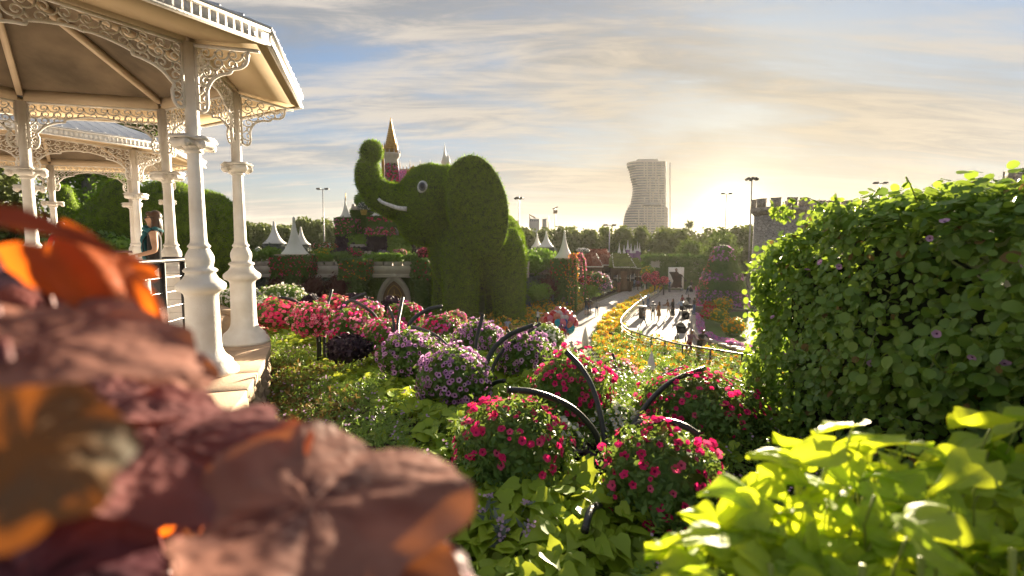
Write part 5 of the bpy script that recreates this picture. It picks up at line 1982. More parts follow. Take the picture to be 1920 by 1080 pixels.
# raised garden on the right
rg = Gp([(1304, 588), (1306, 615), (1312, 626), (1335, 637), (1397, 655), (1520, 690), (1560, 600), (1480, 582), (1398, 584)], .5)
sheet('raised_lawn', rg, .5, M_lawn)
M_rbrick = bpy.data.materials.new('retaining_brick')
M_rbrick.use_nodes = True
_N, _L = M_rbrick.node_tree.nodes, M_rbrick.node_tree.links
_b = _N['Principled BSDF']
_t = _N.new('ShaderNodeTexBrick'); _t.inputs['Scale'].default_value = 1; _t.inputs['Brick Width'].default_value = .34; _t.inputs['Row Height'].default_value = .14; _t.inputs['Mortar Size'].default_value = .012
_t.inputs['Color1'].default_value = (.34, .27, .22, 1); _t.inputs['Color2'].default_value = (.20, .15, .12, 1); _t.inputs['Mortar'].default_value = (.10, .08, .07, 1)
_g = _N.new('ShaderNodeTexCoord'); _mp = _N.new('ShaderNodeMapping'); _mp.inputs['Rotation'].default_value = (R(90), 0, 0)
_L.new(_g.outputs['Object'], _mp.inputs[0]); _L.new(_mp.outputs[0], _t.inputs['Vector']); _L.new(_t.outputs['Color'], _b.inputs['Base Color'])
_b.inputs['Roughness'].default_value = .9


def low_wall(label, pix, raise_, h):
    P = [Vector(p) for p in Gp(smooth(pix, 4), raise_)]
    t = thing('retaining_wall', label, 'wall', (P[0].x, P[0].y, plaza_z(P[0].x, P[0].y)))
    for a, b_ in zip(P, P[1:]):
        c = (a + b_) / 2
        rz = Matrix.Rotation(math.atan2((b_ - a).y, (b_ - a).x), 3, 'Z')
        z = plaza_z(c.x, c.y)
        L_ = (b_ - a).length
        M = Matrix.Translation((c.x, c.y, z)) @ rz.to_4x4()
        MB().box((0, 0, h / 2 - .1), (L_, .26, h + .2)).obj('wall_section', M_rbrick, t, M=M)
        n_ = max(1, round(L_ / .7))
        for j in range(n_):
            MB().box((-L_ / 2 + L_ * (j + .5) / n_, 0, h + .05), (L_ / n_ * .97, .40, .09)).obj('coping_stone', M_kerb, t, M=M)


low_wall('curved brick retaining wall with pale coping below the raised lawn', [(1303, 592), (1304, 614), (1310, 628), (1334, 640), (1397, 659), (1520, 694)], .5, .5)
low_wall('straight low stone wall behind the raised lawn', [(1303, 578), (1340, 580), (1398, 584), (1480, 590)], .4, .55)
flowerbed('lilac_flower_row', 'rows of lilac and pink flowers along the coping of the raised lawn', Gp([(1305, 588), (1317, 588), (1322, 622), (1340, 631), (1400, 647), (1500, 672), (1500, 682), (1397, 653), (1335, 636), (1312, 626), (1307, 614)], .6), 2200, 2600, .26, [P_pink, P_lilac, P_lilac, P_mauve], ls=.16, fs=.16, dz=.5)
flowerbed('pink_flower_row', 'hot pink flower row along the right edge of the far plaza', Gp([(1304, 532), (1314, 532), (1318, 575), (1306, 577)], .3), 900, 1700, .34, [P_hot, P_pink, P_pink], ls=.18, fs=.19, dz=.2)
flowerbed('purple_flower_row', 'purple flower row at the foot of the flower cone', Gp([(1318, 560), (1400, 566), (1450, 572), (1450, 580), (1400, 577), (1318, 572)], .5), 1800, 1500, .5, [P_mauve, P_lilac, P_mauve], ls=.2, fs=.2, dz=.3)
for k, (u, v, D, r_, lm, fl_, lab) in enumerate(((1330, 571, 47, .55, M_bedleaf, (P_red,), 'red flower clump at the foot of the flower cone'), (1356, 568, 48, .9, M_bedleaf, (P_yellow, P_orange), 'yellow flower clump at the foot of the flower cone'),
                                               (1327, 585, 42, .6, M_bedleaf, (P_red, P_hot), 'red flower clump behind the raised lawn'), (1348, 588, 41.5, .75, M_bedleaf, (P_yellow,), 'yellow flower clump behind the raised lawn'),
                                               (1378, 610, 36, .85, M_bedleaf, (P_orange, P_yellow), 'orange daisies on the raised lawn near the ivy hedge'))):
    bush('flower_clump', lab, 'flowers', W(u, v + 4, D), (r_, r_ * .8, r_ * .8), lm, fl_, 700, .2, NARROW, 150, .19)

# white pointed cones in the beds
def gcone(u, vb, vt, label, D=None):
    x, y = Gp([(u, vb)])[0]
    h = (vb - vt) * WS(y)
    t = tag(MB().lathe([(h * .13, 0), (h * .155, h * .12), (h * .165, h * .26), (h * .145, h * .42), (h * .105, h * .62), (h * .055, h * .82), (h * .012, h * .98), (0, h)], (x, y, plaza_z(x, y)), 14).obj('garden_cone', M_white, None, True), label, 'garden cone', 'white pointed cones in the flower beds')


gcone(1220, 722, 655, 'largest white pointed cone, among the orange daisies')
gcone(1097, 652, 611, 'white cone on the sunny side of the path, right of the balloons')
gcone(1043, 561, 542, 'white cone below the short castle wall')
gcone(1076, 560, 535, 'tall thin white cone at the foot of the orange flower arch')
gcone(1098, 545, 529, 'white cone in the shrub border, beside the lime bush')
gcone(1144, 533, 518, 'small white cone in front of the timber houses')
gcone(1169, 525, 511, 'farthest white cone near the end of the path')
gcone(1209, 545, 532, 'small white cone just left of the coral flower balls')
gcone(1218, 540, 525, 'small white cone in front of the coral flower balls')
for k, (u, v, w_, lab) in enumerate(((1079, 580, 1.35, 'yellow box planter by the path, nearer of two'), (1091, 576, 1.2, 'yellow box planter by the path, farther of two'), (975, 622, 1.6, 'long yellow planter in front of the elephant, left one'), (1004, 608, 1.4, 'yellow planter beside the man in the white shirt'))):
    x, y = Gp([(u, v)])[0]
    t = thing('box_planter', lab, 'planter', (x, y, plaza_z(x, y)))
    b_ = MB().prism([(x - w_ / 2, y - .3), (x + w_ / 2, y - .3), (x + w_ / 2 + .05, y + .3), (x - w_ / 2 - .05, y + .3)], plaza_z(x, y), plaza_z(x, y) + .5)
    b_.obj('box', M_pot, t)
    MB().box((x, y, plaza_z(x, y) + .52), (w_ + .12, .7, .07)).obj('rim', M_pot, t)
    bush('', '', '', (x, y, plaza_z(x, y) + .58), (w_ * .45, .28, .18), M_bedleaf, (P_yellow,), 120, .15, QUAD, 40, .12, parent=t)

# plaza railing
pr = thing('plaza_railing', 'long curved metal railing round the near end of the plaza', 'railing', (*Gp([(1165, 607)], 1.05)[0], 0))
rp = [Vector((*p, 0)) for p in Gp(smooth([(1236, 541), (1222, 549), (1205, 560), (1186, 575), (1170, 590), (1164, 600), (1167, 609), (1183, 620), (1210, 629), (1240, 637), (1272, 645), (1315, 652), (1360, 659), (1420, 669), (1500, 684)], 6), 1.05)]
for p in rp:
    p.z = plaza_z(p.x, p.y)
cum = np.concatenate([[0], np.cumsum([(b_ - a).length for a, b_ in zip(rp, rp[1:])])])


def railp(s):
    i = min(int(np.searchsorted(cum, s, 'right')) - 1, len(rp) - 2)
    return rp[i].lerp(rp[i + 1], (s - cum[i]) / (cum[i + 1] - cum[i]))


MB().tube([p + Vector((0, 0, 1.05)) for p in rp], .045, 8).obj('handrail', M_black, pr, True)
send = cum[5 * 6 + 3]
MB().tube([p + Vector((0, 0, .14)) for p in rp[:36]], .018, 6).obj('bottom_rail', M_galv, pr, True)
s = .1
pm = MB().box((0, 0, .52), (.07, .07, 1.04)).mesh('post', M_black)
bmsh = MB().box((0, 0, .58), (.032, .032, .90)).mesh('baluster', M_white)  # white paint on the balusters stands in for sun glare
while s < cum[-1]:
    p = railp(s)
    if s < send:
        link('baluster', bmsh, pr, Matrix.Translation(p))
        s += .62
    else:
        link('post', pm, pr, Matrix.Translation(p))
        s += 1.9
i0 = 33
for k in range(5):
    MB().tube([p + Vector((0, 0, .17 + .17 * k)) for p in rp[i0:]], .016, 5).obj('wire', M_steel, pr, True)

# ---------------------------------------------------------------- people
def skin_body(J, E_, sub=2):
    """one continuous figure grown over joints J {name: (x,y,z,radius)} and bones E_"""
    names = list(J)
    bm = bmesh.new()
    vs = {n: bm.verts.new(J[n][:3]) for n in names}
    bm.verts.index_update()
    for a, b_ in E_:
        bm.edges.new((vs[a], vs[b_]))
    me = bpy.data.meshes.new('tmp')
    bm.to_mesh(me)
    bm.free()
    o = bpy.data.objects.new('tmp', me)
    COL.objects.link(o)
    o.modifiers.new('skin', 'SKIN')
    sv = me.skin_vertices[0].data
    for i, n in enumerate(names):
        r = J[n][3]
        sv[i].radius = r if isinstance(r, tuple) else (r, r)
        sv[i].use_root = n == 'pelvis'
    m = o.modifiers.new('sub', 'SUBSURF'); m.levels = m.render_levels = sub
    dg = bpy.context.evaluated_depsgraph_get()
    out = bpy.data.meshes.new_from_object(o.evaluated_get(dg))
    bpy.data.objects.remove(o)
    bpy.data.meshes.remove(me)
    for p in out.polygons:
        p.use_smooth = True
    return out


BONES = [('pelvis', 'belly'), ('belly', 'chest'), ('chest', 'neck'), ('neck', 'chin'), ('chin', 'head'), ('head', 'crown')]
for s_ in 'lr':
    BONES += [('chest', 'sho' + s_), ('sho' + s_, 'elb' + s_), ('elb' + s_, 'wri' + s_), ('wri' + s_, 'han' + s_), ('pelvis', 'hip' + s_), ('hip' + s_, 'kne' + s_), ('kne' + s_, 'ank' + s_), ('ank' + s_, 'toe' + s_)]


def pose(legs=((0, 0), (0, 0)), arms=((.04, 0), (.04, 0)), lean=0.0, spread=.09, woman=False, hips=None):
    """front is -y. legs: (thigh forward, knee bend) radians left/right; arms: (swing forward, elbow bend); lean forward from the hip"""
    J = {}
    sh = .165 if woman else .195
    cl, sl2 = math.cos(lean), math.sin(lean)
    up = lambda x, z, y=0: (x, -((z - .92) * sl2) + y * cl, .92 + (z - .92) * cl + y * sl2)
    J['pelvis'] = (0, 0, .94, (.135, .105))
    J['belly'] = (*up(0, 1.10), (.115 if woman else .135, .095))
    J['chest'] = (*up(0, 1.32), (.135 if woman else .155, .11))
    J['neck'] = (*up(0, 1.475), .05)
    J['chin'] = (*up(0, 1.54, -.03), .062)
    J['head'] = (*up(0, 1.62, -.01), (.078, .092))
    J['crown'] = (*up(0, 1.70), .052)
    for k, s_ in enumerate('lr'):
        sx = -1 if k == 0 else 1
        th, kb = legs[k]
        hip = Vector((sx * spread, 0, .90))
        J['hip' + s_] = (*hip, .088)
        kn = hip + Vector((sx * .01, -math.sin(th) * .43, -math.cos(th) * .43))
        a2 = th - kb
        an = kn + Vector((0, -math.sin(a2) * .41, -math.cos(a2) * .41))
        J['kne' + s_] = (*kn, .058)
        J['ank' + s_] = (*an, .042)
        J['toe' + s_] = (an.x + sx * .02, an.y - .15, an.z - .035, .036)
        ar, eb = arms[k]
        so_ = Vector(up(sx * sh, 1.40))
        J['sho' + s_] = (*so_, .058)
        el_ = so_ + Vector((sx * .05, -math.sin(ar) * .28, -math.cos(ar) * .28))
        wr = el_ + Vector((-sx * .02 * (eb > .5), -math.sin(ar + eb) * .25, -math.cos(ar + eb) * .25))
        ha = wr + (wr - el_).normalized() * .10
        J['elb' + s_], J['wri' + s_], J['han' + s_] = (*el_, .042), (*wr, .030), (*ha, .034)
    return J


def person_mesh(J, skirt=None, shorts=False, longsl=False):
    me = skin_body(J, BONES, 1)
    segs = [(n0, n1, Vector(J[n0][:3]), Vector(J[n1][:3])) for n0, n1 in BONES]
    zmin = min(v.co.z for v in me.vertices)
    for v in me.vertices:
        v.co.z -= zmin
    # 0 skin 1 shirt 2 trousers 3 shoes 4 hair
    for p in me.polygons:
        c = p.center + Vector((0, 0, zmin))
        best, bd, bt = None, 9, 0
        for n0, n1, a, b_ in segs:
            ab = b_ - a
            t = max(0, min(1, (c - a).dot(ab) / ab.length_squared))
            d = (c - a - ab * t).length
            if d < bd:
                best, bd, bt = (n0, n1), d, t
        n0, n1 = best
        if n1 in ('chin', 'head', 'crown') or n0 == 'neck':
            m = 0
            hd_ = Vector(J['head'][:3])
            if (c.z > hd_.z + .055 or (c.y > hd_.y + .01 and c.z > hd_.z - .09)):
                m = 4
        elif n1.startswith('han') or n1.startswith('wri'):
            m = 1 if (longsl and n1.startswith('wri')) else 0
        elif n1.startswith('elb'):
            m = 1 if (longsl or bt < .6) else 0
        elif n1.startswith('toe') or (n1.startswith('ank') and bt > .93):
            m = 3
        elif n1.startswith('ank') or (n1.startswith('kne') and bt > .8):
            m = 0 if shorts else 2
        elif n1.startswith('kne') or n1.startswith('hip') or (n0 == 'pelvis' and bt < .35):
            m = 2
        else:
            m = 1
        p.material_index = m
    bm = bmesh.new()
    bm.from_mesh(me)
    hv = Vector(J['head'][:3]) - Vector((0, 0, zmin))
    if skirt:
        zt, zb, r0, r1 = skirt
        n = 16
        rings = []
        for k in range(6):
            f = k / 5
            rings.append([bm.verts.new(((r0 + (r1 - r0) * f) * math.cos(a) * (1 + .07 * f * math.sin(5 * a)), (r0 * .85 + (r1 - r0) * f) * math.sin(a) * (1 + .07 * f * math.sin(5 * a)), zt - zmin + (zb - zt) * f)) for a in [2 * math.pi * j / n for j in range(n)]])
        for k in range(5):
            for j in range(n):
                fc = bm.faces.new((rings[k][j], rings[k][(j + 1) % n], rings[k + 1][(j + 1) % n], rings[k + 1][j]))
                fc.material_index = 2
                fc.smooth = True
    # brow, nose and ears are small bumps on the head
    for (dx_, dy_, dz_, r) in ((0, -.10, -.02, .016), (-.082, 0, -.01, .02), (.082, 0, -.01, .02)):
        g = bmesh.ops.create_icosphere(bm, subdivisions=1, radius=r, matrix=Matrix.Translation(hv + Vector((dx_, dy_, dz_))))
    me2 = bpy.data.meshes.new('person')
    bm.to_mesh(me2)
    bm.free()
    return me2


SKN = [mat('skin_light', (.52, .31, .21), .55), mat('skin_tan', (.36, .20, .125), .55), mat('skin_dark', (.17, .09, .055), .55)]
HAIR = [mat('hair_black', (.015, .012, .011), .4), mat('hair_brown', (.06, .032, .018), .4)]
CL = {k: mat('cloth_' + k, c, .85) for k, c in dict(black=(.02, .02, .022), charcoal=(.055, .055, .06), grey=(.30, .30, .31), white=(.72, .70, .68), jeans=(.07, .11, .19), blue=(.10, .17, .34), tan=(.42, .26, .12),
      brown=(.20, .09, .04), pink=(.60, .22, .30), red=(.50, .03, .03), orange=(.72, .22, .02), yellow=(.70, .62, .05), maroon=(.24, .04, .06), navy=(.03, .045, .09), mauve=(.32, .18, .26), lightblue=(.35, .45, .60), cream=(.62, .55, .44), teal=(.02, .12, .15)).items()}
M_stripe = bpy.data.materials.new('striped_jersey')
M_stripe.use_nodes = True
_N, _L = M_stripe.node_tree.nodes, M_stripe.node_tree.links
_w = _N.new('ShaderNodeTexCoord'); _sx = _N.new('ShaderNodeSeparateXYZ'); _L.new(_w.outputs['Object'], _sx.inputs[0])
_mm = _N.new('ShaderNodeMath'); _mm.operation = 'PINGPONG'; _mm.inputs[1].default_value = .075; _L.new(_sx.outputs[2], _mm.inputs[0])
_m3 = _N.new('ShaderNodeMath'); _m3.operation = 'GREATER_THAN'; _m3.inputs[1].default_value = .042; _L.new(_mm.outputs[0], _m3.inputs[0])
_m4 = _N.new('ShaderNodeMix'); _m4.data_type = 'RGBA'; _m4.inputs[6].default_value = (.02, .02, .025, 1); _m4.inputs[7].default_value = (.7, .7, .7, 1); _L.new(_m3.outputs[0], _m4.inputs[0])
_L.new(_m4.outputs[2], _N['Principled BSDF'].inputs['Base Color'])
CL['stripe'] = M_stripe

PM = dict(
    stand=person_mesh(pose(((.06, .05), (-.04, .04)), ((.1, .25), (.02, .15)))),
    shorts=person_mesh(pose(((.16, .1), (-.16, .15)), ((-.2, .2), (.25, .3))), shorts=True),
    walk=person_mesh(pose(((.38, .12), (-.34, .22)), ((-.35, .3), (.4, .5)), lean=.04), longsl=True),
    stride=person_mesh(pose(((.42, .1), (-.40, .1)), ((.1, 1.3), (-.3, .3)), lean=.02, spread=.10)),
    lean=person_mesh(pose(((.05, 0), (-.22, .25)), ((.9, .7), (.8, .8)), lean=.5)),
    leanw=person_mesh(pose(((-.1, .1), (.08, .05)), ((.8, .9), (.9, .7)), lean=.42, woman=True), longsl=True),
    push=person_mesh(pose(((.2, .15), (-.22, .2)), ((.5, .9), (.5, .9)), lean=.14), longsl=True),
    dress=person_mesh(pose(((.05, .05), (-.05, .05)), ((.1, .9), (.1, .3)), woman=True), skirt=(1.12, .45, .13, .24)),
    robe=person_mesh(pose(((.05, .05), (-.05, .05)), ((.1, .6), (.1, .3)), woman=True), skirt=(1.15, .1, .14, .27), longsl=True),
    stoop=person_mesh(pose(((.1, .1), (-.2, .1)), ((.6, .3), (.5, .5)), lean=.95)),
    reach=person_mesh(pose(((.1, .05), (-.05, .04)), ((1.45, .1), (.2, .3)), woman=False), longsl=True),
    sit=person_mesh(pose(((1.45, 1.45), (1.4, 1.4)), ((.5, .7), (.5, .8)), lean=.15)),
)
hairm = MB()
hairm.ell((0, .045, 1.60), (.098, .088, .135), 12, 8)
hairm.ell((0, .062, 1.47), (.088, .060, .15), 12, 8)
HAIRLONG = hairm.mesh('long_hair', HAIR[0], True)


def person(label, u, v, ps, shirt, trs, s=1.0, rz=0, skin=1, hair=0, shoes='black', group=None, lift=0.0, longhair=False, at=None):
    x, y = at if at else Gp([(u, v)], lift)[0]
    me = PM[ps]
    o = bpy.data.objects.new('person', me)
    COL.objects.link(o)
    o.location = (x, y, plaza_z(x, y) + .02 + lift)
    o.rotation_euler = (0, 0, R(rz))
    o.scale = (s, s, s)
    ORG[o] = o.location.copy()
    if not me.materials:
        for k in range(5):
            me.materials.append(None)
    for k, m in enumerate((SKN[skin], CL[shirt], CL[trs], CL[shoes] if shoes in CL else CL['black'], HAIR[hair])):
        o.material_slots[k].link = 'OBJECT'
        o.material_slots[k].material = m
    tag(o, label, 'person', group)
    if longhair:
        h = bpy.data.objects.new('hair', HAIRLONG)
        COL.objects.link(h)
        h.parent = o
        h.location = (0, 0, -.0)
    return o


# rz 0 faces the viewer; 180 shows the back
person('man in dark shirt and light shorts walking up the path, left of a pair', 1099, 592, 'shorts', 'charcoal', 'jeans', 1.03, 175, 1)
person('man in black shirt and dark shorts walking up the path, right of a pair', 1105, 591, 'shorts', 'black', 'navy', 1.02, 185, 2)
person('person in a grey shirt and jeans walking alone on the path', 1119, 593, 'walk', 'grey', 'jeans', 1.0, 170, 1)
person('boy in a grey shirt striding across the plaza with a hand on his hip', 1207, 613, 'stride', 'grey', 'navy', .98, 60, 1)
person('person in a black and white striped top standing on the plaza', 1224, 602, 'stand', 'stripe', 'black', 1.08, 150, 2)
person('woman in a tan dress beside the person in the striped top', 1235, 602, 'dress', 'tan', 'tan', 1.05, -140, 1, longhair=True)
person('person in a brown jacket facing the striped top', 1253, 595, 'push', 'brown', 'cream', 1.05, -95, 2)
person('person in black with long dark hair behind the brown jacket', 1261, 594, 'robe', 'black', 'black', 1.03, -70, 1, longhair=True)
person('person in a pale grey sweater and black trousers pushing a pram', 1277, 592, 'push', 'lightblue', 'black', 1.0, -60, 1)
person('person in dark clothes near the small round pram', 1279, 583, 'robe', 'maroon', 'black', 1.0, 20, 1, longhair=True)
person('person in a black top behind the prams', 1290, 584, 'stand', 'black', 'charcoal', 1.03, -20, 2)
person('person in a dark jacket and blue jeans at the right edge of the plaza', 1301, 591, 'stand', 'charcoal', 'blue', 1.06, 100, 1)
person('person in a white top leaning at the plaza railing', 1206, 581, 'lean', 'white', 'jeans', 1.0, -110, 1)
person('person in jeans at the railing behind the white top', 1215, 576, 'stand', 'lightblue', 'blue', 1.0, -60, 1)
person('person in pink leaning on the far part of the railing', 1234, 553, 'lean', 'pink', 'charcoal', 1.03, 70, 1)
person('person in blue left of the poster board', 1255, 548, 'stand', 'blue', 'navy', 1.05, 10, 2)
person('person in pale blue right of the poster board', 1278, 546, 'stand', 'lightblue', 'blue', 1.08, -20, 1)
person('stooping person in a white shirt at the far right of the plaza', 1289, 553, 'stoop', 'white', 'navy', 1.05, 80, 1)
person('person in black behind the stooping white shirt', 1296, 548, 'robe', 'black', 'black', 1.05, 0, 1, longhair=True)
person('person in dark grey at the back right of the plaza', 1285, 543, 'stand', 'charcoal', 'black', 1.05, 30, 2)
person('person in a dark red robe on the far path, left of a loose group', 1160, 549, 'robe', 'maroon', 'brown', 1.05, 160, 2, longhair=True)
person('person in a bright yellow vest on the far path', 1171, 537, 'stand', 'yellow', 'navy', 1.05, 20, 2)
person('person in white on the far path', 1178, 546, 'walk', 'white', 'lightblue', 1.05, 10, 1)
person('person in grey blue beside the yellow flower strip', 1189, 544, 'stand', 'lightblue', 'jeans', 1.05, 170, 1)
person('person in mauve beside the yellow flower strip', 1196, 545, 'walk', 'mauve', 'brown', 1.05, 20, 1)
person('person in black beside the yellow flower strip', 1203, 541, 'stand', 'black', 'charcoal', 1.05, 40, 1)
person('person in pale clothes farthest up the path', 1183, 531, 'stand', 'cream', 'tan', 1.05, 20, 1)
person('farthest walker in dark clothes by the timber houses', 1166, 531, 'walk', 'navy', 'black', 1.05, -20, 1)
person('woman in a mauve top leaning on the railing close to another visitor', 1292, 706, 'leanw', 'mauve', 'maroon', 1.06, 8, 1, at=(W(1292, 640, 27.6).x, 27.6))
person('man in dark clothes leaning on the railing next to the mauve top', 1312, 706, 'lean', 'charcoal', 'black', 1.08, 10, 2, at=(W(1312, 640, 27.6).x, 27.6))
person('balloon seller in red and navy under the bunch of balloons', 1053, 661, 'stand', 'red', 'navy', 1.0, 160, 2)
person('seated person in orange among the flowers below the elephant', 945, 640, 'sit', 'orange', 'orange', 1.0, 30, 1, lift=.05)
person('seated person in lilac behind the person in orange', 951, 630, 'sit', 'lightblue', 'charcoal', 1.05, 20, 1, lift=.05)
person('man in a white shirt reaching toward the flowers, left of the balloons', 1008, 616, 'reach', 'white', 'charcoal', .98, 75, 1)
person('person in pink by the yellow planters', 1057, 583, 'robe', 'mauve', 'maroon', 1.0, 20, 1, longhair=True)
person('person in blue by the yellow planters', 1064, 585, 'sit', 'blue', 'navy', 1.0, 20, 1)
person('person in red by the yellow planters', 1070, 583, 'stand', 'red', 'navy', 1.0, 0, 1)
person('visitor in a red, white and yellow sleeved top behind the orange leaf', 140, 600, 'reach', 'red', 'navy', 1.0, -100, 1, at=(W(118, 456, 10.6).x, 10.6)).location.z = FZ
vis = [o for o in COL.objects if o.name.startswith('person') and o.get('label', '').startswith('visitor in a red')][0]
mb = MB()
for k, (m_) in enumerate(('white', 'yellow', 'black', 'red', 'white', 'yellow')):
    pass
slv = [('white', .00, .20), ('yellow', .20, .34), ('black', .34, .46), ('red', .46, .60)]
a_, b_ = Vector((-.245, -.0, 1.40)), Vector((-.25, -.53, 1.40))
for nm, t0, t1 in slv:
    o = MB().tube([a_.lerp(b_, t0), a_.lerp(b_, t1)], [.064, .060], 10).obj('sleeve_band', CL[nm])
    o.parent = vis
    o.matrix_local = Matrix.Identity(4)

# woman in the gazebo (near enough to show face, hands, scarf and bag)
def woman():
    x, y = -5.30, 7.62
    t = thing('person', 'woman in sunglasses with a teal scarf and black top, resting a hand on the railing', 'person', (x, y, FZ))
    J = pose(((.05, .04), (-.06, .05)), ((.05, .15), (.18, .75)), woman=True)
    J['head'] = (0, -.012, 1.60, (.070, .086)); J['crown'] = (0, .0, 1.675, .05); J['chin'] = (0, -.035, 1.53, .05); J['neck'] = (0, 0, 1.455, .046)
    J['elbr'] = (.25, .02, 1.13, .040); J['wrir'] = (.24, -.22, 1.06, .027); J['hanr'] = (.235, -.275, 1.045, .030)
    B = list(BONES)
    # five unequal fingers on each hand
    for s_ in 'lr':
        h = Vector(J['han' + s_][:3]); w_ = Vector(J['wri' + s_][:3])
        d = (h - w_).normalized()
        side = d.cross(Vector((0, 0, 1)) if abs(d.z) < .8 else Vector((0, 1, 0))).normalized()
        dn = d.cross(side).normalized()
        if dn.z > 0:
            dn = -dn
        for k, (off, ln) in enumerate(((-.026, .058), (-.009, .070), (.009, .066), (.026, .050))):
            a = h + side * off + d * .02
            b2 = a + d * ln * .55 + dn * .004
            c2 = b2 + d * ln * .35 + dn * ln * .35
            J['f%s%da' % (s_, k)] = (*a, .0095); J['f%s%db' % (s_, k)] = (*b2, .0085); J['f%s%dc' % (s_, k)] = (*c2, .0075)
            B += [('han' + s_, 'f%s%da' % (s_, k)), ('f%s%da' % (s_, k), 'f%s%db' % (s_, k)), ('f%s%db' % (s_, k), 'f%s%dc' % (s_, k))]
        a = w_.lerp(h, .45) - side * .03
        b2 = a - side * .02 + d * .035
        J['t%sa' % s_] = (*a, .011); J['t%sb' % s_] = (*b2, .009)
        B += [('wri' + s_, 't%sa' % s_), ('t%sa' % s_, 't%sb' % s_)]
    me = skin_body(J, B, 2)
    zmin = min(v.co.z for v in me.vertices)
    for m in (SKN[0], CL['black'], CL['charcoal'], CL['black']):
        me.materials.append(m)
    # face: brow, sockets, nose, lips and chin pushed out of the head
    for v in me.vertices:
        c = v.co
        if c.z > 1.50 and c.y < -.03:
            f = max(0, 1 - abs(c.x) / .016)
            c.y -= .022 * f * math.exp(-((c.z - 1.588) / .018) ** 2)
            c.y -= .008 * max(0, 1 - abs(c.x) / .03) * math.exp(-((c.z - 1.545) / .009) ** 2)
            c.y += .008 * math.exp(-((c.z - 1.62) / .012) ** 2) * math.exp(-((abs(c.x) - .032) / .016) ** 2)
            c.y -= .008 * max(0, 1 - abs(c.x) / .03) * math.exp(-((c.z - 1.508) / .012) ** 2)
    for p in me.polygons:
        c = p.center
        if c.z < .1:
            m = 3
        elif c.z < .93:
            m = 2 if abs(c.x) < .2 else 0
        elif c.z < 1.435 and abs(c.x) < .165 and c.y > -.16:
            m = 1
        else:
            m = 0
        p.material_index = m
    M = Matrix.Translation((x, y, FZ - zmin - .0)) @ Matrix.Rotation(R(-58), 4, 'Z')
    link('body', me, t, M)
    hb_ = MB()
    hb_.ell((0, .030, 1.632), (.088, .088, .098), 16, 10)
    hb_.ell((.055, .035, 1.53), (.045, .060, .15), 12, 10)
    hb_.ell((-.055, .035, 1.53), (.045, .060, .15), 12, 10)
    hb_.ell((0, .075, 1.50), (.075, .045, .17), 14, 10)
    hb_.ell((.088, .005, 1.43), (.03, .035, .12), 10, 8)
    hb_.ell((-.05, -.045, 1.675), (.05, .045, .035), 12, 8)
    hb_.ell((.05, -.045, 1.675), (.05, .045, .035), 12, 8)
    hm = remesh(hb_, .012, 2)
    hm.materials.clear(); hm.materials.append(HAIR[1])
    for p in hm.polygons:
        p.use_smooth = True
    link('hair', hm, t, M)
    gl = MB()
    for s in (-1, 1):
        gl.ell((s * .034, -.098, 1.612), (.031, .010, .023), 14, 8)
        gl.tube([(s * .06, -.09, 1.617), (s * .082, -.03, 1.617), (s * .084, .02, 1.61)], .004, 6)
    gl.tube([(-.012, -.104, 1.618), (.012, -.104, 1.618)], .004, 6)
    gl.obj('sunglasses', mat('sunglass_lens', (.008, .008, .009), .12, spec=.7), t, True, M)
    MB().ell((0, -.103, 1.544), (.021, .007, .007), 10, 6).obj('lips', mat('lip_red', (.42, .07, .06), .4), t, True, M)
    sc = MB()
    ring = [(.10 * math.cos(a), .092 * math.sin(a) - .012, 1.44 + .025 * math.sin(2 * a) - .02 * math.sin(a)) for a in np.linspace(0, 6.283, 18)]
    sc.tube(ring, [.036 + .010 * math.sin(i * 2.1) for i in range(18)], 10)
    sc.tube(smooth([(-.10, -.07, 1.43), (-.14, -.10, 1.30), (-.155, -.085, 1.10), (-.15, -.085, .92), (-.155, -.07, .78)], 4), [.050 + .012 * math.sin(i * 1.7) for i in range(17)], 10)
    sc.tube(smooth([(-.06, -.10, 1.42), (-.10, -.135, 1.28), (-.11, -.125, 1.08), (-.12, -.12, .95)], 4), [.042 + .010 * math.sin(i * 2.2) for i in range(13)], 10)
    sc.obj('scarf', CL['teal'], t, True, M)
    MB().tube([J['wrir'][:3], (Vector(J['wrir'][:3]) + Vector((0, .028, .006)))], .033, 12).obj('watch', CL['white'], t, True, M)
    MB().tube(smooth([(-.09, .03, 1.44), (.0, -.125, 1.30), (.10, -.13, 1.12), (.17, -.06, .96)], 4), .009, 6).obj('bag_strap', CL['black'], t, True, M)
    bg_ = MB().box((.21, -.03, .90), (.09, .24, .17))
    o = bg_.obj('handbag', CL['black'], t, False, M)
    bv = o.modifiers.new('bevel', 'BEVEL'); bv.width = .02; bv.segments = 2


woman()

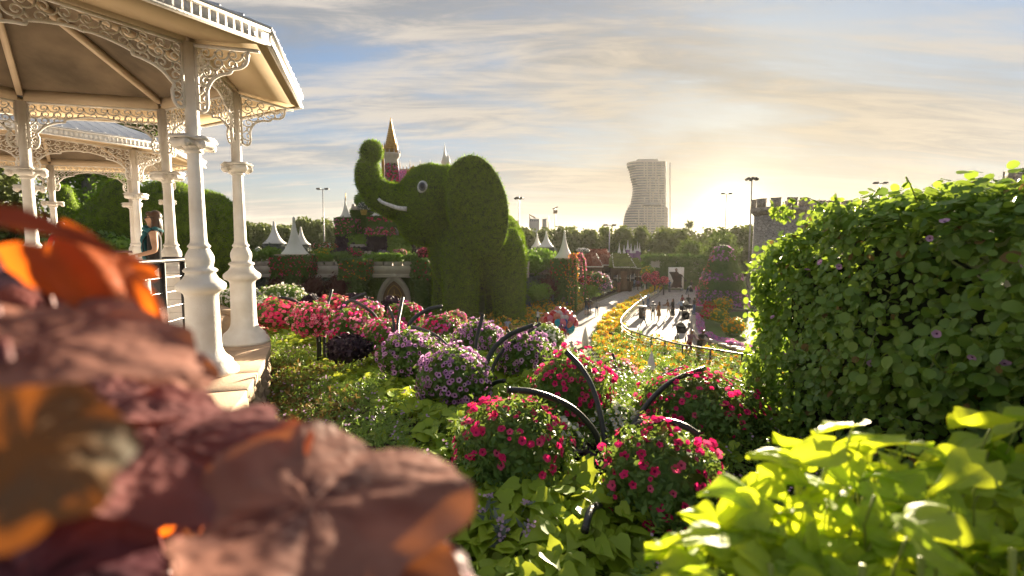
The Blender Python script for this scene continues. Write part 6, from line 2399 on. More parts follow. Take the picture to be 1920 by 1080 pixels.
# ---------------------------------------------------------------- balloons
bc = W(1049, 612, 33.0)
BCOL = [('pink', (.80, .22, .34)), ('white', (.80, .74, .72)), ('yellow', (.78, .50, .03)), ('red', (.66, .03, .03)), ('blue', (.04, .22, .60)), ('coral', (.80, .30, .22)), ('turquoise', (.02, .45, .62)), ('orange', (.78, .30, .03)), ('purple', (.35, .12, .40))]
BM = {n: mat('foil_' + n, c, .25, spec=.6, trans=.25) for n, c in BCOL}
bal = {}
for n, c in BCOL:
    b_ = MB().lathe([(.0, -.30), (.03, -.285), (.012, -.27), (.06, -.24), (.14, -.15), (.19, -.03), (.205, .07), (.185, .17), (.12, .245), (.05, .275), (0, .28)], (0, 0, 0), 14)
    bal[n] = b_.mesh('balloon', BM[n], True)
r2 = random.Random(5)
spots = []
for i in range(4000):
    p = Vector((r2.uniform(-1.1, 1.1), r2.uniform(-.9, .9), r2.uniform(-.6, 1.1)))
    e_ = (p.x / 1.06) ** 2 + (p.y / .85) ** 2 + ((p.z - .25) / .78) ** 2
    if e_ < 1 and all((p - q_).length > .25 for q_ in spots):
        spots.append(p)
    if len(spots) >= 110:
        break
hand = W(1052, 641, 33.2)
for i, p in enumerate(spots):
    w_ = p + bc
    far_up = p.z > .35 or abs(p.x) > .75
    n = r2.choice(['pink', 'white', 'pink', 'coral', 'red'] if far_up else (['yellow', 'yellow', 'orange'] if p.x < -.2 and p.z < .3 else ['blue', 'red', 'blue', 'coral', 'turquoise', 'purple']))
    o = link('balloon', bal[n], None, Matrix.Translation(w_) @ Matrix.Rotation(r2.uniform(-.5, .5), 4, 'X') @ Matrix.Rotation(r2.uniform(-.5, .5), 4, 'Y') @ Matrix.Diagonal((*[r2.uniform(.85, 1.15)] * 3, 1)))
    tag(o, n + ' balloon in the big bunch over the balloon seller', 'balloon', n + ' balloons of the seller')
L = MB()
for p in spots:
    L.tube([hand, p + bc - Vector((0, 0, .28))], .006, 4)
tag(L.obj('balloon_strings', M_steel), 'thin strings gathered from the bunch of balloons to the seller', 'strings')
for u, v, n, lab in ((1036, 618, 'orange', 'long orange foil balloon hanging low at the left of the seller'), (1042, 622, 'turquoise', 'long turquoise foil balloon hanging low beside the long orange one'), (1050, 612, 'coral', 'big coral foil balloon low in the middle of the bunch'), (1057, 620, 'white', 'big cream foil balloon low at the right of the seller')):
    o = link('balloon', bal[n], None, Matrix.Translation(W(u, v, 32.6)) @ Matrix.Diagonal((.55, .5, 1.15, 1)))
    tag(o, lab, 'balloon')

# ---------------------------------------------------------------- prams and bin
def pram(label, u, v, hoodm, rz, s=1.0):
    x, y = Gp([(u, v)])[0]
    z = plaza_z(x, y) + .02
    t = thing('pram', label, 'pram', (x, y, z))
    M = Matrix.Translation((x, y, z)) @ Matrix.Rotation(R(rz), 4, 'Z') @ Matrix.Scale(s, 4)
    sb = MB()
    sb.add([(-.22, -.35, .52), (.22, -.35, .52), (.22, .25, .50), (-.22, .25, .50), (-.25, -.38, .72), (.25, -.38, .72), (.25, .38, .92), (-.25, .38, .92)], [(0, 3, 2, 1), (0, 1, 5, 4), (1, 2, 6, 5), (2, 3, 7, 6), (3, 0, 4, 7), (4, 5, 6, 7)])
    sb.obj('seat', CL['black'], t, False, M)
    hb_ = MB()
    V = []
    for i in range(7):
        a = math.pi * .62 * i / 6
        for j in range(9):
            b2 = math.pi * j / 8
            V.append((.29 * math.cos(b2), .32 - .40 * math.sin(a) * math.sin(b2) * 1.0, .80 + .36 * math.sin(b2) * math.cos(a * .85)))
    hb_.add(V, [(i * 9 + j, i * 9 + j + 1, i * 9 + 10 + j, i * 9 + 9 + j) for i in range(6) for j in range(8)])
    hb_.obj('hood', hoodm, t, True, M)
    fr = MB()
    for s2 in (-1, 1):
        fr.tube([(s2 * .27, -.38, .16), (s2 * .26, .05, .55), (s2 * .26, .48, 1.02)], .018, 6)
        fr.tube([(s2 * .27, .36, .16), (s2 * .26, .0, .56)], .018, 6)
    fr.tube([(-.26, .48, 1.02), (.26, .48, 1.02)], .022, 6)
    fr.obj('frame', M_black, t, False, M)
    for sx in (-1, 1):
        for sy, r_ in ((-.38, .14), (.36, .17)):
            w_ = MB()
            w_.tube([(sx * .29, sy + r_ * math.cos(a), r_ + r_ * math.sin(a)) for a in np.linspace(0, 6.283, 15)], .022, 6)
            for q_ in range(4):
                a = q_ * math.pi / 4
                w_.tube([(sx * .29, sy - r_ * math.cos(a), r_ - r_ * math.sin(a)), (sx * .29, sy + r_ * math.cos(a), r_ + r_ * math.sin(a))], .006, 4)
            w_.obj('wheel', M_black, t, False, M)


pram('pram with a white hood beside the couple at the railing', 1278, 640, CL['white'], 150, 1.25)
pram('black pram standing alone in the middle right of the plaza', 1285, 612, CL['black'], 160, 1.2)
pram('round pram with a pale hood behind the pale grey sweater', 1290, 587, CL['cream'], 60, 1.1)
x, y = Gp([(1204, 597)])[0]
t = thing('litter_bin', 'tall dark litter bin with a pale lid at the plaza railing', 'bin', (x, y, 0))
MB().box((x, y, .55), (.56, .5, 1.1)).obj('bin_body', mat('bin_brown', (.07, .06, .055), .6), t)
MB().prism([(x - .38, y - .32), (x + .38, y - .32), (x + .38, y + .32), (x - .38, y + .32)], 1.12, 1.22).obj('lid', M_white, t)
MB().box((x, y - .255, .9), (.4, .02, .16)).obj('slot', M_eyed, t)

# ---------------------------------------------------------------- hanging flower balls
def flower_obj(parent, me, p, n, s):
    z = Vector(n).normalized()
    q_ = z.to_track_quat('Z', 'Y').to_matrix().to_4x4()
    M = Matrix.Translation(p) @ q_ @ Matrix.Rotation(random.uniform(0, 6.28), 4, 'Z') @ Matrix.Scale(s, 4)
    return link('flower', me, parent, M)


def tmesh(name, T, mats, smooth=True):
    L = Leaves()
    L.add(T, np.zeros((1, 3)), np.array([[1., 0, 0]]), np.array([[0, 0, 1.]]), np.ones(1))
    return L.mesh(name, mats, smooth)


FM = {}
P_pale = petal('pale_pink_petal', (.86, .36, .46), (.84, .24, .38))  # paler petals mixed in to suggest sunlit tops on the balls
P_lilac2 = petal('pale_lilac_petal', (.74, .46, .70), (.66, .34, .62))
for nm, a, b_ in (('magenta', P_magenta, P_magd), ('hot', P_hot, P_magd), ('lilac', P_lilac, P_lilacd), ('white', P_white, P_yellow), ('coral', P_coral, P_magd)):
    FM[nm] = [tmesh('flower', petal_flower(5, .24 + .1 * (nm == 'lilac') + .02 * k, .16 + .12 * k, .12 + .08 * k), [(a, dict(magenta=P_hot, hot=P_pale, lilac=P_lilac2, white=P_white, coral=P_pale)[nm], a)[k], b_]) for k in range(3)]


def flower_ball(label, u, v, wpx, kind, d, hpx=None, sprigs=0, leafm=M_balleaf, n=130, top=0.0, group=None, fs=.058, ls=.05, down=None):
    """ball of leaves with single flowers; top > 0 crowds the flowers near the top"""
    c = W(u, v, d)
    r = wpx / 2 * WS(d)
    rz = (hpx or wpx) / 2 * WS(d)
    t = thing('flower_ball', label, 'flower ball', c, group)
    near_ = wpx > 78
    n = int(n * 1.35)
    nl = int(np.clip(2600 * (r / .3) ** 2, 1500, 5200))
    L = Leaves()
    p, nr = ell_points(nl, c, (r, r, rz), .09)
    k = rng.uniform(.80, 1.05, (nl, 1))
    p = np.array(c) + (p - np.array(c)) * k
    L.add(LEAF4, p, unit(nl, -.2) + nr * .6, nr + unit(nl) * .9, ls * rng.uniform(.6, 1.35, nl))
    if sprigs:
        p, nr = ell_points(sprigs, c, (r, r, rz), .09)
        up = nr[:, 2] > -.2
        p, nr = p[up], nr[up]
        for j in range(5):
            q_ = p + (nr * .6 + np.array((0, 0, .5))) * (.018 * j) + rng.normal(size=p.shape) * .006
            L.add(NARROW, q_, unit(len(q_)) + nr * .5, unit(len(q_), .5), ls * .8 * rng.uniform(.6, 1.2, len(q_)))
    mb = MB().ell(c, (r * .82, r * .82, rz * .82), 14, 10)
    L.V.append(np.concatenate(mb.v)); L.L.append(np.array([i for f in mb.f for i in f]) + L.n); L.T.append(np.array([len(f) for f in mb.f])); L.M.append(np.full(len(mb.f), 0)); L.n += mb.n
    L.obj('foliage', leafm, t)
    p, nr = ell_points(n * 5, c, (r * 1.04, r * 1.04, rz * 1.04), .09)
    w_ = rng.random(len(p)) < (1 - top) + top * np.clip((nr[:, 2] + .1) * 1.6, 0.03, 1)
    p, nr = p[w_], nr[w_]
    p += rng.normal(size=p.shape) * .012 + nr * rng.uniform(0, .03, (len(p), 1))
    if near_:
        vis_ = (nr * (np.array((0, 0, CZ)) - p)).sum(1) > -.25 * d * .3
        order = np.argsort(~vis_, kind='stable')[:n]
        for i in order:
            nn_ = nr[i] + rng.normal(size=3) * .35 + np.array((0, -.15, .1))
            flower_obj(t, random.choice(FM[kind]), p[i], nn_, fs * .80 * random.choice((.55, .8, .9, 1, 1.1, 1.15)))
    else:
        p, nr = p[:int(n * 2.4)], nr[:int(n * 2.4)]
        fs = fs * .8
        pal = dict(magenta=[P_magenta, P_pink], hot=[P_hot, P_magenta, P_coral], lilac=[P_lilac, P_mauve, P_lilacd], white=[P_white], coral=[P_coral, P_pink], pink=[P_pink, P_magenta])[kind]
        T = low_flower((0, 0), 6)
        F_ = Leaves()
        F_.add(T, p, unit(len(p)), nr + unit(len(p)) * .4, fs * rng.uniform(.7, 1.2, len(p)), rng.integers(0, len(pal), len(p)))
        tag(F_.obj('blossoms', pal, t), kind='stuff')
    return t


GB = 'flower balls hanging from the black pipes'
flower_ball('large green ball with hot pink flowers on top, in the middle foreground', 958, 850, 212, 'magenta', 2.85, 200, 150, n=85, top=.97, fs=.054)
flower_ball('green and magenta flower ball nearest the lime leaves, right of the pipes', 1238, 905, 220, 'magenta', 2.55, 205, 150, n=80, top=.75, fs=.058)
flower_ball('broad magenta flower mound behind the pipes, in front of the ivy hedge', 1305, 775, 226, 'magenta', 3.75, 150, 180, n=110, top=.8, fs=.055)
flower_ball('tall pink flower ball between the lilac ball and the pipes', 1072, 738, 152, 'magenta', 3.9, 150, 90, n=130, top=.5, fs=.056)
flower_ball('coral pink flower ball behind the pipes, left of the white pointed cone', 1157, 716, 84, 'coral', 6.0, 92, 0, n=170, fs=.062)
flower_ball('largest lilac petunia ball with dark flower eyes', 850, 711, 134, 'lilac', 4.2, 112, 0, n=210, fs=.055, top=.2)
flower_ball('lilac petunia ball to the right of the largest one, under a black pipe', 985, 672, 112, 'lilac', 5.1, 98, 0, n=190, fs=.057, top=.25)
flower_ball('lilac petunia ball in front of the elephant legs, behind an upright pipe', 900, 640, 90, 'lilac', 6.2, 76, 0, n=190, fs=.06, top=.2)
flower_ball('flattened lilac petunia ball with lime leaves, left of the largest one', 770, 664, 112, 'lilac', 5.2, 82, 0, n=130, fs=.06, top=.5)
flower_ball('pink and lime flower ball above the flattened lilac one', 723, 631, 82, 'pink', 6.6, 62, 0, M_balllime, 95, .3, fs=.06) if False else None
FM['pink'] = [tmesh('flower', petal_flower(5, .18, .1, .12), [m_, P_magenta]) for m_ in (P_pink, P_magenta, P_pale)]
flower_ball('pink and lime flower ball above the flattened lilac one', 723, 631, 84, 'pink', 6.6, 62, 0, M_balllime, 150, .4, fs=.058)
flower_ball('pink and lime flower ball left of the lilac ball by the elephant', 828, 621, 72, 'pink', 7.6, 58, 0, M_balllime, 95, .4, fs=.07)
flower_ball('pink flower ball over a dark purple bush', 657, 610, 80, 'pink', 7.0, 60, 0, M_balleaf, 170, .3, fs=.062)
flower_ball('hot pink flower ball, second from the white column', 586, 598, 82, 'hot', 7.2, 58, 0, M_balleaf, 220, .1, fs=.062)
flower_ball('hot pink flower ball right beside the white column', 522, 588, 78, 'hot', 7.4, 52, 0, M_balleaf, 190, .1, fs=.07)
flower_ball('small hot pink flower ball behind the upright grey pipe', 626, 573, 58, 'hot', 9.2, 36, 0, M_balleaf, 90, .1, fs=.08)
flower_ball('salmon pink flower ball left of the arched door', 685, 584, 60, 'coral', 8.8, 40, 0, M_balllime, 90, .2, fs=.08)
flower_ball('pink and lime flower ball before the arched door', 760, 591, 64, 'pink', 8.2, 44, 0, M_balllime, 60, .5, fs=.07)
flower_ball('small coral flower ball at the elephant front foot', 852, 597, 40, 'coral', 10.0, 26, 0, M_balllime, 45, .3, fs=.08)
flower_ball('white flower ball in front of the balloons', 1020, 640, 68, 'white', 7.6, 62, 0, M_balleaf, 80, .3, fs=.06)
flower_ball('white flowering mound behind the bare pipes in the foreground', 1155, 808, 84, 'white', 3.5, 92, 60, M_balleaf, 150, .3, fs=.042)
flower_ball('white flower tuft on the right side of the large green ball', 1062, 850, 60, 'white', 3.15, 110, 0, M_balleaf, 45, .1, fs=.05)
for k, (u, v, w_, h_, D, lab) in enumerate(((455, 560, 70, 42, 10.5, 'white flowering bush at the foot of the wall, next to the column'), (530, 558, 84, 46, 10.8, 'largest white flowering bush at the foot of the wall'), (492, 584, 60, 52, 9.6, 'lower white flowering bush behind the hot pink balls'), (420, 566, 50, 40, 10.6, 'white flowering bush between the two front columns'))):
    flower_ball(lab, u, v, w_, 'white', D, h_, 0, M_balleaf, 110, .3, fs=.075)
for k, (u, v, w_, h_, D, lab) in enumerate(((735, 577, 44, 40, 10.5, 'dark purple bush in front of the arched door'), (668, 563, 46, 24, 11.5, 'low dark purple bush left of the arched door'), (655, 652, 78, 44, 6.3, 'dark purple leaved bush under the pink flower ball'), (583, 566, 30, 24, 10.5, 'small dark purple bush behind the hot pink balls'))):
    c = W(u, v, D)
    bush('purple_bush', lab, 'bush', c, (w_ / 2 * WS(D), w_ / 2 * WS(D), h_ / 2 * WS(D)), M_purpleleaf, (), 1500, .075, LEAF4)
c = W(1098, 905, 3.0)
bush('purple_bush', 'very dark purple plant at the foot of the foreground pipes', 'bush', (c.x, c.y, c.z - .05), (.20, .22, .22), M_purpleleaf, (), 1300, .07, HEART)


# ---------------------------------------------------------------- black arching pipes
def fountain(label, arms, hang=()):
    b0 = W(*arms[0][0][0])
    t = thing('pipe_fountain', label, 'pipe frame', (b0.x, b0.y, ground_z(b0.x, b0.y)), 'black pipe fountains that carry flower balls')
    for pts, r in arms:
        P = [W(*p) for p in smooth(pts, 5)]
        g0 = Vector((P[0].x, P[0].y, ground_z(P[0].x, P[0].y) - .05))
        if P[0].z - g0.z > .08:
            P = [g0, g0.lerp(P[0], .6)] + P
        a = MB().tube(P, r, 12).obj('arm', M_pipe, t, True)
        e_ = P[-1] - P[-2]
        e_.normalize()
        MB().tube([P[-1] - e_ * .01, P[-1] + e_ * .006], r * 1.06, 12).obj('end_cap', M_black, a, True)
    for (u, v, d, drop) in hang:
        p = W(u, v, d)
        MB().tube([p, p - Vector((0, 0, drop))], .004, 6).obj('hanger', M_black, t)


arms = [([(1136, 945, 3.0), (1131, 880, 3.0), (1120, 820, 2.98), (1085, 775, 2.95), (1045, 750, 2.92), (1000, 735, 2.88), (953, 731, 2.85)], .0185),
        ([(1138, 930, 3.02), (1136, 850, 3.1), (1128, 790, 3.2), (1112, 730, 3.35), (1090, 690, 3.45), (1062, 660, 3.5)], .0180),
        ([(1146, 930, 2.98), (1156, 870, 2.9), (1170, 825, 2.8), (1198, 796, 2.72), (1240, 789, 2.66), (1280, 798, 2.62), (1308, 815, 2.6)], .0185),
        ([(1150, 920, 3.05), (1168, 835, 3.2), (1195, 785, 3.35), (1225, 745, 3.5), (1265, 712, 3.65), (1320, 691, 3.8)], .0185),
        ([(1145, 920, 3.1), (1155, 850, 3.3), (1161, 810, 3.4), (1169, 777, 3.5)], .0150),
        ([(1130, 935, 3.05), (1120, 885, 3.1), (1100, 845, 3.15), (1072, 815, 3.2), (1035, 795, 3.25)], .0150),
        ([(1136, 985, 2.75), (1132, 958, 2.5), (1120, 948, 2.3), (1106, 960, 2.12), (1097, 994, 2.02)], .0165)]
fountain('nearest fountain of thick black pipes, in the middle foreground', arms, ((956, 733, 2.85, .06), (1306, 816, 2.6, .06), (1317, 693, 3.8, .15)))
arms = [([(1168, 790, 5.5), (1164, 735, 5.6), (1157, 695, 5.7), (1149, 664, 5.8)], .016), ([(1162, 790, 5.5), (1150, 730, 5.5), (1130, 703, 5.55), (1100, 684, 5.6)], .017), ([(1178, 790, 5.5), (1195, 735, 5.4), (1230, 708, 5.4), (1280, 689, 5.4)], .018),
        ([(1174, 790, 5.5), (1183, 750, 5.3), (1200, 730, 5.2), (1216, 731, 5.1)], .016)]
fountain('black pipe fountain around the coral pink ball, left of the white cone', arms, ((1151, 666, 5.8, .05),))
arms = [([(905, 735, 4.68), (909, 690, 4.68), (925, 655, 4.78), (955, 628, 4.88), (997, 611, 4.98)], .024), ([(915, 735, 4.68), (924, 690, 4.78), (945, 655, 4.88), (975, 634, 5.08), (1012, 607, 5.28)], .017), ([(888, 720, 4.78), (890, 670, 5.08), (894, 635, 5.18), (905, 591, 5.28)], .020),
        ([(895, 735, 4.68), (892, 690, 4.58), (880, 668, 4.48), (855, 653, 4.38)], .018), ([(900, 735, 4.58), (912, 728, 4.38), (930, 717, 4.28), (945, 714, 4.18)], .018)]
fountain('black pipe fountain between the lilac petunia balls', arms, ((993, 612, 4.98, .22), (857, 654, 4.38, .08)))
arms = [([(757, 650, 6.05), (765, 613, 6.05), (780, 594, 6.15), (804, 580, 6.25), (828, 575, 6.35)], .025), ([(762, 650, 6.05), (768, 616, 5.85), (790, 618, 5.65), (820, 632, 5.45), (845, 656, 5.25)], .022), ([(748, 650, 6.15), (746, 610, 6.45), (750, 585, 6.65), (755, 559, 6.85)], .022), ([(740, 640, 6.25), (738, 605, 6.45), (734, 588, 6.55), (728, 576, 6.65)], .018)]
fountain('black pipe fountain in front of the arched door', arms, ((826, 577, 6.35, .1),))
arms = [([(618, 640, 7.35), (626, 595, 7.35), (641, 574, 7.45), (661, 561, 7.55), (686, 551, 7.65)], .025), ([(628, 640, 7.35), (645, 580, 7.35), (659, 564, 7.35), (682, 575, 7.15), (700, 589, 7.05), (712, 606, 6.95)], .022), ([(608, 640, 7.45), (614, 575, 7.85), (618, 560, 7.95), (622, 544, 8.05)], .022),
        ([(600, 640, 7.45), (599, 580, 7.75), (594, 565, 7.85), (587, 555, 7.95)], .018), ([(596, 640, 7.35), (588, 590, 7.35), (568, 574, 7.25), (547, 562, 7.15), (523, 557, 7.05)], .022)]
fountain('farthest black pipe fountain, over the hot pink balls near the column', arms, ((524, 558, 7.05, .06), (684, 552, 7.65, .12)))
# ---------------------------------------------------------------- planted bed
def zbed(P):
    return np.array([ground_z(x, y) for x, y in P])


nb = 70000
P = np.c_[rng.uniform(-7.5, 2.0, nb), 1.2 + 10.5 * rng.random(nb) ** 1.35]
rx_ = np.interp(P[:, 1], [p[1] for p in RIM], [p[0] for p in RIM])
yc_ = np.interp(P[:, 0], CRX, CRY)
ok = (P[:, 0] > rx_ + .06) & (P[:, 1] < yc_ + .5) & (P[:, 0] > -.55 * P[:, 1] - .6) & (P[:, 0] < .62 * P[:, 1] + .3)
P = P[ok]
gz = zbed(P)
lime_spots = [(580, 660, .5), (700, 690, .4), (770, 760, .3), (860, 770, .35), (650, 760, .14), (560, 632, 1.0), (525, 625, .8), (750, 700, .55), (800, 735, .42), (690, 720, .4), (830, 800, .35), (900, 800, .3), (940, 770, .4), (830, 880, .22), (960, 1000, .5), (880, 1040, .4), (1040, 1010, .4), (1080, 1060, .4), (640, 690, .5), (730, 790, .15), (980, 740, .4), (930, 690, .4), (620, 640, .6)]
lm = np.zeros(len(P))
for u, v, r_ in lime_spots:
    c = G(u, v)
    lm = np.maximum(lm, 1.25 - np.hypot(P[:, 0] - c.x, (P[:, 1] - c.y) * .8) / r_)
lm += .35 * (np.sin(P[:, 0] * 5.1 + 1) * np.sin(P[:, 1] * 4.3)) + rng.normal(size=len(P)) * .12
lime = lm > .38
dry = (~lime) & (P[:, 0] < rx_[ok] + .75 + .3 * np.sin(P[:, 1] * 3)) & (P[:, 1] > 3.6) & (P[:, 1] < 7.0) & (rng.random(len(P)) < .42)
hump = .05 + .05 * np.sin(P[:, 0] * 3.3 + .5) * np.sin(P[:, 1] * 2.9) + .03 * np.sin(P[:, 0] * 8) * np.sin(P[:, 1] * 7)
L = Leaves()
m = lime
n = int(m.sum())
dist = P[m, 1]
L.add(HEART, np.c_[P[m], gz[m] + hump[m] + rng.uniform(.02, .15, n)], unit(n) * np.array((1, 1, .3)) + np.array((0, -.25, -.1)), unit(n) * .55 + np.array((0, -.25, .9)), (.085 + .004 * dist) * rng.uniform(.6, 1.25, n))
m = ~lime & ~dry
n = int(m.sum())
Q_ = P[m]
zq = gz[m] + hump[m]
for rep, (dz_, sc) in enumerate(((0.02, 1.0), (.07, .95), (.12, .85), (.16, .7))):
    jit = rng.normal(size=(n, 2)) * .02
    L.add(NARROW if rep else LEAF4, np.c_[Q_ + jit, zq + dz_ * rng.uniform(.6, 1.3, n)], unit(n, .25), unit(n) * .7 + np.array((0, -.2, .8)), (.052 + .002 * Q_[:, 1]) * sc * rng.uniform(.6, 1.3, n), 1)
m = dry
n = int(m.sum())
for dz_ in (.05, .12, .18):
    L.add(LEAF4, np.c_[P[m] + rng.normal(size=(n, 2)) * .03, gz[m] + dz_ * rng.uniform(.6, 1.4, n)], unit(n), unit(n, .3), .06 * rng.uniform(.6, 1.4, n), 2)
gc = L.obj('ground_cover', [M_bedlime, M_bedleaf, M_dryleaf])
tag(gc, 'low ground cover of lime vine, dark green shrublets and some dry leaves on the flower bed', 'ground cover', kind='stuff')
m = (~lime & ~dry) & (rng.random(len(P)) < .035)
n = int(m.sum())
F_ = Leaves()
for k in range(3):
    F_.add(low_flower((0, 0), 5), np.c_[P[m] + rng.normal(size=(n, 2)) * .012, gz[m] + hump[m] + .19 + rng.normal(size=n) * .015], unit(n), unit(n) * .5 + np.array((0, -.4, .9)), (.014 + .001 * P[m, 1]) * rng.uniform(.7, 1.3, n))
tag(F_.obj('tiny_flowers', [P_tiny]), 'tiny pale purple flower heads dotted over the green ground cover', 'flowers', kind='stuff')
# near vine plants whose leaves can be told apart
HM = [tmesh('leaf', HEART, M_bedlime, True)]


def vine_plant(label, u, v, r_, n, ls, m=0):
    c = G(u, v)
    t = thing('sweet_potato_vine', label, 'vine', c)
    mb = MB()
    for k in range(n):
        a, d = random.uniform(0, 6.28), r_ * math.sqrt(random.random())
        x, y = c.x + d * math.cos(a), c.y + d * math.sin(a)
        h = .05 + .15 * (1 - (d / r_) ** 2) + random.uniform(0, .09)
        z = ground_z(x, y) + h
        out = Vector((math.cos(a) * .5 + random.gauss(0, .5), math.sin(a) * .5 - .25 + random.gauss(0, .5), random.uniform(-.25, .15))).normalized()
        up = Vector((random.gauss(0, .35), -.25 + random.gauss(0, .35), 1)).normalized()
        up = (up - out * up.dot(out)).normalized()
        y_ = up.cross(out)
        s = ls * random.uniform(.65, 1.25)
        M = Matrix(((out.x, y_.x, up.x, x), (out.y, y_.y, up.y, y), (out.z, y_.z, up.z, z), (0, 0, 0, 1))) @ Matrix.Scale(s, 4)
        link('leaf', HM[0], t, M)
        if k % 3 == 0:
            mb.tube([(c.x + (x - c.x) * .5, c.y + (y - c.y) * .5, ground_z(x, y)), (x, y, z)], .0025, 4)
    mb.obj('stems', M_bedlime, t)


vine_plant('lime vine patch under the large green ball at the bottom centre', 985, 1010, .30, 90, .13)
vine_plant('lime vine patch at the bottom edge, left of the front pipe', 1080, 1050, .30, 80, .13)
vine_plant('lime vine patch beside the blurred brown leaf at the bottom', 880, 1000, .26, 60, .12)
vine_plant('lime vine patch between the largest lilac ball and the large green one', 830, 850, .28, 60, .11)
t = thing('pentas_plant', 'slender plant with small purple flowers at the bottom edge', 'plant', G(945, 1060))
c = ORG[t]
for k in range(9):
    a = random.uniform(0, 6.28)
    tip = c + Vector((.12 * math.cos(a) + .02, .10 * math.sin(a), .22 + random.uniform(-.04, .10)))
    MB().tube([c, c.lerp(tip, .5) + Vector((0, 0, .03)), tip], .003, 5).obj('stem', M_bedleaf, t)
    L = Leaves()
    q_ = np.array([c.lerp(tip, f) for f in np.linspace(.3, .95, 9) for _ in (0, 1)])
    L.add(NARROW, q_, unit(18, .2), unit(18, .6), .07 * rng.uniform(.6, 1.2, 18)).obj('leaves', M_greyleaf, t)
    L = Leaves()
    q_ = np.array(tip) + rng.normal(size=(9, 3)) * np.array((.014, .014, .006))
    L.add(low_flower((0, 0), 5), q_, unit(9), unit(9) * .5 + np.array((0, -.4, .8)), .016).obj('flower_head', P_tiny, t)

# ---------------------------------------------------------------- ivy covered hedge on the right
hx, hz1 = 1.86, 7.38
t = thing('ivy_hedge', 'tall hedge wall of round green leaves with a few pale mauve flowers, on the right', 'hedge', (2.2, 3, ground_z(2.2, 3)))
y0, y1 = -.4, 4.08
zb = 5.55
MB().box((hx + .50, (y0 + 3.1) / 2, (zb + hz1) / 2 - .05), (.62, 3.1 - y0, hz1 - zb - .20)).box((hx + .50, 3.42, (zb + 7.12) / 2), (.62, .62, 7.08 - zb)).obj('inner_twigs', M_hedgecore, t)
N_ = 42000
ar = np.array([(y1 - y0) * (hz1 - zb), .9 * (y1 - y0), .9 * (hz1 - zb)])
f = rng.choice(3, N_, p=ar / ar.sum())
yv = rng.uniform(y0, y1, N_); zv = rng.uniform(zb, hz1, N_); xv = rng.uniform(0, .9, N_)
bul = .10 * np.sin(yv * 3.1 + zv * 2.3) * np.sin(zv * 4.1 - yv * 1.3) + .05 * np.sin(yv * 9) * np.sin(zv * 8)
pos = np.zeros((N_, 3)); nr = np.zeros((N_, 3))
m = f == 0
dep = rng.random(N_) ** 2 * .16
endr = np.clip((yv - (y1 - .35)) / .35, 0, 1) ** 2 * .25
topr = np.clip((zv - (hz1 - .22)) / .22, 0, 1) ** 2 * .14
pos[m] = np.c_[hx + dep + endr + topr - bul, yv, zv][m]; nr[m] = (-1, -.18, .25)
m = f == 1
pos[m] = np.c_[hx + xv, yv, hz1 - dep * .7 + bul * .7 - np.clip(.2 - xv, 0, 1) * .5][m]; nr[m] = (-.15, -.2, 1)
m = f == 2
pos[m] = np.c_[hx + xv, y1 - dep * .8 + bul - np.clip(.25 - xv, 0, 1) * .6, zv][m]; nr[m] = (-.4, 1, .25)
pos += rng.normal(size=pos.shape) * .024
ztop = 7.42 - .34 * np.clip((pos[:, 1] - 3.05) / 1.0, 0, 1) ** 1.5
pos[:, 2] = zb + (pos[:, 2] - zb) * (ztop - zb) / (hz1 - zb)
clump_ = np.sin(pos[:, 1] * 7.3 + 2 * np.sin(pos[:, 2] * 3)) * np.sin(pos[:, 2] * 8.1 + 1.5 * np.sin(pos[:, 1] * 4)) + .5 * np.sin(pos[:, 1] * 17) * np.sin(pos[:, 2] * 19)
keep_ = rng.random(N_) < np.clip(.8 + .5 * clump_, .36, 1)
pos[:, 0] -= .045 * np.clip(clump_, -.6, 1) * (f == 0)
pos, nr = pos[keep_], nr[keep_]
# long shoots that stick out at the top and the end
ns = 46
sh = MB()
for k in range(ns):
    if k < 30:
        p0 = np.array((hx + rng.uniform(0, .5), rng.uniform(.6, y1), hz1 - .02)); d_ = np.array((rng.normal() * .5, rng.normal() * .5, 1.0))
        ln = rng.uniform(.08, .2)
    else:
        p0 = np.array((hx + .05, rng.uniform(1.2, y1), rng.uniform(6.0, hz1))); d_ = np.array((-.7, rng.normal() * .8, rng.normal() * .7))
        ln = rng.uniform(.12, .3)
    q_ = np.array([p0 + d_ * ln * s + np.array((0, 0, -.25 * ln * s * s)) for s in np.linspace(0, 1, 6)])
    sh.tube(q_, .0028, 5)
    q2_ = np.repeat(q_[1:], 2, 0)
    pos = np.concatenate([pos, q2_]); nr = np.concatenate([nr, unit(len(q2_), .6)])
tag(sh.obj('vine_shoots', mat('vine_stem', (.16, .20, .05), .6), t), kind='stuff')
NN = len(pos)
nrm = nr + rng.normal(size=(NN, 3)) * .55 + np.array((0, 0, .25))
xd = rng.normal(size=(NN, 3)) + np.array((-.25, -.2, -.5))
ssz = (.044 + .010 * np.clip(3 - pos[:, 1], 0, 2)) * np.clip(rng.lognormal(-.1, .32, NN), .4, 1.3)
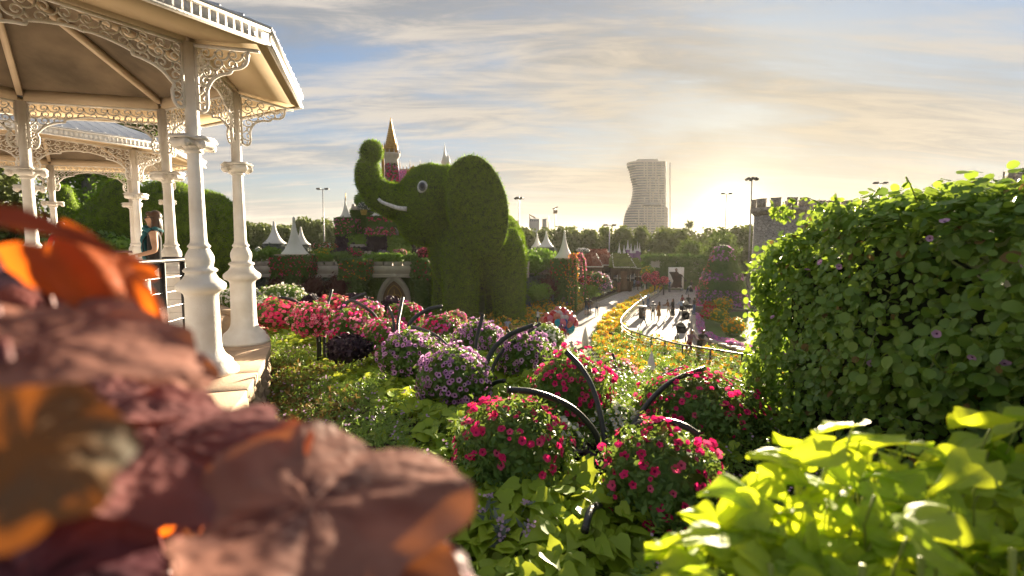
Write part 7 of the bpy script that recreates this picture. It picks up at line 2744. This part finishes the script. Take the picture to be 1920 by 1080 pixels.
# the 300 leaves that show largest are single parts, the rest one mass
dist = np.linalg.norm(pos - np.array((0, 0, CZ)), axis=1)
facing = pos[:, 0] - bul.mean() < hx + .10
uu = 960 + F * pos[:, 0] / np.maximum(pos[:, 1], .1)
score = ssz / dist * (facing & (uu < 1915) & (pos[:, 1] > 1.0) & (pos[:, 2] > 6.3))
top_i = np.argsort(-score)[:300]
maskl = np.ones(NN, bool); maskl[top_i] = False
kinds_ = rng.choice(3, int(maskl.sum()), p=(.91, .015, .075))
L = Leaves().add(ROUND, pos[maskl], xd[maskl], nrm[maskl], ssz[maskl], kinds_)
L.obj('leaf_mass', [M_hedge, M_dryleaf, M_balllime], t, smooth=True)
RM = tmesh('leaf', ROUND, M_hedge, True)
for i in top_i:
    z_ = Vector(nrm[i]).normalized(); x_ = Vector(xd[i]); x_ = (x_ - z_ * x_.dot(z_)).normalized(); y_ = z_.cross(x_)
    s = float(ssz[i])
    link('leaf', RM, t, Matrix(((x_.x * s, y_.x * s, z_.x * s, pos[i, 0]), (x_.y * s, y_.y * s, z_.y * s, pos[i, 1]), (x_.z * s, y_.z * s, z_.z * s, pos[i, 2]), (0, 0, 0, 1))))
P_morn = petal('mauve_trumpet', (.62, .40, .62), (.52, .28, .54))
MG = tmesh('flower', petal_flower(5, .25, .35, .06), [P_morn, P_lilacd])
for (u, v) in ((1771, 413), (1743, 447), (1756, 626), (1916, 492), (1633, 681), (1573, 500), (1537, 491), (1514, 505), (1448, 594), (1822, 671), (1884, 680)):
    # on the hedge face plane x = hx - .05
    a, b_ = (u - 960) / F, (540 - v) / F
    D_ = Vector((a, CP + b_ * SP, -SP + b_ * CP))
    p = Vector((0, 0, CZ)) + D_ * ((hx - .07) / D_.x)
    M = Matrix.Translation(p) @ Vector((-.8, -.5 + random.gauss(0, .5), .3 + random.gauss(0, .5))).to_track_quat('Z', 'Y').to_matrix().to_4x4() @ Matrix.Rotation(random.uniform(-.5, .5), 4, 'X') @ Matrix.Scale(random.uniform(.028, .042), 4)
    link('flower', MG, t, M)

# ---------------------------------------------------------------- foreground leaves
def big_leaf(name, parent, base, tip, nrm, width, m, outline, cup=.12, wave=.03, droop=.15, nu=18, nv=11, teeth=0.0, nt=14, lobes=0, seed=0, curl=0.0, vein=.012, fold=0.0):
    """one leaf as a bent sheet from base to tip; outline(t) gives its half width"""
    base, tip = Vector(base), Vector(tip)
    x = tip - base
    L_ = x.length
    x.normalize()
    z = Vector(nrm)
    z = (z - x * z.dot(x)).normalized()
    y = z.cross(x)
    r_ = random.Random(seed)
    ph = [r_.uniform(0, 6) for _ in range(6)]
    V, Fc = [], []
    for i in range(nu + 1):
        t = i / nu
        w = outline(t) * width / 2
        for j in range(nv):
            s = j / (nv - 1) * 2 - 1
            edge = abs(s)
            ww = w * (1 + (teeth * math.cos(t * nt * 6.283) + lobes * math.cos(t * 6.283 * 3.1 + 1)) * edge ** 3)
            yy = s * ww
            zz = cup * width * (s * s) * min(1, outline(t) * 1.4) - droop * L_ * t * t + wave * L_ * math.sin(t * 9 + ph[0] + s * 2) * edge ** 2 + wave * .6 * L_ * math.sin(s * 6 + ph[1] + t * 5)
            zz += vein * width * (1 - min(1, edge * 9)) * -1 + vein * .8 * width * math.cos((t * 7 - edge * 2.2) * 6.283) * edge * .5
            zz += curl * width * edge ** 4 + fold * width * edge
            xx = t * L_ - .16 * L_ * (edge ** 1.5) * max(0, 1 - t / .3) + .012 * L_ * edge * (t > .3)
            V.append(base + x * xx + y * yy + z * zz)
    for i in range(nu):
        for j in range(nv - 1):
            Fc.append((i * nv + j, i * nv + j + 1, (i + 1) * nv + j + 1, (i + 1) * nv + j))
    return MB().add(V, Fc).obj(name, m, parent, True)


def oval(t):
    return max(.02, math.sin(math.pi * min(1, max(0, t)) ** .8) ** .75)


def heart(t):
    return float(np.interp(t, [0, .05, .12, .22, .32, .45, .60, .78, .92, 1], [.30, .72, .97, 1, .86, .66, .46, .25, .09, .01]))


def spade(t):
    return max(.015, math.sin(math.pi * (.10 + .90 * t) ** .62) ** .9)


def leafmat(name, c, c2, back, trans, tc, rough, vscale, spot, spec=.5, blotch=1.0):
    """big leaf: blotched upper side, veins from waves, different colour for light passing through"""
    m = bpy.data.materials.new(name)
    m.use_nodes = True
    N, L = m.node_tree.nodes, m.node_tree.links
    N.clear()
    out = N.new('ShaderNodeOutputMaterial')
    b = N.new('ShaderNodeBsdfPrincipled')
    g = N.new('ShaderNodeNewGeometry')
    nz = N.new('ShaderNodeTexNoise'); nz.inputs['Scale'].default_value = spot; nz.inputs['Detail'].default_value = 5
    L.new(g.outputs['Position'], nz.inputs['Vector'])
    mr = N.new('ShaderNodeMapRange'); mr.inputs[1].default_value = .38; mr.inputs[2].default_value = .56
    L.new(nz.outputs[0], mr.inputs[0])
    mx = N.new('ShaderNodeMix'); mx.data_type = 'RGBA'
    at = N.new('ShaderNodeAttribute'); at.attribute_name = 'pigment'
    sc_ = N.new('ShaderNodeMath'); sc_.operation = 'MULTIPLY'; sc_.inputs[1].default_value = blotch; L.new(mr.outputs[0], sc_.inputs[0])
    mxx = N.new('ShaderNodeMath'); mxx.operation = 'MAXIMUM'; L.new(at.outputs['Fac'], mxx.inputs[0]); L.new(sc_.outputs[0], mxx.inputs[1])
    L.new(mxx.outputs[0], mx.inputs[0]); mx.inputs[6].default_value = (*c, 1); mx.inputs[7].default_value = (*c2, 1)
    mb_ = N.new('ShaderNodeMix'); mb_.data_type = 'RGBA'
    L.new(g.outputs['Backfacing'], mb_.inputs[0]); L.new(mx.outputs[2], mb_.inputs[6]); mb_.inputs[7].default_value = (*back, 1)
    L.new(mb_.outputs[2], b.inputs['Base Color'])
    b.inputs['Roughness'].default_value = rough
    b.inputs['Specular IOR Level'].default_value = spec
    n2 = N.new('ShaderNodeTexVoronoi'); n2.inputs['Scale'].default_value = vscale; n2.feature = 'SMOOTH_F1'
    L.new(g.outputs['Position'], n2.inputs['Vector'])
    bp = N.new('ShaderNodeBump'); bp.inputs['Strength'].default_value = .5; bp.inputs['Distance'].default_value = .004
    L.new(n2.outputs['Distance'], bp.inputs['Height']); L.new(bp.outputs[0], b.inputs['Normal'])
    t = N.new('ShaderNodeBsdfTranslucent'); t.inputs['Color'].default_value = (*tc, 1)
    ms = N.new('ShaderNodeMixShader'); ms.inputs[0].default_value = trans
    L.new(b.outputs[0], ms.inputs[1]); L.new(t.outputs[0], ms.inputs[2]); L.new(ms.outputs[0], out.inputs[0])
    return m


M_col1 = leafmat('bronze_leaf', (.25, .105, .10), (.038, .015, .022), (.16, .05, .045), .22, (.72, .16, .02), .5, 110, 15, .2, .35)
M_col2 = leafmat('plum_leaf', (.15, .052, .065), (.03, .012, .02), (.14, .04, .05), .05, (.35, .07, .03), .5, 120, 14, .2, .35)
M_colo = leafmat('orange_backlit_leaf', (.40, .09, .02), (.22, .035, .015), (.40, .09, .018), .5, (.85, .17, .012), .5, 110, 22, .3)
M_colt = leafmat('tan_leaf', (.32, .155, .115), (.035, .014, .018), (.20, .08, .06), .2, (.62, .20, .04), .5, 100, 13, .2, .35)
M_colv = leafmat('olive_leaf', (.10, .085, .05), (.20, .085, .02), (.10, .05, .03), .2, (.5, .14, .01), .6, 110, 16, .3)
M_lime1 = leafmat('lime_leaf', (.37, .52, .035), (.25, .43, .035), (.36, .47, .06), .46, (.76, .84, .03), .52, 90, 12, .32)
M_lime2 = leafmat('green_lime_leaf', (.24, .43, .035), (.15, .32, .03), (.32, .44, .06), .44, (.50, .66, .03), .52, 90, 12, .32)
M_lstem = mat('lime_stem', (.30, .36, .06), .5)
M_cstem = mat('wine_stem', (.16, .03, .03), .5)

co = thing('coral_bells', 'big blurred coral bells plant with bronze, plum and orange leaves, close at the lower left', 'plant', (-.33, .34, 5.72))
UPV = Vector((0, 0, 1))
TOC = lambda p: (Vector((0, 0, CZ)) - Vector(p)).normalized()


def cl(b, t, nm_, wpx, m, d, o=oval, **kw):
    """leaf from pixel b to pixel t, distances d = (base, tip), width in pixels"""
    B, T = W(b[0], b[1], d[0]), W(t[0], t[1], d[1])
    n_ = Vector(nm_[:3]) + TOC((B + T) / 2) * nm_[3]
    return big_leaf('leaf', co, B, T, n_, wpx * WS((d[0] + d[1]) / 2), m, o, **kw)


def round_leaf(c, rpx, d, tilt, m, seed, stretch=1.0, rot=0.0, lobes=7, ruffle=.11, dome=.03, tipk=.25):
    """round ruffled leaf with lobes and sunk radial veins; tilt = (x, y, towards the viewer)"""
    C = W(c[0], c[1], d)
    r = rpx * WS(d)
    z = (Vector((tilt[0], tilt[1], 1)) + TOC(C) * tilt[2]).normalized()
    x = Vector((math.cos(rot), math.sin(rot), 0))
    x = (x - z * x.dot(z)).normalized()
    y = z.cross(x)
    r_ = random.Random(seed)
    p1, p2, p3 = (r_.uniform(0, 6) for _ in range(3))
    nr_, na = 18, 84
    V, Fc, pig = [C + z * r * dome], [], [.8]
    q1, q2 = r_.uniform(0, 6), r_.uniform(0, 6)
    for i in range(1, nr_ + 1):
        f = i / nr_
        for k in range(na):
            a = 2 * math.pi * k / na
            lob = 1 + .075 * math.cos(lobes * a + p1) + .012 * math.cos(lobes * 3 * a + p2) + tipk * math.exp(-(math.sin(a / 2) / .28) ** 2) - .35 * math.exp(-((math.pi - abs(a - math.pi) - math.pi) / .22) ** 2)
            rr = r * f * lob
            zz = r * (dome * (1 - f * f) + .03 * f ** 3 + ruffle * f ** 2.2 * math.sin(a * 3 + p3 + f * 1.5) + ruffle * .28 * f ** 4 * math.sin(a * 7 + p2) - .045 * f * (1 - f * .4) * abs(math.cos(lobes * a / 2 + p1)) ** 12 + .010 * f * math.cos(lobes * 2 * a + 16 * f))
            V.append(C + x * (rr * math.cos(a)) * stretch + y * (rr * math.sin(a)) + z * zz)
            vein = abs(math.cos(lobes * a / 2 + p1)) ** 26 * (1 - .5 * f)
            blot = .55 * math.sin(a * 2 + q1 + f * 3) + .45 * math.sin(a * 5 + q2 - f * 5) + .25 * math.sin(a * 11 + f * 9)
            pig.append(max(0.0, min(1.0, 1.05 - 1.25 * f + .55 * blot - .9 * vein)))
    for k in range(na):
        Fc.append((0, 1 + k, 1 + (k + 1) % na))
    for i in range(nr_ - 1):
        for k in range(na):
            k2 = (k + 1) % na
            Fc.append((1 + i * na + k, 1 + (i + 1) * na + k, 1 + (i + 1) * na + k2, 1 + i * na + k2))
    o = MB().add(V, Fc).obj('leaf', m, co, True)
    at = o.data.attributes.new('pigment', 'FLOAT', 'POINT')
    at.data.foreach_set('value', np.array(pig, np.float32))
    return o


cl((-90, 400), (222, 455), (0, .2, 1, .0), 120, M_col2, (.33, .39), seed=1, droop=.10)
cl((95, 452), (336, 632), (.3, .0, .7, .7), 160, M_colo, (.40, .40), spade, seed=2, cup=-.10, wave=.045, teeth=.02, nt=9, nu=28, nv=15)
round_leaf((190, 495), 62, .45, (.3, .1, .7), M_colo, 23, 1.1, .3, ruffle=.10)
round_leaf((80, 640), 215, .33, (.10, .02, .26), M_colt, 3, 1.05, .15)
round_leaf((318, 690), 72, .40, (.10, .10, .35), M_colt, 4, 1.1, -.3, ruffle=.10)
round_leaf((300, 835), 215, .40, (-.04, .02, .26), M_col1, 5, 1.02, -.25, tipk=.35)
round_leaf((190, 745), 135, .45, (.1, .1, .3), M_col1, 6, 1.1, .4)
round_leaf((45, 860), 165, .235, (.5, -.2, .9), M_colv, 7, .9, 1.2)
round_leaf((505, 905), 92, .455, (-.3, .1, .45), M_col1, 8, 1.1, .5, ruffle=.14, dome=-.05)
round_leaf((585, 950), 255, .345, (.02, .05, .34), M_colt, 9, 1.0, .35)
round_leaf((575, 1125), 235, .30, (.0, -.05, .42), M_colt, 10, 1.1, .1)
round_leaf((770, 1095), 140, .37, (.25, .0, .35), M_col2, 11, 1.1, -.5)
round_leaf((60, 1095), 165, .29, (.1, -.1, .5), M_col2, 12, 1.1, .7)
round_leaf((20, 500), 110, .42, (.1, .1, .4), M_col2, 16, 1.2, .2)
cl((250, 870), (310, 905), (.2, -.3, .6, .9), 60, M_colo, (.52, .52), seed=13, cup=.1)
cl((330, 960), (285, 1000), (.2, -.3, .6, .9), 54, M_colo, (.54, .54), seed=14, cup=.1)
round_leaf((285, 1035), 62, .54, (.3, -.1, .4), M_colt, 15, 1.1, .5, ruffle=.16)
cl((470, 860), (552, 842), (.2, .1, .8, .5), 40, M_colo, (.48, .50), seed=17, cup=.1)
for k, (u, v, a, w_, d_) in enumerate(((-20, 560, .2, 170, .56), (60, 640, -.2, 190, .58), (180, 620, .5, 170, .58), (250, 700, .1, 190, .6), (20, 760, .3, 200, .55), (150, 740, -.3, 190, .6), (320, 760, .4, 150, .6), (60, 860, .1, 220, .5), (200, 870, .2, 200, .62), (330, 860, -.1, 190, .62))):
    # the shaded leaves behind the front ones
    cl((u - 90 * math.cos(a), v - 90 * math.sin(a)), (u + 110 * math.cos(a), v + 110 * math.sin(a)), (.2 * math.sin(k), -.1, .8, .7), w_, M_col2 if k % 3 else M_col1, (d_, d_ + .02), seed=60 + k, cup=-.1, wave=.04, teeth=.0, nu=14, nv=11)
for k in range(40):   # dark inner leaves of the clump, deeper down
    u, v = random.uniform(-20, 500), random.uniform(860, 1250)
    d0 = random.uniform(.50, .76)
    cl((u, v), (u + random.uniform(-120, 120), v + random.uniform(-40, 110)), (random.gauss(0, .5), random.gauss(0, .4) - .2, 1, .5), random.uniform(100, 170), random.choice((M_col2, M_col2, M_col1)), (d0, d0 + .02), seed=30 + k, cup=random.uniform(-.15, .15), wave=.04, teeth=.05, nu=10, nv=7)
st = MB()
for (u, v, d) in ((60, 470, .45), (110, 780, .38), (330, 1010, .36), (100, 690, .36), (420, 905, .45), (0, 640, .3), (-60, 420, .34), (260, 900, .52), (640, 1100, .36)):
    p = W(u, v, d)
    st.tube(smooth([tuple(p), (p.x * .85 - .05, p.y + .04, p.z - .25), (-.36, .45, 6.5), (-.34, .42, 5.75)], 4), .0042, 6)
st.obj('stems', M_cstem, co, True)

lv = thing('lime_vine', 'big bright lime green sweet potato vine close at the lower right', 'plant', (.75, .85, 5.72))
r3 = random.Random(11)
# silhouette of the plant's top edge in the photograph: (u, v, distance)
edge = [(1225, 1045, .80), (1270, 985, .82), (1310, 915, .84), (1390, 870, .88), (1420, 815, .92), (1530, 790, .96), (1600, 775, 1.0), (1700, 790, 1.02), (1800, 775, 1.05), (1880, 760, 1.05)]
eu, ev, ed = [e[0] for e in edge], [e[1] for e in edge], [e[2] for e in edge]
cnt = 0
lst = MB()


def lime_leaf(u, v, d, ang, size, m, tilt, seed):
    B = W(u, v, d)
    out = Vector((math.cos(ang), .25 * math.sin(ang * 1.7), math.sin(ang) * .55)).normalized()
    n_ = Vector((tilt[0], tilt[1], 1)) + TOC(B) * tilt[2]
    big_leaf('leaf', lv, B, B + out * size, n_, size * .86, m, heart, cup=r3.uniform(-.16, .12), wave=r3.uniform(.02, .05), droop=r3.uniform(.02, .24), nu=16, nv=11, lobes=r3.uniform(0, .08), seed=seed, curl=r3.uniform(-.10, .12), vein=.012, fold=r3.uniform(-.02, .22))
    lst.tube([B, B + Vector((0, .02, -.06)), B + Vector((.03, .04, -.20))], .0022, 5)


hand = [(1600, 800, .98, 2.95, .115, M_lime1, (0, .4, .1)), (1480, 850, .92, 2.75, .105, M_lime1, (.1, .3, .5)), (1560, 850, .90, 3.6, .11, M_lime1, (.2, .1, .7)), (1395, 920, .84, 3.0, .10, M_lime2, (.2, 0, .5)), (1420, 960, .80, 3.9, .10, M_lime1, (.1, -.1, .9)),
        (1345, 1000, .76, 3.2, .095, M_lime1, (0, .2, .2)), (1300, 1060, .74, 3.1, .085, M_lime1, (.1, .2, .4)), (1700, 830, .98, 2.9, .13, M_lime1, (0, .35, .25)), (1860, 800, 1.0, 3.0, .13, M_lime1, (0, .3, .2)), (1950, 790, 1.0, 2.9, .12, M_lime2, (0, .3, .2)),
        (1780, 960, .72, 3.35, .115, M_lime1, (0, .1, .5)), (1640, 930, .80, 5.2, .10, M_lime2, (0, 0, .9)), (1520, 980, .76, 5.0, .10, M_lime2, (0, 0, 1)), (1850, 870, .86, 4.0, .12, M_lime1, (.2, .1, .6)), (1700, 1010, .66, 5.6, .12, M_lime2, (0, .1, .6))]
for k, (u, v, d, a, s, m, tl) in enumerate(hand):
    lime_leaf(u, v, d, a, s * .88, m, tl, 200 + k)
for k in range(290):
    u = r3.uniform(1260, 2060)
    top = np.interp(u, eu, ev)
    f = r3.random()
    v = top + 45 + f * (1180 - top)
    if v > 1200:
        continue
    d = np.interp(u, eu, ed) * (1 - .36 * f) + r3.uniform(-.02, .05)
    ang = r3.choice((math.pi, math.pi, -1.6, 0)) + r3.uniform(-.9, .9)
    lime_leaf(u, v, d, ang, r3.uniform(.058, .098), M_lime1 if r3.random() < .7 - .25 * f else M_lime2, (r3.gauss(-.1, .4), r3.gauss(.1, .45), r3.uniform(.1, .75)), 300 + k)
for k in range(14):
    u, v, d = r3.uniform(1350, 1950), r3.uniform(980, 1150), r3.uniform(.7, .95)
    p = W(u, v, d)
    lst.tube(smooth([tuple(p), (p.x, p.y, p.z - .3), (.6 + r3.uniform(-.15, .2), .75 + r3.uniform(-.1, .2), 6.5), (.65, .8, 5.75)], 4), .005, 6)
lst.obj('stems', M_lstem, lv, True)

# ---------------------------------------------------------------- air
hz = bpy.data.meshes.new('haze')
bm = bmesh.new()
bmesh.ops.create_cube(bm, size=1)
bm.to_mesh(hz)
bm.free()
ho = bpy.data.objects.new('haze', hz)
COL.objects.link(ho)
ho.scale = (5400, 4300, 78)
ho.location = (0, 2020, 37.9)
ho['kind'] = 'stuff'
hm_ = bpy.data.materials.new('haze_air')
hm_.use_nodes = True
hm_.node_tree.nodes.clear()
_o = hm_.node_tree.nodes.new('ShaderNodeOutputMaterial')
_p = hm_.node_tree.nodes.new('ShaderNodeVolumePrincipled')
_p.inputs['Color'].default_value = (.96, .93, .88, 1)
_p.inputs['Density'].default_value = HAZE
_p.inputs['Anisotropy'].default_value = .4
hm_.node_tree.links.new(_p.outputs[0], _o.inputs['Volume'])
hz.materials.append(hm_)
